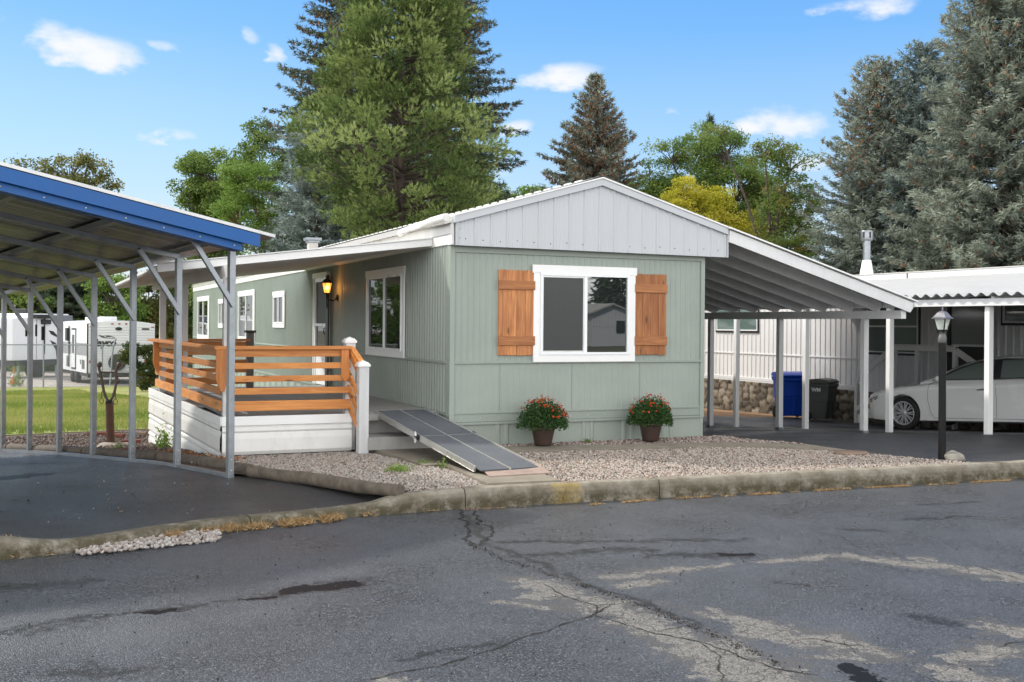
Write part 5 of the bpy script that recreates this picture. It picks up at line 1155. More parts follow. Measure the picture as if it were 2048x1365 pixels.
    # dense belt of bushes and trees behind the trailers
    hed = [('mid', 70, 640, 70, 60, 'leafy bush mass behind the left recreational vehicle', .0), ('spruce', 0, 0, 0, 0, '', 0), ('olive', 150, 600, 60, 60, 'olive bush between the carport posts behind the trailers', 0),
           ('locust', 225, 610, 55, 70, 'yellow-green bush directly behind the white trailer roof', 0), ('olive', 300, 615, 60, 75, 'broad grey-green bush right of the white trailer', 0), ('mid', 365, 620, 55, 80, 'green bush seen between the deck posts', 0), ('olive', 20, 610, 50, 70, 'dull green bush at the far left edge', 0), ('mid', 440, 560, 60, 70, 'dark green bush behind the rear end of the green home', 0)]
    for i, (k, u, v, hw, hh, lab, _) in enumerate(hed):
        if k == 'spruce':
            conifer('spruce_tree', 'broad dark conifer with drooping limbs behind the left recreational vehicle', 130, 480, 66, 4.0, 'spruce_green', 40, nb=150, droop=.35, up=.1, pw=.6, bl=.26, bw=.07, low=.05); continue
        broadleaf('bush', lab, u, 64 + (i % 3) * 2.5, [(u, v - 10, hw, hh, 0), (u - hw * .4, v + 30, hw * .8, hh * .7, 0), (u + hw * .5, v + 35, hw * .8, hh * .7, 0), (u, v + 70, hw, 50, 0)], k, 50 + i, (.20, .12), 110, ncl=.8, clr=.8, cat='bush', trunk_r=.12, group='bushes in the belt behind the trailers')
    # bushes on the left, outside the picture: the side window mirrors them
    broadleaf('bush', 'large dark bush beyond the lawn mirrored in the side window', -350, 46, [(-350, 600, 110, 90, 0), (-420, 660, 90, 60, 0), (-270, 660, 90, 60, 0)], 'mid', 61, (.20, .12), 110, ncl=.8, clr=.8, cat='bush', trunk_r=.12)
    broadleaf('bush', 'second large bush beyond the lawn mirrored in the side window', -650, 44, [(-650, 610, 120, 90, 0), (-720, 660, 90, 60, 0), (-570, 660, 90, 60, 0)], 'olive', 62, (.20, .12), 110, ncl=.8, clr=.8, cat='bush', trunk_r=.12)
    # shrub with reddish berries by the deck
    broadleaf('berry_shrub', 'leafy shrub with reddish berries standing before the right corner of the white trailer', 285, 42, [(270, 705, 26, 26, 0), (298, 712, 24, 32, 0), (262, 716, 22, 14, 0), (296, 745, 20, 24, 0), (300, 768, 16, 16, 0)], 'shrub', 70, (.10, .06), 120, clr=.28, ncl=.8, cat='shrub', trunk_r=.02)
def tuft(name, label, x, y, z, kind, seed, n=120, r=.10, h=.16, L=.07, wd=.014, cat='weed'):
    rg = np.random.default_rng(seed); C = rg.normal(0, r * .5, (n, 3)); C[:, 2] = abs(rg.normal(0, h * .5, n)); C += np.array([x, y, z]); D = rg.normal(0, 1, (n, 3)); D[:, 2] = abs(D[:, 2]) + .5
    V, F = leaves(C, D, L, wd, rg); o = nmesh(name, V, F, leafm(kind), rg.random(n)); ORG[o] = Vector((0, 0, 0)); return tag(o, label, cat)
def build_small_plants():
    p = gpt(326, 893); tuft('seedling', 'small green bushy plant in the dirt at the deck corner', p[0], p[1], gz(*p) - .02, 'locust', 1, 260, .11, .26, .06, .022, 'plant')
    p = gpt(236, 905); tuft('seedling', 'tiny sprout beside the rusty pipe foot', p[0], p[1], gz(*p), 'locust', 2, 80, .07, .12, .05, .016, 'plant')
    p = gp(797, 944); tuft('grass_tuft', 'bright green grass tuft alone in the left gravel', p[0], p[1], .01, 'locust', 3, 420, .13, .06, .05, .006, 'grass tuft')
    p = gp(886, 938); tuft('weed', 'small green weed at the concrete path edge beside the ramp', p[0], p[1], .0, 'mid', 4, 70, .06, .12, .05, .012)
    p = gp(848, 930); tuft('weed', 'low green weed where gravel meets the upper path slab', p[0], p[1], .0, 'locust', 5, 80, .09, .05, .04, .012)
    p = gp(1003, 1006, -.17); o = tuft('dry_weed', 'dry tan weed growing out of the kerb foot', p[0], p[1] - .02, -.17, 'gold', 6, 220, .12, .14, .08, .006, 'dry weed'); o.data.materials[0] = STN([(.30, .20, .09), (.45, .32, .16), (.55, .42, .22)], 'dry_stalk')
    p = gp(1173, 888); tuft('weed', 'small weed at the foot of the green wall between the pots', p[0], p[1] - .05, .02, 'mid', 7, 60, .05, .05, .04, .014)
    p = gp(15, 1108, -.18); o = tuft('dry_weed', 'dry weed at the raised kerb end on the left', p[0], p[1], -.18, 'gold', 8, 160, .12, .12, .08, .006, 'dry weed'); o.data.materials[0] = bpy.data.materials['dry_stalk']
    # leaf litter at the deck corner
    rg = np.random.default_rng(9); n = 420; P = scatter([(-2.55, .25), (-2.7, .25), (-2.95, 2.2), (-3.25, 1.6), (-2.95, -.2), (-2.5, -.4)], n, 9); C = np.stack([P[:, 0], P[:, 1], g(P[:, 0], P[:, 1]) + rg.random(n) * .04], 1); D = rg.normal(0, 1, C.shape); D[:, 2] *= .4
    V, F = leaves(C, D, .05, .02, rg); o = nmesh('leaf_litter', V, F, STN([(.12, .05, .03), (.30, .14, .06), (.42, .22, .10), (.2, .08, .04)], 'brown_leaf'), rg.random(n)); tag(o, 'rust brown leaf litter at the front corner of the deck skirt', 'leaves', kind='stuff')
    # grass blades on the visible lawn
    P = scatter([(-8.5, 9.0), (-4.95, 9.0), (-2.5, 9.5), (-1.6, 9.6), (-1.2, 22), (-3, 34), (-8.5, 34), (-9, 16)], 70000, 31); n = len(P); rg = np.random.default_rng(33)
    C = np.stack([P[:, 0], P[:, 1], g(P[:, 0], P[:, 1]) - .02], 1); D = rg.normal(0, .5, C.shape); D[:, 2] = 1; V, F = blades(C, D, .075, .018, rg)
    f = np.sin(P[:, 0] * 1.1 + 1) * np.sin(P[:, 1] * .55) + np.sin(P[:, 1] * 1.3 + P[:, 0] * .4) * .5
    o = nmesh('lawn_blades', V, F, leafmat('lawn_blade', [(.13, .19, .03), (.20, .26, .05), (.29, .32, .08), (.38, .35, .13), (.46, .38, .18)], .3), np.clip(.4 + f * .22 + rg.normal(0, .15, n), 0, 1)); tag(o, 'short patchy green lawn grass behind the steel carport', 'grass', kind='stuff')
def build_neighbour():
    X = 14.6; n = thing('white_mobile_home', 'long white ribbed mobile home on a stone-faced base', 'mobile home', (X, 8, -.8)); S_ = (-1, 0, 0)
    y0, y1 = -9.0, 26.0
    def zw(y): return .06
    mb = MB(); mb.box(X + .012, X + 4.2, y0, y1, -1.4, 2.68); mb.build('wall_core', M['nwhite'], n)
    mb = MB(); mb.corr((X, y0, 0), (0, 1, 0), (0, 0, 1), S_, y1 - y0, 1, .20, .018, 'v', top=lambda a: 2.67, bot=lambda a: .735); mb.build('side_panel', M['nwhite'], n)
    mb = MB(); mb.corr((X, y0, 0), (0, 1, 0), (0, 0, 1), S_, y1 - y0, 1, .20, .018, 'v', top=lambda a: .705, bot=lambda a: .0); mb.build('lower_side_panel', M['nwhite'], n)
    mb = MB(); mb.box(X - .03, X - .001, y0, y1, .70, .735); mb.box(X - .035, X - .001, y0, y1, -.06, .02); mb.box(X - .028, X - .001, y0, y1, -.125, -.062); mb.build('trim_strip', M['nwhite'], n, bevel=.003)
    # stone facing: displaced cells
    ys = np.arange(y0, y1, .045); zs = np.arange(-1.32, -.10, .045); rg = np.random.default_rng(4)
    cy = []; row = 0
    z = -1.4
    while z < .0:
        y = y0 + rg.random() * .3
        while y < y1: cy.append((y + rg.normal(0, .03), z + rg.normal(0, .045))); y += rg.uniform(.24, .42)
        z += .215
    cy = np.array(cy); YY, ZZ = np.meshgrid(ys, zs); Pn = np.stack([YY.ravel(), ZZ.ravel()], 1)
    d1 = np.full(len(Pn), 9.); d2 = np.full(len(Pn), 9.); idx = np.zeros(len(Pn), int)
    order = np.argsort(cy[:, 0]); cy = cy[order]
    for s in range(0, len(Pn), 4000):
        q = Pn[s:s + 4000]; dd = np.hypot((q[:, None, 0] - cy[None, :, 0]) * .72, q[:, None, 1] - cy[None, :, 1]); k = np.argpartition(dd, 2, 1)[:, :2]; v = np.take_along_axis(dd, k, 1); o_ = np.argsort(v, 1); v = np.take_along_axis(v, o_, 1); k = np.take_along_axis(k, o_, 1)
        d1[s:s + 4000] = v[:, 0]; d2[s:s + 4000] = v[:, 1]; idx[s:s + 4000] = k[:, 0]
    e = np.clip((d2 - d1) / .07, 0, 1); hgt = .07 * e ** .5 + rg.normal(0, .006, len(e)) + .02 * rg.random(len(cy))[idx]
    V = np.stack([X - .01 - hgt, Pn[:, 0], Pn[:, 1]], 1); a, b = YY.shape; I = np.arange(a * b).reshape(a, b); F = np.stack([I[:-1, :-1], I[1:, :-1], I[1:, 1:], I[:-1, 1:]], -1).reshape(-1, 4)
    tn = (.28 + .65 * rg.random(len(cy))[idx]) * (e > .30); tone = tn[F].mean(1)
    nmesh('stone_facing', V, F, tonemat('stone_facing', [(.010, .009, .008), (.075, .062, .048), (.15, .125, .095), (.22, .19, .145), (.28, .25, .20)], .9), tone, n, smooth=True)
    mb = MB(); mb.box(X - .09, X + 4.3, y0 - .1, y1, 2.67, 2.83); mb.build('fascia', M['nwhite'], n, bevel=.004)
    mb = MB(); mb.box(X - .11, X + 4.32, y0 - .12, y1 + .1, 2.833, 2.855); mb.build('roof', M['roofgrey'], n)
    mb = MB(); mb.box(X - .1, X - .092, 7.4, 7.43, 2.68, 2.82); mb.build('fascia_joint', M['dark'], n)
    win = lambda ya, yb, za, zb, **k: window(n, frame((X - .016, yb, za), (0, -1, 0), (0, 0, 1), S_), yb - ya, zb - za, .055, .03, mats=(M['dark'], M['vinyl'], M['glass_nb']), drip=False, **k)
    win(13.25, 15.4, 1.33, 2.2); win(7.05, 8.9, .84, 2.25, panes='UD'); win(1.6, 4.72, 1.58, 2.3)
    # dark framed door on the porch
    T = frame((X - .016, 6.2, .05), (0, -1, 0), (0, 0, 1), S_); mb = MB(T); mb.box(0, .09, 0, 2.15, 0, .05); mb.box(1.15, 1.24, 0, 2.15, 0, .05); mb.box(.09, 1.15, 2.05, 2.15, 0, .05); d = mb.build('door', M['dark'], n, bevel=.004)
    mb = MB(T); mb.box(.09, 1.15, .0, 1.05, 0, .03); mb.build('door_panel', paint('dark_green_door', (.03, .035, .033), .4), d)
    mb = MB(T); mb.box(.11, 1.13, 1.10, 2.03, 0, .028); mb.build('door_glass', glass('porch_door_glass', (.16, .17, .17), 1.8, .08), d)
    # flue
    p = at_depth(1720, 550, 28.0); fx, fy = X + .6, 9.55
    fl = thing('roof_flue', 'galvanised flue pipe with slotted cap on the white home roof', 'flue', (fx, fy, 2.85)); T = Matrix.Translation((fx, fy, 2.85))
    mb = MB(); mb.lathe([(.19, 0), (.18, .02), (.115, .40), (.115, .42)], T, 20); mb.build('flashing', M['white'], fl)
    mb = MB(); mb.lathe([(.10, .40), (.10, .93)], T, 20); mb.build('pipe', M['galv'], fl)
    mb = MB(); mb.lathe([(.10, .92), (.155, .94), (.16, .97), (.16, 1.17), (.15, 1.19), (0, 1.20)], T, 20); cp = mb.build('cap', M['galv'], fl)
    mb = MB()
    for k in range(6): a = k * math.pi / 3 + .3; mb.box(.158, .166, -.025, .025, .99, 1.15, T @ Matrix.Rotation(a, 4, 'Z'))
    mb.build('slots', M['dark'], cp)
    # awning with big corrugations, eave towards us
    c = thing('neighbour_carport', 'corrugated white carport awning on square posts over the parked car', 'carport', (8.35, 0, -.1)); ya, yb = -8.0, 10.2; xe, ze = 8.15, 1.99; xw, zw_ = X - .02, 2.66
    v = Vector((xe - xw, 0, ze - zw_)); L = v.length; v.normalize(); nn = Vector((v.z, 0, -v.x));
    if nn.z < 0: nn = -nn
    mb = MB(); mb.corr((xw, ya, zw_), (0, 1, 0), v, nn, yb - ya, L, .215, .055, 'wave'); a_ = mb.build('roof_sheet', paint('weathered_white_corrugated', (.42, .42, .42), .5, .08, 2, dirt=.3, dirtc=(.33, .33, .32)), c)
    sm = a_.modifiers.new('s', 'SOLIDIFY'); sm.thickness = .006
    for i in range(9):
        y = yb - .1 - 1.8 * i; mb = MB(); mb.bar((xw, y, zw_ - .06), (xe + .1, y, ze - .06), .05, .12, (0, 0, 1)); mb.build('rafter', M['nwhite'], c)
    mb = MB(); mb.box(8.24, 8.44, ya, yb, 1.845, 1.955); mb.build('beam', M['nwhite'], c, bevel=.004)
    for y in (5.72, 3.59, 1.47, -.55, -2.6, -4.7, -6.8):
        mb = MB(); mb.box(8.305, 8.395, y - .045, y + .045, gz(8.35, y) - .06, 1.845); mb.build('post', M['white'], c, bevel=.004)
    # entry porch with sloping rails, between car and wall
    p = thing('porch_stairs', 'white wooden entry porch and stair rails against the white home', 'stairs', (12.3, 4, -.5)); px = 13.75
    P1, P2 = 7.10, 5.2; zf = -.02; PM = paint('shaded_white_porch_paint', (.62, .62, .61), .55)
    mb = MB(); mb.box(px, X - .02, P2, P1, -.10, zf); mb.build('landing', M['beam_white'], p)
    for y in (P1 - .05, (P1 + P2) / 2 + .2, P2 + .05): mb = MB(); mb.box(px, px + .09, y - .045, y + .045, gz(px, y) - .05, .99); mb.build('post', M['white'], p, bevel=.003)
    for a, b in ((.99, 1.10), (-.0, .14)): mb = MB(); mb.box(px - .025, px - .001, P2, P1, a, b); mb.build('rail', M['white'], p, bevel=.003)
    mb = MB(); mb.box(px - .03, px + .10, P2, P1, 1.103, 1.13); mb.build('handrail', M['white'], p, bevel=.003)
    ye = 8.32; ze_ = gz(13.9, 8.3)
    mb = MB(); mb.bar((px + .01, P1, 1.02), (px + .01, ye, ze_ + 1.02), .03, .14); mb.build('handrail', M['white'], p, bevel=.003)
    mb = MB(); mb.bar((px + .01, P1, .14), (px + .01, ye, ze_ + .30), .03, .12); mb.build('rail', M['white'], p, bevel=.003)
    mb = MB(); mb.bar((px + .01, P2, 1.02), (px + .01, P2 - 1.5, ze_ + 1.05), .03, .14); mb.build('handrail', M['white'], p, bevel=.003)
    mb = MB(); mb.box(px, px + .09, ye - .05, ye + .04, ze_ - .05, ze_ + .95); mb.build('post', M['white'], p, bevel=.003)
    for k in range(4):
        y = P1 + .05 + k * .27; z = zf - .15 * (k + 1); mb = MB(); mb.box(px + .05, X - .05, y, y + .26, z - .035, z); mb.build('step', M['white'], p, bevel=.003)
        mb = MB(); mb.box(px - .02, px + .04, y, y + .268, z - .2, z + .02); mb.build('stringer', M['white'], p)
def build_bins():
    def bin_(name, label, px, py, body, rz, sc, logo):
        x, y = px, py; r = thing(name, label, 'bin', (x, y, gz(x, y) - .03), rz, 'wheeled bins by the stone base'); T = Matrix.Scale(sc, 4)
        def ring(z, w0, d0, d1): return [(-w0, d0, z), (w0, d0, z), (w0, d1, z), (-w0, d1, z)]
        secs = [ring(.06, .24, -.24, .26), ring(.5, .275, -.30, .31), ring(.52, .285, -.32, .31), ring(.86, .30, -.345, .33), ring(.88, .325, -.37, .35), ring(.96, .335, -.38, .36)]
        vs = sum(secs, []); fs = [(3, 2, 1, 0)] + [(i * 4 + k, i * 4 + (k + 1) % 4, i * 4 + 4 + (k + 1) % 4, i * 4 + 4 + k) for i in range(5) for k in range(4)] + [(20, 21, 22, 23)]
        mb = MB(T); mb.add(vs, fs); mb.build('body', body, r, world=False, bevel=.02)
        mb = MB(T); mb.prism([(-.37, .97), (.33, .97), (.36, 1.0), (.30, 1.05), (-.05, 1.09), (-.30, 1.06), (-.39, 1.01)], -.34, .34, Matrix.Rotation(R(90), 4, 'Z')); mb.build('lid', body, r, world=False, bevel=.015)
        mb = MB(T); mb.tube([(-.28, .37, .93), (.28, .37, .93)], .018, 8); mb.build('handle', body, r, world=False)
        for sx in (-1, 1):
            mb = MB(T); mb.smooth = True; mb.lathe([(.0, -.03), (.09, -.03), (.13, -.025), (.135, 0), (.13, .025), (.09, .03), (0, .03)], Matrix.Translation((sx * .27, .24, .13)) @ Matrix.Rotation(R(90), 4, 'Z'), 20, axis='y'); mb.build('wheel', M['rubber'], r, world=False)
        mb = MB(T); mb.box(-.12, .12, -.328, -.314, .56, .60); mb.box(-.16, .16, -.31, -.29, .46, .50); mb.box(-.02, .02, -.30, -.285, .12, .46); mb.build('front_ribs', body, r, world=False, bevel=.004)
        if logo:
            text_mesh('WM', .13, M['vinyl'], 'logo', r, T @ frame((-.315, -.02, .80), (0, -1, 0), (0, 0, 1), (-1, 0, 0)), .006, 0, .003, False)
        else:
            mb = MB(T); mb.box(-.328, -.318, -.10, .02, .66, .80); mb.build('sticker', M['vinyl'], r, world=False)
        return r
    bin_('wheelie_bin', 'large bright blue recycling bin with lid against the stone base', 13.5, 10.5, M['bluebin'], R(-20), 1.12, False)
    bin_('wheelie_bin', 'dark grey rubbish bin with small white logo beside the blue bin', 13.45, 9.25, M['greybin'], R(28), .98, True)
def build_car():
    # local x: nose at 0, tail at +4.9; y: driver side (towards us) negative
    pos = at_depth(1813, 860, 21.6); phi = R(40)
    fw = (-(_r0) * math.sin(phi) + _f * math.cos(phi)); fw.z = 0; fw.normalize(); side = Vector((-fw.y, fw.x, 0))  # left of the car's heading
    near = side if side.dot(CAM - pos) > 0 else -side
    back = -fw; slope = (gz(*(pos + back * 2.8)[:2]) - gz(pos.x, pos.y)) / 2.8
    xl = Vector((back.x, back.y, slope)).normalized(); yl = -near; zl = xl.cross(yl)
    if zl.z < 0: zl = -zl
    zl = Vector((0, 0, 1)); zl = (zl - xl * zl.dot(xl)).normalized()
    WX = .96; org = pos - xl * WX - yl * (-.80); org.z = gz(pos.x, pos.y) - .03 - xl.z * WX
    M4 = Matrix(((xl.x, yl.x, zl.x, org.x), (xl.y, yl.y, zl.y, org.y), (xl.z, yl.z, zl.z, org.z), (0, 0, 0, 1)))
    r = thing('parked_car', 'white sedan with silver multi-spoke wheels parked under the corrugated awning', 'car', M4=M4)
    # lower body loft
    st = [  # x, half width, z bottom, z shoulder, z top edge, z top centre, inset of top
        (-.02, .35, .34, .48, .54, .56, .8), (.02, .58, .26, .55, .63, .655, .86), (.10, .72, .20, .60, .69, .72, .88), (.25, .82, .17, .66, .75, .785, .88), (.45, .875, .16, .71, .80, .845, .86), (.75, .905, .16, .765, .86, .90, .84), (.96, .915, .16, .79, .885, .93, .83),
        (1.25, .915, .16, .815, .92, .965, .82), (1.5, .912, .16, .83, .945, .985, .82), (1.8, .910, .165, .845, .955, .96, .86), (2.3, .91, .165, .865, .965, .965, .88), (3.0, .915, .165, .89, .985, .985, .88), (3.6, .92, .165, .91, 1.005, 1.005, .87), (3.9, .918, .165, .925, 1.02, 1.02, .86),
        (4.3, .90, .18, .94, 1.04, 1.06, .84), (4.6, .86, .21, .93, 1.04, 1.06, .82), (4.8, .78, .28, .86, .98, 1.0, .8), (4.88, .60, .40, .80, .88, .9, .8)]
    xs = []
    for i in range(len(st) - 1):
        k = 4
        for j in range(k):
            t = j / k; xs.append(tuple(a + (b - a) * t for a, b in zip(st[i], st[i + 1])))
    xs.append(st[-1]); vs = []; fs = []; nr = 0
    def cs(s):
        x, w_, zb, zs_, ze, zc, ins = s
        h = [(0, zb), (w_ * .86, zb), (w_ * .965, zb + .035), (w_ * .985, zb + .13), (w_ * .99, zb + (zs_ - zb) * .42), (w_ * 1.0, zb + (zs_ - zb) * .72), (w_ * .995, zs_ - .05), (w_ * .985, zs_), (w_ * .955, (zs_ + ze) / 2 + .012), (w_ * (ins + .05), ze - .004), (w_ * ins * .9, ze + (zc - ze) * .35), (w_ * .4, zc - (zc - ze) * .12), (0, zc)]
        return [(x, -a, b) for a, b in h] + [(x, a, b) for a, b in h[-2:0:-1]]
    for s in xs: c_ = cs(s); nr = len(c_); vs += c_
    for i in range(len(xs) - 1):
        for k in range(nr): fs.append((i * nr + k, i * nr + (k + 1) % nr, (i + 1) * nr + (k + 1) % nr, (i + 1) * nr + k))
    fs.append(tuple(range(nr))[::-1]); fs.append(tuple(range((len(xs) - 1) * nr, len(xs) * nr)))
    me = bpy.data.meshes.new('b'); me.from_pydata(vs, [], fs); me.update(); tmp = bpy.data.objects.new('b', me); col.objects.link(tmp)
    bm = bmesh.new(); bm.from_mesh(me); bmesh.ops.recalc_face_normals(bm, faces=bm.faces[:]); bm.to_mesh(me); bm.free()
    cm = MB(); WZ = .335; WB = WX + 2.86
    for wx in (WX, WB):
        for sy in (-1, 1): cm.lathe([(0, -.28), (.372, -.28), (.372, .28), (0, .28)], Matrix.Translation((wx, sy * .86, WZ + .01)), 40, False, 'y')
    cut = cm.build('c', M['dark'], None); bm = bmesh.new(); bm.from_mesh(cut.data); bmesh.ops.recalc_face_normals(bm, faces=bm.faces[:]); bm.to_mesh(cut.data); bm.free()
    bo = tmp.modifiers.new('x', 'BOOLEAN'); bo.object = cut; bo.operation = 'DIFFERENCE'; bo.solver = 'EXACT'
    dg = bpy.context.evaluated_depsgraph_get(); mesh = bpy.data.meshes.new_from_object(tmp.evaluated_get(dg)); bpy.data.objects.remove(tmp); bpy.data.objects.remove(cut)
    mesh.materials.clear(); mesh.materials.append(M['carpaint'])
    for p in mesh.polygons: p.use_smooth = True; p.material_index = 0
    mesh.name = 'body'; body = bpy.data.objects.new('body', mesh); col.objects.link(body); body.parent = r; ORG[body] = Vector((0, 0, 0))
    wn = body.modifiers.new('wn', 'EDGE_SPLIT'); wn.split_angle = R(32)
    # greenhouse: sections along x (z roof, half width at belt, at roof)
    gs = [(1.30, .955, .80, .78), (1.6, 1.08, .80, .73), (1.95, 1.235, .81, .68), (2.25, 1.345, .82, .645), (2.6, 1.415, .83, .63), (3.0, 1.44, .83, .63), (3.4, 1.43, .82, .62), (3.7, 1.38, .81, .62), (4.0, 1.26, .79, .63), (4.3, 1.12, .76, .66), (4.45, 1.045, .74, .68)]
    def gsec(x): X_ = [a[0] for a in gs]; return [float(np.interp(x, X_, [a[k] for a in gs])) for k in (1, 2, 3)]
    zb = lambda x: float(np.interp(x, [s[0] for s in st], [s[4] for s in st])) - .03
    vs = []; fs = []; xg = np.linspace(1.30, 4.45, 26)
    for x in xg:
        zr, wb, wr = gsec(x); b = zb(x); hh = max(.01, zr - b)
        h = [(wb, b), (wb + (wr - wb) * .5 + .012, b + hh * .5), (wr + .01, b + hh * .88), (wr - .06, b + hh * .965), (wr * .5, zr - .004), (0, zr + .004)]
        vs += [(x, -a, z) for a, z in h] + [(x, a, z) for a, z in h[-2::-1]]
    nr = 11
    for i in range(len(xg) - 1):
        for k in range(nr - 1): fs.append((i * nr + k, i * nr + k + 1, (i + 1) * nr + k + 1, (i + 1) * nr + k))
    mb = MB(); mb.smooth = True; mb.add(vs, fs); mb.build('roof', M['carpaint'], r, world=False)
    def sidepos(x, z, off, sy):
        zr, wb, wr = gsec(x); b = zb(x); hh = zr - b; t = (z - b) / max(.02, hh)
        y = wb + (wr - wb) * t + .012 * (1 - abs(2 * t - 1)) + off
        return (x, sy * y, z)
    def sideglass(poly, off, mt, name, grow=0):
        for sy in (-1, 1):
            vs = []; fs = []; n = len(poly) // 2; up = poly[:n]; lo = poly[n:]
            K = 10
            for i in range(K + 1):
                t = i / K * (n - 1); k = min(n - 2, int(t)); f = t - k
                ux, uz = [up[k][j] + (up[k + 1][j] - up[k][j]) * f for j in (0, 1)]; lx, lz = [lo[k][j] + (lo[k + 1][j] - lo[k][j]) * f for j in (0, 1)]
                for q in range(5): s = q / 4; vs.append(sidepos(lx + (ux - lx) * s, lz + (uz - lz) * s, off, sy))
            for i in range(K):
                for q in range(4):
                    f_ = (i * 5 + q, (i + 1) * 5 + q, (i + 1) * 5 + q + 1, i * 5 + q + 1); fs.append(f_ if sy < 0 else f_[::-1])
            mb = MB(); mb.smooth = True; mb.add(vs, fs); mb.build(name, mt, r, world=False)
    # dark surround, then panes
    sideglass([(1.75, 1.08), (2.1, 1.235), (2.5, 1.345), (3.0, 1.375), (3.5, 1.355), (3.9, 1.235), (1.55, .985), (2.1, .99), (2.5, .99), (3.0, 1.0), (3.5, 1.01), (4.08, 1.07)], .006, M['dark'], 'window_surround')
    sideglass([(1.86, 1.09), (2.1, 1.20), (2.4, 1.295), (2.78, 1.345), (1.70, 1.0), (2.1, 1.005), (2.4, 1.007), (2.78, 1.01)], .012, M['glass_car'], 'side_window')
    sideglass([(2.93, 1.35), (3.2, 1.35), (3.4, 1.335), (3.62, 1.29), (2.93, 1.015), (3.2, 1.02), (3.4, 1.025), (3.68, 1.04)], .012, M['glass_car'], 'side_window')
    for sy in (-1, 1):
        mb = MB(); mb.tube([sidepos(x, z, .012, sy) for x, z in ((1.55, .985), (2.1, .985), (2.8, .99), (3.5, 1.005), (4.08, 1.065))], .008, 6); mb.tube([sidepos(x, z, .010, sy) for x, z in ((1.6, 1.02), (1.75, 1.09), (2.1, 1.245), (2.5, 1.355), (3.0, 1.385), (3.5, 1.365), (3.92, 1.24))], .008, 6); mb.build('chrome_trim', M['chrome'], r, world=False)
    # windscreen
    vs = []; fs = []
    for x in np.linspace(1.36, 2.2, 8):
        zr, wb, wr = gsec(x)
        for t in np.linspace(-1, 1, 9): vs.append((x - .012, t * (wr - .09), zr + .010 - .006 * t * t))
    for i in range(7):
        for k in range(8): fs.append((i * 9 + k, i * 9 + k + 1, (i + 1) * 9 + k + 1, (i + 1) * 9 + k))
    mb = MB(); mb.smooth = True; mb.add(vs, fs); mb.build('windscreen', M['glass_car'], r, world=False)
    bw_ = lambda x: float(np.interp(x, [s[0] for s in st], [s[1] for s in st]))
    def seam(pts, sy, nm='door_seam'):
        mb = MB()
        def yy(x, z):
            w_ = bw_(x); zb_ = .165; zs_ = float(np.interp(x, [s[0] for s in st], [s[3] for s in st])); ze = float(np.interp(x, [s[0] for s in st], [s[4] for s in st]))
            return float(np.interp(z, [zb_ + .035, zb_ + .13, zb_ + (zs_ - zb_) * .42, zb_ + (zs_ - zb_) * .72, zs_ - .05, zs_, (zs_ + ze) / 2 + .012, ze], [w_ * .965, w_ * .985, w_ * .99, w_, w_ * .995, w_ * .985, w_ * .955, w_ * .9]))
        q = []
        for (a, b), (c_, d_) in zip(pts[:-1], pts[1:]):
            for i in range(5): t = i / 5; x = a + (c_ - a) * t; z = b + (d_ - b) * t; q.append((x, sy * (yy(x, z) + .0005), z))
        q.append((pts[-1][0], sy * (yy(*pts[-1]) + .0005), pts[-1][1])); mb.tube(q, .0035, 5); mb.build(nm, M['dark'], r, world=False)
    for sy in (-1, 1):
        seam([(1.62, .97), (1.52, .90), (1.50, .62), (1.55, .36), (1.62, .25)], sy); seam([(1.62, .25), (2.86, .25)], sy); seam([(2.86, .98), (2.88, .6), (2.86, .25), (3.42, .25), (3.52, .45), (3.75, .75), (3.86, 1.0)], sy)
        mb = MB(); mb.tube([(2.52, sy * .915, .80), (2.60, sy * .945, .805), (2.72, sy * .945, .81), (2.80, sy * .925, .812)], .016, 8); mb.build('door_handle', M['chrome'], r, world=False)
        # mirror
        mb = MB(); mb.smooth = True; mb.lathe([(0, -.09), (.05, -.085), (.075, -.03), (.075, .03), (.05, .08), (0, .09)], Matrix.Translation((1.78, sy * .985, 1.02)) @ Matrix.Diagonal((.75, 1, .85, 1)), 14, axis='y'); mb.bar((1.80, sy * .86, .98), (1.80, sy * .95, .99), .05, .03); mb.build('wing_mirror', M['carpaint'], r, world=False)
        # headlight sliver wrapping the corner
        mb = MB(); mb.smooth = True
        vs = []; fs = []
        for i, x in enumerate(np.linspace(.06, .58, 8)):
            for z in (float(np.interp(x, [.06, .58], [.50, .70])), float(np.interp(x, [.06, .58], [.60, .745]))): vs.append((x - .004, sy * (bw_(x) * (.99 if z < .7 else .965) + .006), z))
        for i in range(7): f_ = (2 * i, 2 * i + 2, 2 * i + 3, 2 * i + 1); fs.append(f_ if sy < 0 else f_[::-1])
        mb.add(vs, fs); mb.build('headlight', glass('headlight_glass', (.25, .26, .27), 1.6, .05), r, world=False)
        for wx in (WX, WB):
            T = Matrix.Translation((wx, sy * .80, WZ)) @ (Matrix.Rotation(math.pi, 4, 'Z') if sy > 0 else Matrix())
            mb = MB(T); mb.smooth = True; mb.lathe([(.235, .10), (.31, .11), (.335, .085), (.337, -.07), (.325, -.105), (.30, -.115), (.245, -.10), (.235, -.09)], None, 48, True, 'y'); wl = mb.build('wheel', M['tyre'], r, world=False)
            mb = MB(T); mb.lathe([(.236, .09), (.236, -.085), (.242, -.108), (.228, -.112), (.218, -.09), (.212, -.03), (.21, .05)], None, 48, True, 'y')
            for k in range(10):
                a = 2 * math.pi * k / 10
                for da in (-.10, .10):
                    c0, s0 = math.cos(a + da * .35), math.sin(a + da * .35); c1, s1 = math.cos(a + da * 1.25), math.sin(a + da * 1.25)
                    mb.bar((c0 * .045, -.075, s0 * .045), (c1 * .225, -.085, s1 * .225), .022, .018, (0, 1, 0))
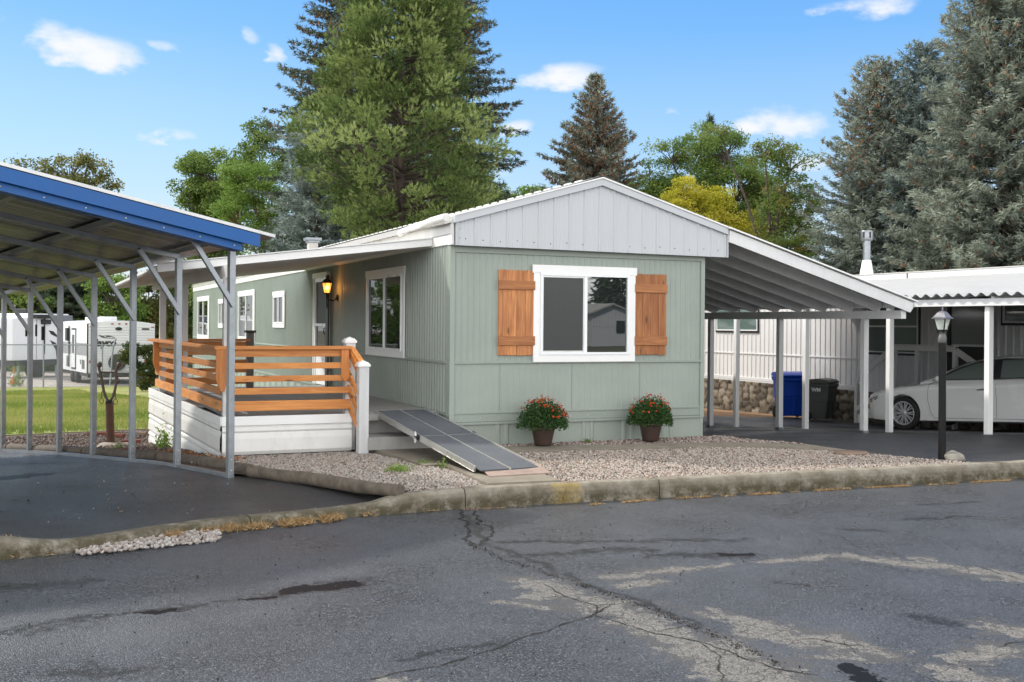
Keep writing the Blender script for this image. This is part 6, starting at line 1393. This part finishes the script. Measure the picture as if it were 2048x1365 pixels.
            mb.lathe([(0, -.10), (.03, -.10), (.055, -.088), (.06, -.05)], None, 20, True, 'y'); mb.build('rim', M['alloy'], wl, world=False)
            mb = MB(T); mb.lathe([(0, .0), (.21, .0)], None, 24, False, 'y'); mb.build('brake_disc', M['dark'], wl, world=False)
    mb = MB(); mb.box(.25, 4.7, -.78, .78, .17, .20); mb.build('underside', M['dark'], r, world=False)
    mb = MB(); mb.box(-.04, .02, -.3, .3, .30, .52); mb.build('grille', M['dark'], r, world=False)
def build_lamppost():
    x, y = gp(1884, 920, 0); z0 = -.1
    r = thing('lamp_post', 'black garden lamp post with square lantern at the gravel bed edge', 'lamp post', (x, y, 0))
    top = at_depth(1881, 627, 12.28).z
    lean = Vector((-.012, 0, 0))
    mb = MB(); mb.tube([(x, y, z0), (x - .005, y, .8), (x - .012, y, 1.35)], [.042, .041, .040], 20); mb.build('pole', M['black'], r)
    xx = x - .012; T = Matrix.Translation((xx, y, 0)) @ Matrix.Rotation(R(24 - 8), 4, 'Z')
    b = 1.34
    mb = MB(); mb.lathe([(.040, b), (.047, b + .01), (.047, b + .065), (.036, b + .085), (.033, b + .11), (.05, b + .13)], T, 16); mb.lathe([(0, b + .075), (.006, b + .07), (.012, b + .065)], T, 8); mb.build('collar', M['greybin'], r)
    z1 = b + .135; z2 = z1 + .145
    def sq(w_, z): return [(-w_, -w_, z), (w_, -w_, z), (w_, w_, z), (-w_, w_, z)]
    def fr(secs, m_, nm, par=r, cap=True):
        vs = sum([sq(a, b_) for a, b_ in secs], []); n_ = len(secs); fs = [(i * 4 + k, i * 4 + (k + 1) % 4, i * 4 + 4 + (k + 1) % 4, i * 4 + 4 + k) for i in range(n_ - 1) for k in range(4)]
        if cap: fs += [(3, 2, 1, 0), tuple(range(4 * n_ - 4, 4 * n_))]
        mb = MB(T); mb.add(vs, fs); return mb.build(nm, m_, par)
    fr([(.034, z1 - .02), (.042, z1), (.040, z1 + .008)], M['black'], 'lantern_base')
    m, nt, bb = mk('pale_lantern_glass'); bb.inputs['Base Color'].default_value = (.80, .86, .78, 1); bb.inputs['Roughness'].default_value = .25; bb.inputs['Transmission Weight'].default_value = .55
    fr([(.036, z1 + .008), (.066, z2)], m, 'lantern_glass', cap=False)
    mb = MB(T)
    for sx, sy in ((-1, -1), (1, -1), (1, 1), (-1, 1)): mb.bar((sx * .038, sy * .038, z1), (sx * .070, sy * .070, z2), .011, .011)
    for k in range(4):
        q = [(-1, -1), (1, -1), (1, 1), (-1, 1)]; a, c_ = q[k], q[(k + 1) % 4]; mb.bar((a[0] * .070, a[1] * .070, z2), (c_[0] * .070, c_[1] * .070, z2), .012, .012); mb.bar((a[0] * .038, a[1] * .038, z1 + .01), (c_[0] * .038, c_[1] * .038, z1 + .01), .012, .012)
    mb.build('lantern_cage', M['black'], r)
    mt = paint('pewter_lantern_top', (.14, .14, .155), .35, .2, 10, metal=.6)
    fr([(.088, z2 - .006), (.088, z2 + .004), (.072, z2 + .016), (.042, z2 + .066), (.026, z2 + .08), (.015, z2 + .086)], mt, 'lantern_roof')
    mb = MB(T); mb.lathe([(.013, z2 + .084), (.008, z2 + .096), (.014, z2 + .104), (.007, z2 + .112), (.009, z2 + .122), (.003, z2 + .135), (0, z2 + .148)], None, 10); mb.build('finial', mt, r)
def build_pots():
    rg = np.random.default_rng(3)
    for i, (u, y, lab) in enumerate([(1086, -.36, 'brown pot of orange-red chrysanthemums nearer the ramp'), (1301, -.36, 'brown pot of orange-red chrysanthemums under the right shutter')]):
        d = pixdir(u, 888); t = (y - CAM.y) / d.y; x = (CAM + d * t).x; z = .03
        r = thing('potted_chrysanthemum', lab, 'potted plant', (x, y, z), group='potted mums by the green wall'); T = Matrix.Translation((x, y, z))
        prof = [(0, 0), (.100, 0), (.104, .012)] + [(.106 + .036 * k / 9 + (.0022 if k % 2 else 0), .02 + .175 * k / 9) for k in range(10)] + [(.147, .20), (.156, .202), (.158, .228), (.150, .230), (.143, .21)]
        mb = MB(); mb.lathe(prof, T, 36); mb.build('pot', M['pot'], r)
        mb = MB(); mb.lathe([(0, .205), (.144, .205)], T, 24); mb.build('soil', paint('potting_soil', (.03, .02, .015), .95), r)
        n = 5200; q = rg.normal(0, 1, (n, 3)); q /= np.linalg.norm(q, axis=1)[:, None]; q[:, 2] = np.abs(q[:, 2]) * 1.0 - .22 * (rg.random(n)); s = rg.random(n) ** .28
        az = np.arctan2(q[:, 1], q[:, 0]); wob = 1 + .06 * np.sin(az * 5 + i) + .05 * np.sin(az * 9 + q[:, 2] * 6)
        RX, RZ = (.315, .335) if i == 0 else (.30, .33); cz = .25
        C = np.array([x, y, z + cz]) + q * (s * wob)[:, None] * np.array([RX, RX, RZ]); C[:, 2] = np.maximum(C[:, 2], z + .16 + .3 * np.abs(np.hypot(C[:, 0] - x, C[:, 1] - y) - .15))
        D = q + rg.normal(0, .6, q.shape); V, F = leaves(C, D, .030, .016, rg); nmesh('foliage', V, F, leafm('mum'), rg.random(n), r)
        # flower heads: denser at the top right
        nf = 150 if i == 0 else 115; Vs = []; Fs = []; Ts = []; o = 0; k = 0
        while k < nf:
            v = rg.normal(0, 1, 3); v /= np.linalg.norm(v); v[2] = abs(v[2])
            if v[2] < .30: continue
            cl = math.sin(v[0] * 7 + i * 2) * math.sin(v[1] * 6 + 1) + v[2] * 1.0 + .35 * v[0]
            if cl < .25 + rg.random() * .5: continue
            k += 1; v = v + (rg.normal(0, .05, 3) if i else 0); az_ = math.atan2(v[1], v[0]); wb = 1 + .06 * math.sin(az_ * 5 + i); c = np.array([x, y, z + cz]) + v * np.array([RX, RX, RZ]) * 1.02 * wb
            nrm = v + np.array([0, 0, .3]); nrm /= np.linalg.norm(nrm); a = np.cross(nrm, rg.normal(size=3)); a /= np.linalg.norm(a); b = np.cross(nrm, a); rr = rg.uniform(.010, .019); tn = rg.random()
            for ringi, (rs, up_, m_) in enumerate(((1.0, .15, 9), (.65, .45, 7), (.35, .7, 5))):
                for p in range(m_):
                    an = 2 * math.pi * p / m_ + ringi; dvec = (a * math.cos(an) + b * math.sin(an)); t2 = (-a * math.sin(an) + b * math.cos(an)); tip = c + dvec * rr * rs + nrm * rr * up_
                    Vs += [c + t2 * 0, c + dvec * rr * rs * .6 - t2 * rr * .28 + nrm * rr * up_ * .7, tip, c + dvec * rr * rs * .6 + t2 * rr * .28 + nrm * rr * up_ * .7]; Fs.append((o, o + 1, o + 2, o + 3)); Ts.append(tn * .7 + rg.random() * .3); o += 4
        nmesh('flowers', np.array(Vs), np.array(Fs), leafm('flower'), np.array(Ts), r)
def build_yard_things():
    # horse collar hames on a rusty pipe
    dp = 16.3; b = at_depth(222, 884, dp); x, y = b.x, b.y; z0 = gz(x, y); px = lambda u, v: at_depth(u, v, dp)
    r = thing('yard_ornament', 'rusty pipe holding curved iron horse hames with hanging rings', 'yard ornament', (x, y, z0))
    mb = MB(); mb.tube([Vector((x, y, z0 - .1)), px(219, 807)], [.062, .058], 20); mb.build('pipe', M['rust'], r)
    mb = MB(); mb.lathe([(.0, 0), (.05, .0), (.05, .05), (0, .05)], Matrix.Translation(px(218.5, 806)), 8); mb.tube([px(212, 806), px(225, 806)], .03, 8); mb.build('saddle_clamp', M['dark'], r)
    L = [(199, 730), (198, 738), (201, 747), (203, 757), (205, 768), (207, 780), (211, 793), (217, 805)]; Rr = [(238, 731), (233, 737), (232, 747), (232.5, 757), (232, 768), (230, 780), (226, 793), (220, 805)]
    for pts in (L, Rr):
        mb = MB(); mb.tube([px(*p) for p in pts], [.020, .022, .022, .021, .021, .022, .022, .018], 8); mb.lathe([(0, -.05), (.03, -.035), (.04, 0), (.03, .035), (0, .05)], Matrix.Translation(px(*pts[0])), 10); mb.build('hame', M['iron'], r)
    mb = MB(); mb.tube([px(201, 745), px(232, 745)], .013, 8); mb.build('cross_bar', M['iron'], r)
    for (u, v, s) in ((203, 802, 1), (231, 804, 1), (201, 766, .7), (236, 762, .7)):
        c = px(u, v); mb = MB(); n = 14; mb.tube([c + (_r0 * math.cos(2 * math.pi * k / n) * .030 * s + Vector((0, 0, 1)) * math.sin(2 * math.pi * k / n) * .042 * s) for k in range(n + 1)], .006, 6, cap=False); t = px(204 if u < 218 else 231, v - 20); mb.tube([c + Vector((0, 0, .04 * s)), t], .008, 6); mb.build('ring', M['iron'], r)
    # logs edging the drive
    P = [(-5.62, 7.4, 0), (-5.02, 5.84, 0), (-4.42, 4.1, 0), (-3.84, 2.53, 0), (-3.36, 1.25, 0), (-2.99, -.30, 0), (-2.70, -1.05, 0), (-2.32, -1.48, 0), (-2.02, -2.25, 0), (-1.62, -3.06, 0)]
    labs = ['farthest log of the drive edging at the far left carport post', 'log of the drive edging between the third and fourth carport posts from the left', 'log of the drive edging behind the fifth carport post', 'blackened log passing behind the nearest carport post', 'long cracked log end lying against the kerb bend']
    segs = [(0, 2), (2, 4), (4, 6), (6, 7), (7, 9)]
    segs = [((-5.62, 7.5), (-4.98, 5.75)), ((-4.96, 5.70), (-4.02, 3.05)), ((-4.0, 3.0), (-3.28, .98)), ((-3.26, .93), (-2.62, -1.16)), ((-2.60, -1.22), (-1.62, -3.04))]
    for i, (a, b) in enumerate(segs):
        mb = MB(); pts = []; k = 9; rnd = random.Random(i)
        for j in range(k): t = j / (k - 1); q = Vector((a[0] + (b[0] - a[0]) * t, a[1] + (b[1] - a[1]) * t, 0)); q.z = max(gz(q.x, q.y), gz(q.x, q.y)) + .0 + rnd.uniform(-.006, .006); q.x += rnd.uniform(-.01, .01); pts.append(q)
        rad = [.062 * rnd.uniform(.9, 1.08) for _ in range(k)]; mb.tube(pts, rad, 12); o = mb.build('log', M['log']); tag(o, labs[i], 'log', 'logs edging the left drive')
    def rockmesh(name, label, x, y, z, s, seed, mt=M['rock'], cat='rock'):
        bm = bmesh.new(); bmesh.ops.create_icosphere(bm, subdivisions=3, radius=1)
        for v in bm.verts: d = 1 + .28 * mnoise.noise(v.co * 1.3 + Vector((seed * 3.1, 0, 0))) + .1 * mnoise.noise(v.co * 4); v.co = Vector((v.co.x * s[0], v.co.y * s[1], v.co.z * s[2])) * d + Vector((x, y, z))
        me = bpy.data.meshes.new(name); bm.to_mesh(me); bm.free(); me.materials.append(mt)
        for p in me.polygons: p.use_smooth = True
        o = bpy.data.objects.new(name, me); col.objects.link(o); return tag(o, label, cat)
    p = gp(1915, 922); rockmesh('rock', 'grey rock at the foot of the black lamp post', p[0] + .02, p[1] + .08, .03, (.13, .12, .07), 1)
    p = gp(1702, 908); mb = MB(); mb.lathe([(0, 0), (.17, 0), (.18, .012), (.17, .024), (0, .028)], Matrix.Translation((p[0], p[1], .0)) @ Matrix.Diagonal((1.25, 1, 1, 1)), 22); o = mb.build('stepping_stone', paint('brown_stone_disc', (.22, .15, .11), .85, .2, 6, bump=.5)); tag(o, 'flat round brownish stepping stone in the right gravel', 'stone')
    rockmesh('rock', 'broad pale flat rock under the rusty pipe', x + .05, y - .05, z0 - .02, (.30, .22, .07), 3, paint('pale_rock', (.34, .30, .26), .9, .2, 6, bump=.5))
    rocks = [(345, 905, .08, 'round brown rock by the green seedling'), (365, 893, .07, 'small rock against the deck skirt behind the seedling')]
    for i, (u, v, s, l) in enumerate(rocks): q = gpt(u, v); rockmesh('rock', l, q[0], q[1], gz(*q), (s * 1.3, s, s * .6), 10 + i, paint('tan_rock', (.26, .19, .14), .9, .2, 6, bump=.5))
    bl = [(205, 870, .5, 10, 'red brick lying left of the rusty pipe'), (235, 874, .24, -5, 'red brick just behind the rusty pipe'), (262, 886, .3, 20, 'reddish paver right of the rusty pipe'), (250, 905, .26, 30, 'red brick in front of the rusty pipe'), (285, 870, .14, 0, 'tan brick block near the lawn edge'), (308, 868, .12, 15, 'small red brick beside the deck corner')]
    for i, (u, v, L_, a, l) in enumerate(bl):
        q = gpt(u, v); mb = MB(Matrix.Translation((q[0], q[1], gz(*q) - .01)) @ Matrix.Rotation(R(-24 + a), 4, 'Z')); mb.box(-L_ / 2, L_ / 2, -.05, .05, 0, .06); o = mb.build('brick', M['brick'] if 'tan' not in l else paint('tan_brick', (.27, .20, .15), .9), bevel=.008); tag(o, l, 'brick', 'bricks lying in the planting bed')
def build_back():
    # chain link fence
    y0_, x0, x1 = 37.0, -14.0, 6.0
    zg = lambda x: -1.28; H = 1.78
    f = thing('chain_link_fence', 'grey chain-link fence along the far edge of the lawn', 'fence', (-4, 37, -1.3))
    Yf = lambda x: 37.55 - .075 * (x + 14)
    P = lambda x, z: Vector((x, Yf(x), z))
    mb = MB(); mb.tube([P(x0, .50), P(x1, .50)], .026, 8); mb.build('top_rail', M['galv'], f)
    for i in range(9): x = -13.5 + 2.3 * i; mb = MB(); mb.tube([P(x, -1.4), P(x, .54)], .03, 8); mb.build('post', M['galv'], f)
    mb = MB(); s = .105; zb = -1.27; x = x0 - 1.8
    while x < x1:
        a0, a1 = max(x, x0), min(x + 1.77, x1)
        if a1 > a0:
            for sg in (0, 1):
                z_ = lambda q: zb + (q - x) if sg == 0 else zb + 1.77 - (q - x); a, b = P(a0, z_(a0)), P(a1, z_(a1)); a.y += .01 * sg; b.y += .01 * sg
                d = (b - a); nrm = Vector((-d.z, 0, d.x)).normalized() * .0042
                mb.add([a - nrm, b - nrm, b + nrm, a + nrm], [(0, 1, 2, 3)])
        x += s
    mb.build('chain_mesh', M['galv'], f)
    # leaning gate rod on the fence
    a = at_depth(244, 771, 44.8); b = at_depth(232, 678, 44.8); mb = MB(); mb.tube([at_depth(220, 770, 44.6), at_depth(226, 695, 44.6), at_depth(232, 678, 44.6)], .035, 8); o = mb.build('leaning_pole', M['galv']); tag(o, 'grey steel pole leaning by the fence in front of the white trailer', 'pole')
    # travel trailer
    A = at_depth(174, 771, 47.0); z0 = -1.32; ax = R(-34); axd = (_f * math.cos(ax) + _r0 * math.sin(ax)); axd.z = 0; axd.normalize(); rgt = Vector((axd.y, -axd.x, 0))
    M4 = Matrix(((rgt.x, axd.x, 0, A.x), (rgt.y, axd.y, 0, A.y), (0, 0, 1, z0), (0, 0, 0, 1)))
    t = thing('travel_trailer', 'white travel trailer with spare wheel on its rear wall behind the fence', 'trailer', M4=M4)
    W, Ln, zb_, Hh = 2.95, 5.9, .52, 2.72; wt = paint('trailer_white_siding', (.74, .75, .77), .4, .03, 1)
    arch = lambda x: Hh + .14 * (1 - ((x - W * .45) / (W * .55)) ** 2)
    mb = MB(); pr = [(0, zb_)] + [(W, zb_)] + [(W - W * k / 10, arch(W - W * k / 10)) for k in range(11)]; mb.prism(pr, 0, Ln); mb.build('body', wt, t, world=False, bevel=.03)
    mb = MB()
    z = zb_ + .05
    while z < Hh - .1: mb.prism([(z, .0), (z + .02, .012), (z + .085, .012), (z + .11, 0)], .04, W - .04, Matrix(((0, 1, 0, 0), (0, 0, -1, -.001), (1, 0, 0, 0), (0, 0, 0, 1)))) if False else mb.add([(.04, -.001, z), (W - .04, -.001, z), (W - .04, -.016, z + .03), (.04, -.016, z + .03), (W - .04, -.016, z + .08), (.04, -.016, z + .08), (W - .04, -.001, z + .10), (.04, -.001, z + .10)], [(0, 1, 2, 3), (3, 2, 4, 5), (5, 4, 6, 7)]); z += .115
    mb.build('rear_siding', wt, t, world=False)
    mb = MB(); mb.box(-.02, .03, -.03, .02, zb_, Hh); mb.build('corner_moulding', M['dark'], t, world=False); mb = MB(); mb.box(W - .03, W + .02, -.03, .02, zb_, Hh - .02); mb.build('corner_moulding', M['dark'], t, world=False)
    for x in (1.0, 1.3, 1.6): mb = MB(); mb.box(x, x + .09, -.035, -.012, Hh - .03, Hh + .02); mb.build('marker_light', M['red'], t, world=False)
    for x in (.10, W - .20): mb = MB(); mb.box(x, x + .12, -.03, -.017, Hh - .16, Hh - .12); mb.build('marker_light', M['red'], t, world=False)
    for x in (.08, W - .50): mb = MB(); mb.box(x, x + .32, -.035, -.017, .98, 1.10); mb.build('tail_light', M['red'], t, world=False)
    mb = MB(); mb.box(W - .62, W - .3, -.04, -.017, Hh - .26, Hh - .20); mb.build('vent', M['dark'], t, world=False)
    mb = MB(); mb.lathe([(0, -.05), (.14, -.045), (.15, -.01)], Matrix.Translation((1.32, -.015, Hh - .22)) @ Matrix.Diagonal((1, 1, .5, 1)), 18, True, 'y'); mb.build('rear_camera', M['dark'], t, world=False)
    mb = MB(); mb.smooth = True; mb.lathe([(0, -.22), (.30, -.22), (.36, -.19), (.37, -.03), (.36, -.02)], Matrix.Translation((1.25, 0, 1.0)), 28, True, 'y'); mb.build('spare_wheel', M['rubber'], t, world=False)
    mb = MB(); mb.box(.0, W, -.14, -.03, .34, .48); mb.box(.3, .4, -.1, .3, .3, .5); mb.box(W - .9, W - .5, -.2, .0, .02, .5); mb.box(.1, W - .1, .1, Ln, .36, .519); mb.build('bumper', M['dark'], t, world=False)
    text_mesh('Jayco', .43, M['dark'], 'lettering', t, frame((.74, -.020, 1.86), (1, 0, 0), (0, 0, 1), (0, -1, 0)), .018, .25, .003, False)
    mb = MB(frame((.85, -.020, 2.12), (1, 0, 0), (0, 0, 1), (0, -1, 0)) @ Matrix.Scale(.75, 4))
    for k, (a0, b0, a1, b1, wd) in enumerate([(-.52, .14, -.2, .04, .03), (-.48, .08, -.1, -.02, .03), (-.4, .02, .0, -.06, .03), (-.1, .02, .2, .06, .05), (.1, .08, .42, -.02, .03), (.0, -.04, .40, -.06, .03), (-.2, .08, .1, .1, .02)]): mb.bar((a0, b0, 0), (a1, b1, 0), .004, wd, (0, 1, 0))
    mb.build('bird_emblem', M['dark'], t, world=False)
    # left side: door, stripes, awning rail, hatch
    T = frame((-.004, 0, 0), (0, 1, 0), (0, 0, 1), (-1, 0, 0)); T = frame((-.004, 0, 0), (0, 1, 0), (0, 0, 1), (-1, 0, 0))
    mb = MB(T); mb.box(2.2, 3.1, .62, 2.5, 0, .02); mb.build('door_surround', M['dark'], t, world=False); mb = MB(T); mb.box(2.28, 3.02, .70, 2.42, .021, .035); dd = mb.build('door', wt, t, world=False)
    mb = MB(T); mb.box(2.42, 2.88, 1.35, 2.2, .036, .045); mb.build('door_window', M['glass'], dd, world=False)
    mb = MB(T); mb.box(.05, 2.15, 1.3, 1.85, .001, .006); mb.box(3.15, 5.8, 1.3, 1.85, .001, .006); mb.build('grey_band', paint('trailer_grey_band', (.27, .28, .29), .5), t, world=False)
    mb = MB(T); mb.box(3.6, 4.0, 1.9, 2.5, .02, .12); mb.box(3.5, 3.56, .7, 2.6, .02, .06); mb.build('awning_arm', M['dark'], t, world=False)
    for (a, b, c_, d_) in ((.5, 1.0, .7, 1.1), (3.6, 4.2, .7, 1.2), (1.2, 1.35, .9, 1.1)): mb = MB(T); mb.box(a, b, c_, d_, .001, .012); mb.build('hatch', M['greybin'], t, world=False)
    for y in (2.4, 3.3): mb = MB(); mb.smooth = True; mb.lathe([(0, -.1), (.28, -.1), (.34, -.07), (.34, .07), (0, .1)], Matrix.Translation((.12, y, .34)) @ Matrix.Rotation(R(90), 4, 'Z'), 24, True, 'y'); mb.build('wheel', M['rubber'], t, world=False)
    for bb in ((.9, 1.5, 1.0, 2.0, Hh + .08, Hh + .32), (.7, 1.1, .4, .8, Hh + .1, Hh + .24), (.8, 1.6, 3.3, 4.2, Hh + .08, Hh + .3)): mb = MB(); mb.box(*bb); mb.build('roof_unit', wt, t, world=False, bevel=.04)
    # second recreational vehicle, side on
    A = at_depth(24, 765, 53.0); B = at_depth(133, 765, 56.0); ex_ = (B - A); ex_.z = 0; Lr = ex_.length; ex_.normalize(); ey = Vector((-ex_.y, ex_.x, 0)); z0 = gz(A.x, A.y) - .02
    v = thing('recreational_vehicle', 'long white fifth-wheel camper with black swooshes behind the left fence', 'camper', M4=Matrix(((ex_.x, ey.x, 0, A.x), (ex_.y, ey.y, 0, A.y), (0, 0, 1, z0), (0, 0, 0, 1))))
    gy_ = paint('camper_grey_cap', (.17, .18, .21), .4); L1 = Lr * 1.12
    mb = MB(); mb.prism([(0, .9), (L1, .9), (L1, 2.9), (L1 - .3, 3.25), (1.0, 3.25), (.9, 3.05), (0, 3.0)], 0, 2.4); mb.build('body', wt, v, world=False, bevel=.04)
    F2 = frame((0, -.002, 0), (1, 0, 0), (0, 0, 1), (0, -1, 0))
    mb = MB(F2); mb.prism([(0, 0)] * 0 + [(L1 * .56, 3.18), (L1 - .05, 3.18), (L1 - .02, 1.9), (L1 * .78, 2.0), (L1 * .72, 2.5)], 0, .006, Matrix(((1, 0, 0, 0), (0, 0, 1, 0), (0, 1, 0, 0), (0, 0, 0, 1)))); mb.build('grey_cap', gy_, v, world=False)
    mb = MB(F2)
    for a in [((L1 * .60, 1.9), (L1 * .70, 1.75), (L1 * .80, 1.2), (L1 * .80, .92), (L1 * .72, .92), (L1 * .70, 1.4)), ((L1 * .58, 2.4), (L1 * .66, 2.35), (L1 * .78, 1.95), (L1 * .62, 2.2))]:
        mb.prism(list(a), .007, .012, Matrix(((1, 0, 0, 0), (0, 0, 1, 0), (0, 1, 0, 0), (0, 0, 0, 1))))
    mb.build('black_swoosh', M['dark'], v, world=False)
    mb = MB(F2); mb.box(L1 * .33, L1 * .55, 3.0, 3.2, .0, .25); mb.bar((L1 * .50, 1.2, .06), (L1 * .50, 3.05, .06), .05, .05); mb.box(L1 * .45, L1 * .60, 2.72, 2.95, .01, .1); mb.build('awning', M['dark'], v, world=False)
    for (a, b, c_, d_) in ((.36, .39, 2.1, 2.7), (.46, .50, 1.9, 2.6), (.20, .23, 2.1, 2.5)): mb = MB(F2); mb.box(L1 * a, L1 * b, c_, d_, .001, .02); mb.build('window', M['glass'], v, world=False)
    mb = MB(F2); mb.box(L1 * .38, L1 * .385, .95, 2.95, .001, .01); mb.box(L1 * .3, L1 * .305, .95, 2.95, .001, .01); mb.build('door_edge', M['dark'], v, world=False)
    mb = MB(); mb.box(.3, L1 - .2, .2, 2.2, .62, .899); mb.build('chassis', M['dark'], v, world=False)
    for x in (L1 * .35, L1 * .45): mb = MB(); mb.smooth = True; mb.lathe([(0, -.1), (.3, -.1), (.38, -.07), (.38, .07), (0, .1)], Matrix.Translation((x, .15, .38)), 24, True, 'y'); mb.build('wheel', M['rubber'], v, world=False)
    for x in (.6, L1 - .8): mb = MB(); mb.box(x, x + .1, .3, .4, 0, .63); mb.build('landing_leg', M['galv'], v, world=False)
    mb = MB(); mb.box(L1 * .4, L1 * .5, .8, 1.6, 3.25, 3.5); mb.build('roof_unit', M['dark'], v, world=False, bevel=.04)
    # brown house with gable far left
    A = at_depth(20, 700, 78); B = at_depth(140, 700, 78); hx = (B - A); hx.z = 0; hL = hx.length; hx.normalize(); hy = Vector((-hx.y, hx.x, 0)); zg = -1.5
    h = thing('brown_house', 'distant brown sided house with grey gabled roof at far left', 'house', M4=Matrix(((hx.x, hy.x, 0, A.x), (hx.y, hy.y, 0, A.y), (0, 0, 1, zg), (0, 0, 0, 1))))
    mb = MB(); mb.prism([(0, 0), (hL, 0), (hL, 2.9), (hL * .5, 4.6), (0, 2.9)], 0, 9); mb.build('wall', M['brownsid'], h, world=False)
    for sg in (-1, 1):
        mb = MB(); xa = hL / 2; xb = xa + sg * (hL / 2 + .5); mb.bar((xa, -.4, 0), (xa, 9.4, 0), 0.001, .001) if False else None
        mb.add([(xa, -.5, 4.72), (xb, -.5, 2.72), (xb, 9.5, 2.72), (xa, 9.5, 4.72), (xa, -.5, 4.86), (xb, -.5, 2.86), (xb, 9.5, 2.86), (xa, 9.5, 4.86)], [(0, 1, 2, 3), (7, 6, 5, 4), (0, 4, 5, 1), (1, 5, 6, 2), (2, 6, 7, 3), (3, 7, 4, 0)]); mb.build('roof', M['shingle'], h, world=False)
        mb = MB(); mb.bar((xa, -.53, 4.76), (xb, -.53, 2.76), .05, .2); mb.build('fascia', M['white'], h, world=False)
    mb = MB(); mb.box(hL * .15, hL * .85, -.04, -.002, 0, 2.2); mb.build('garage_door', M['white'], h, world=False)
    # traffic cone
    c = at_depth(27, 752, 47.5); z = gz(c.x, c.y); r = thing('traffic_cone', 'orange and white traffic cone behind the fence', 'traffic cone', (c.x, c.y, z)); T = Matrix.Translation((c.x, c.y, z))
    mb = MB(T); mb.box(-.18, .18, -.18, .18, 0, .03); mb.build('base', M['orange'], r); mb = MB(); mb.lathe([(.13, .03), (.085, .3)], T, 16); mb.lathe([(.06, .46), (.025, .72), (0, .72)], T, 16); mb.build('cone', M['orange'], r); mb = MB(); mb.lathe([(.086, .3), (.059, .46)], T, 16); mb.build('white_band', M['white'], r)
    q = gpt(34, 772); tuft('tall_weed', 'tall green weed standing at the fence foot on the left', q[0], q[1] - .3, gz(*q), 'mid', 44, 500, .28, .8, .12, .03, 'weed')
def build_street_side():
    # what the front window mirrors: the home across the street and its trees (behind the camera)
    h = thing('mobile_home_across_street', 'white gabled mobile home across the street seen mirrored in the front window', 'mobile home', (41.5, -70, 0))
    mb = MB(); mb.prism([(39.6, -.3), (43.4, -.3), (43.4, 2.6), (41.5, 3.3), (39.6, 2.6)], -85, -70.0); mb.build('wall', M['nwhite'], h)
    mb = MB(); mb.corr((39.6, -69.99, 0), (1, 0, 0), (0, 0, 1), (0, 1, 0), 3.8, 1, .3, .02, 'v', top=lambda a: 3.2 - abs(a - 1.9) * .35, bot=lambda a: 1.4); mb.build('gable', M['nwhite'], h)
    mb = MB(); mb.prism([(39.2, 2.45), (41.5, 3.35), (43.8, 2.45), (43.8, 2.60), (41.5, 3.50), (39.2, 2.60)], -85.2, -69.6); mb.build('roof', M['roofgrey'], h)
    mb = MB(); mb.box(42.0, 42.8, -69.98, -69.9, .9, 1.9); mb.build('window', M['glass'], h)
    for i, (x, y, H, r, k, l) in enumerate([(33.0, -76, 22, 5.0, 'spruce_blue', 'blue spruce left of the home across the street'), (48.5, -78, 20, 5.0, 'spruce_green', 'dark spruce right of the home across the street'), (41, -92, 22, 6.5, 'spruce_green', 'dark spruce behind the home across the street'), (14, -80, 20, 5.5, 'spruce_grey', 'grey spruce farther along across the street')]):
        rg = np.random.default_rng(90 + i); root = thing('spruce_tree', l, 'tree', (x, y, -.2)); n = 9000; t = rg.random(n) ** 1.4; az = rg.uniform(0, 6.28, n); rr = (r * (1 - t) + .1) * rg.uniform(.5, 1, n) * (1 + .15 * np.sin(az * 5 + t * 40)); C = np.stack([x + np.cos(az) * rr, y + np.sin(az) * rr, -.2 + .6 + t * H * .95 - rr * .2], 1); D = np.stack([np.cos(az), np.sin(az), -.3 + 0 * az], 1) + rg.normal(0, .5, (n, 3)); V, F = blades(C, D, 1.0, .3, rg)
        nmesh('crown', V, F, leafm(k), rg.random(n), root); mb = MB(); mb.tube([(x, y, -.3), (x, y, H)], [.25, .03], 8); mb.build('trunk', M['bark'], root)
build_ground(); build_kerb(); build_paths()
build_house(); build_own_carport(); build_porch_cover(); build_deck(); build_ramp(); build_steel_carport()
build_neighbour(); build_bins(); build_car(); build_lamppost(); build_pots(); build_yard_things(); build_back(); build_street_side()
build_trees(); build_small_plants()
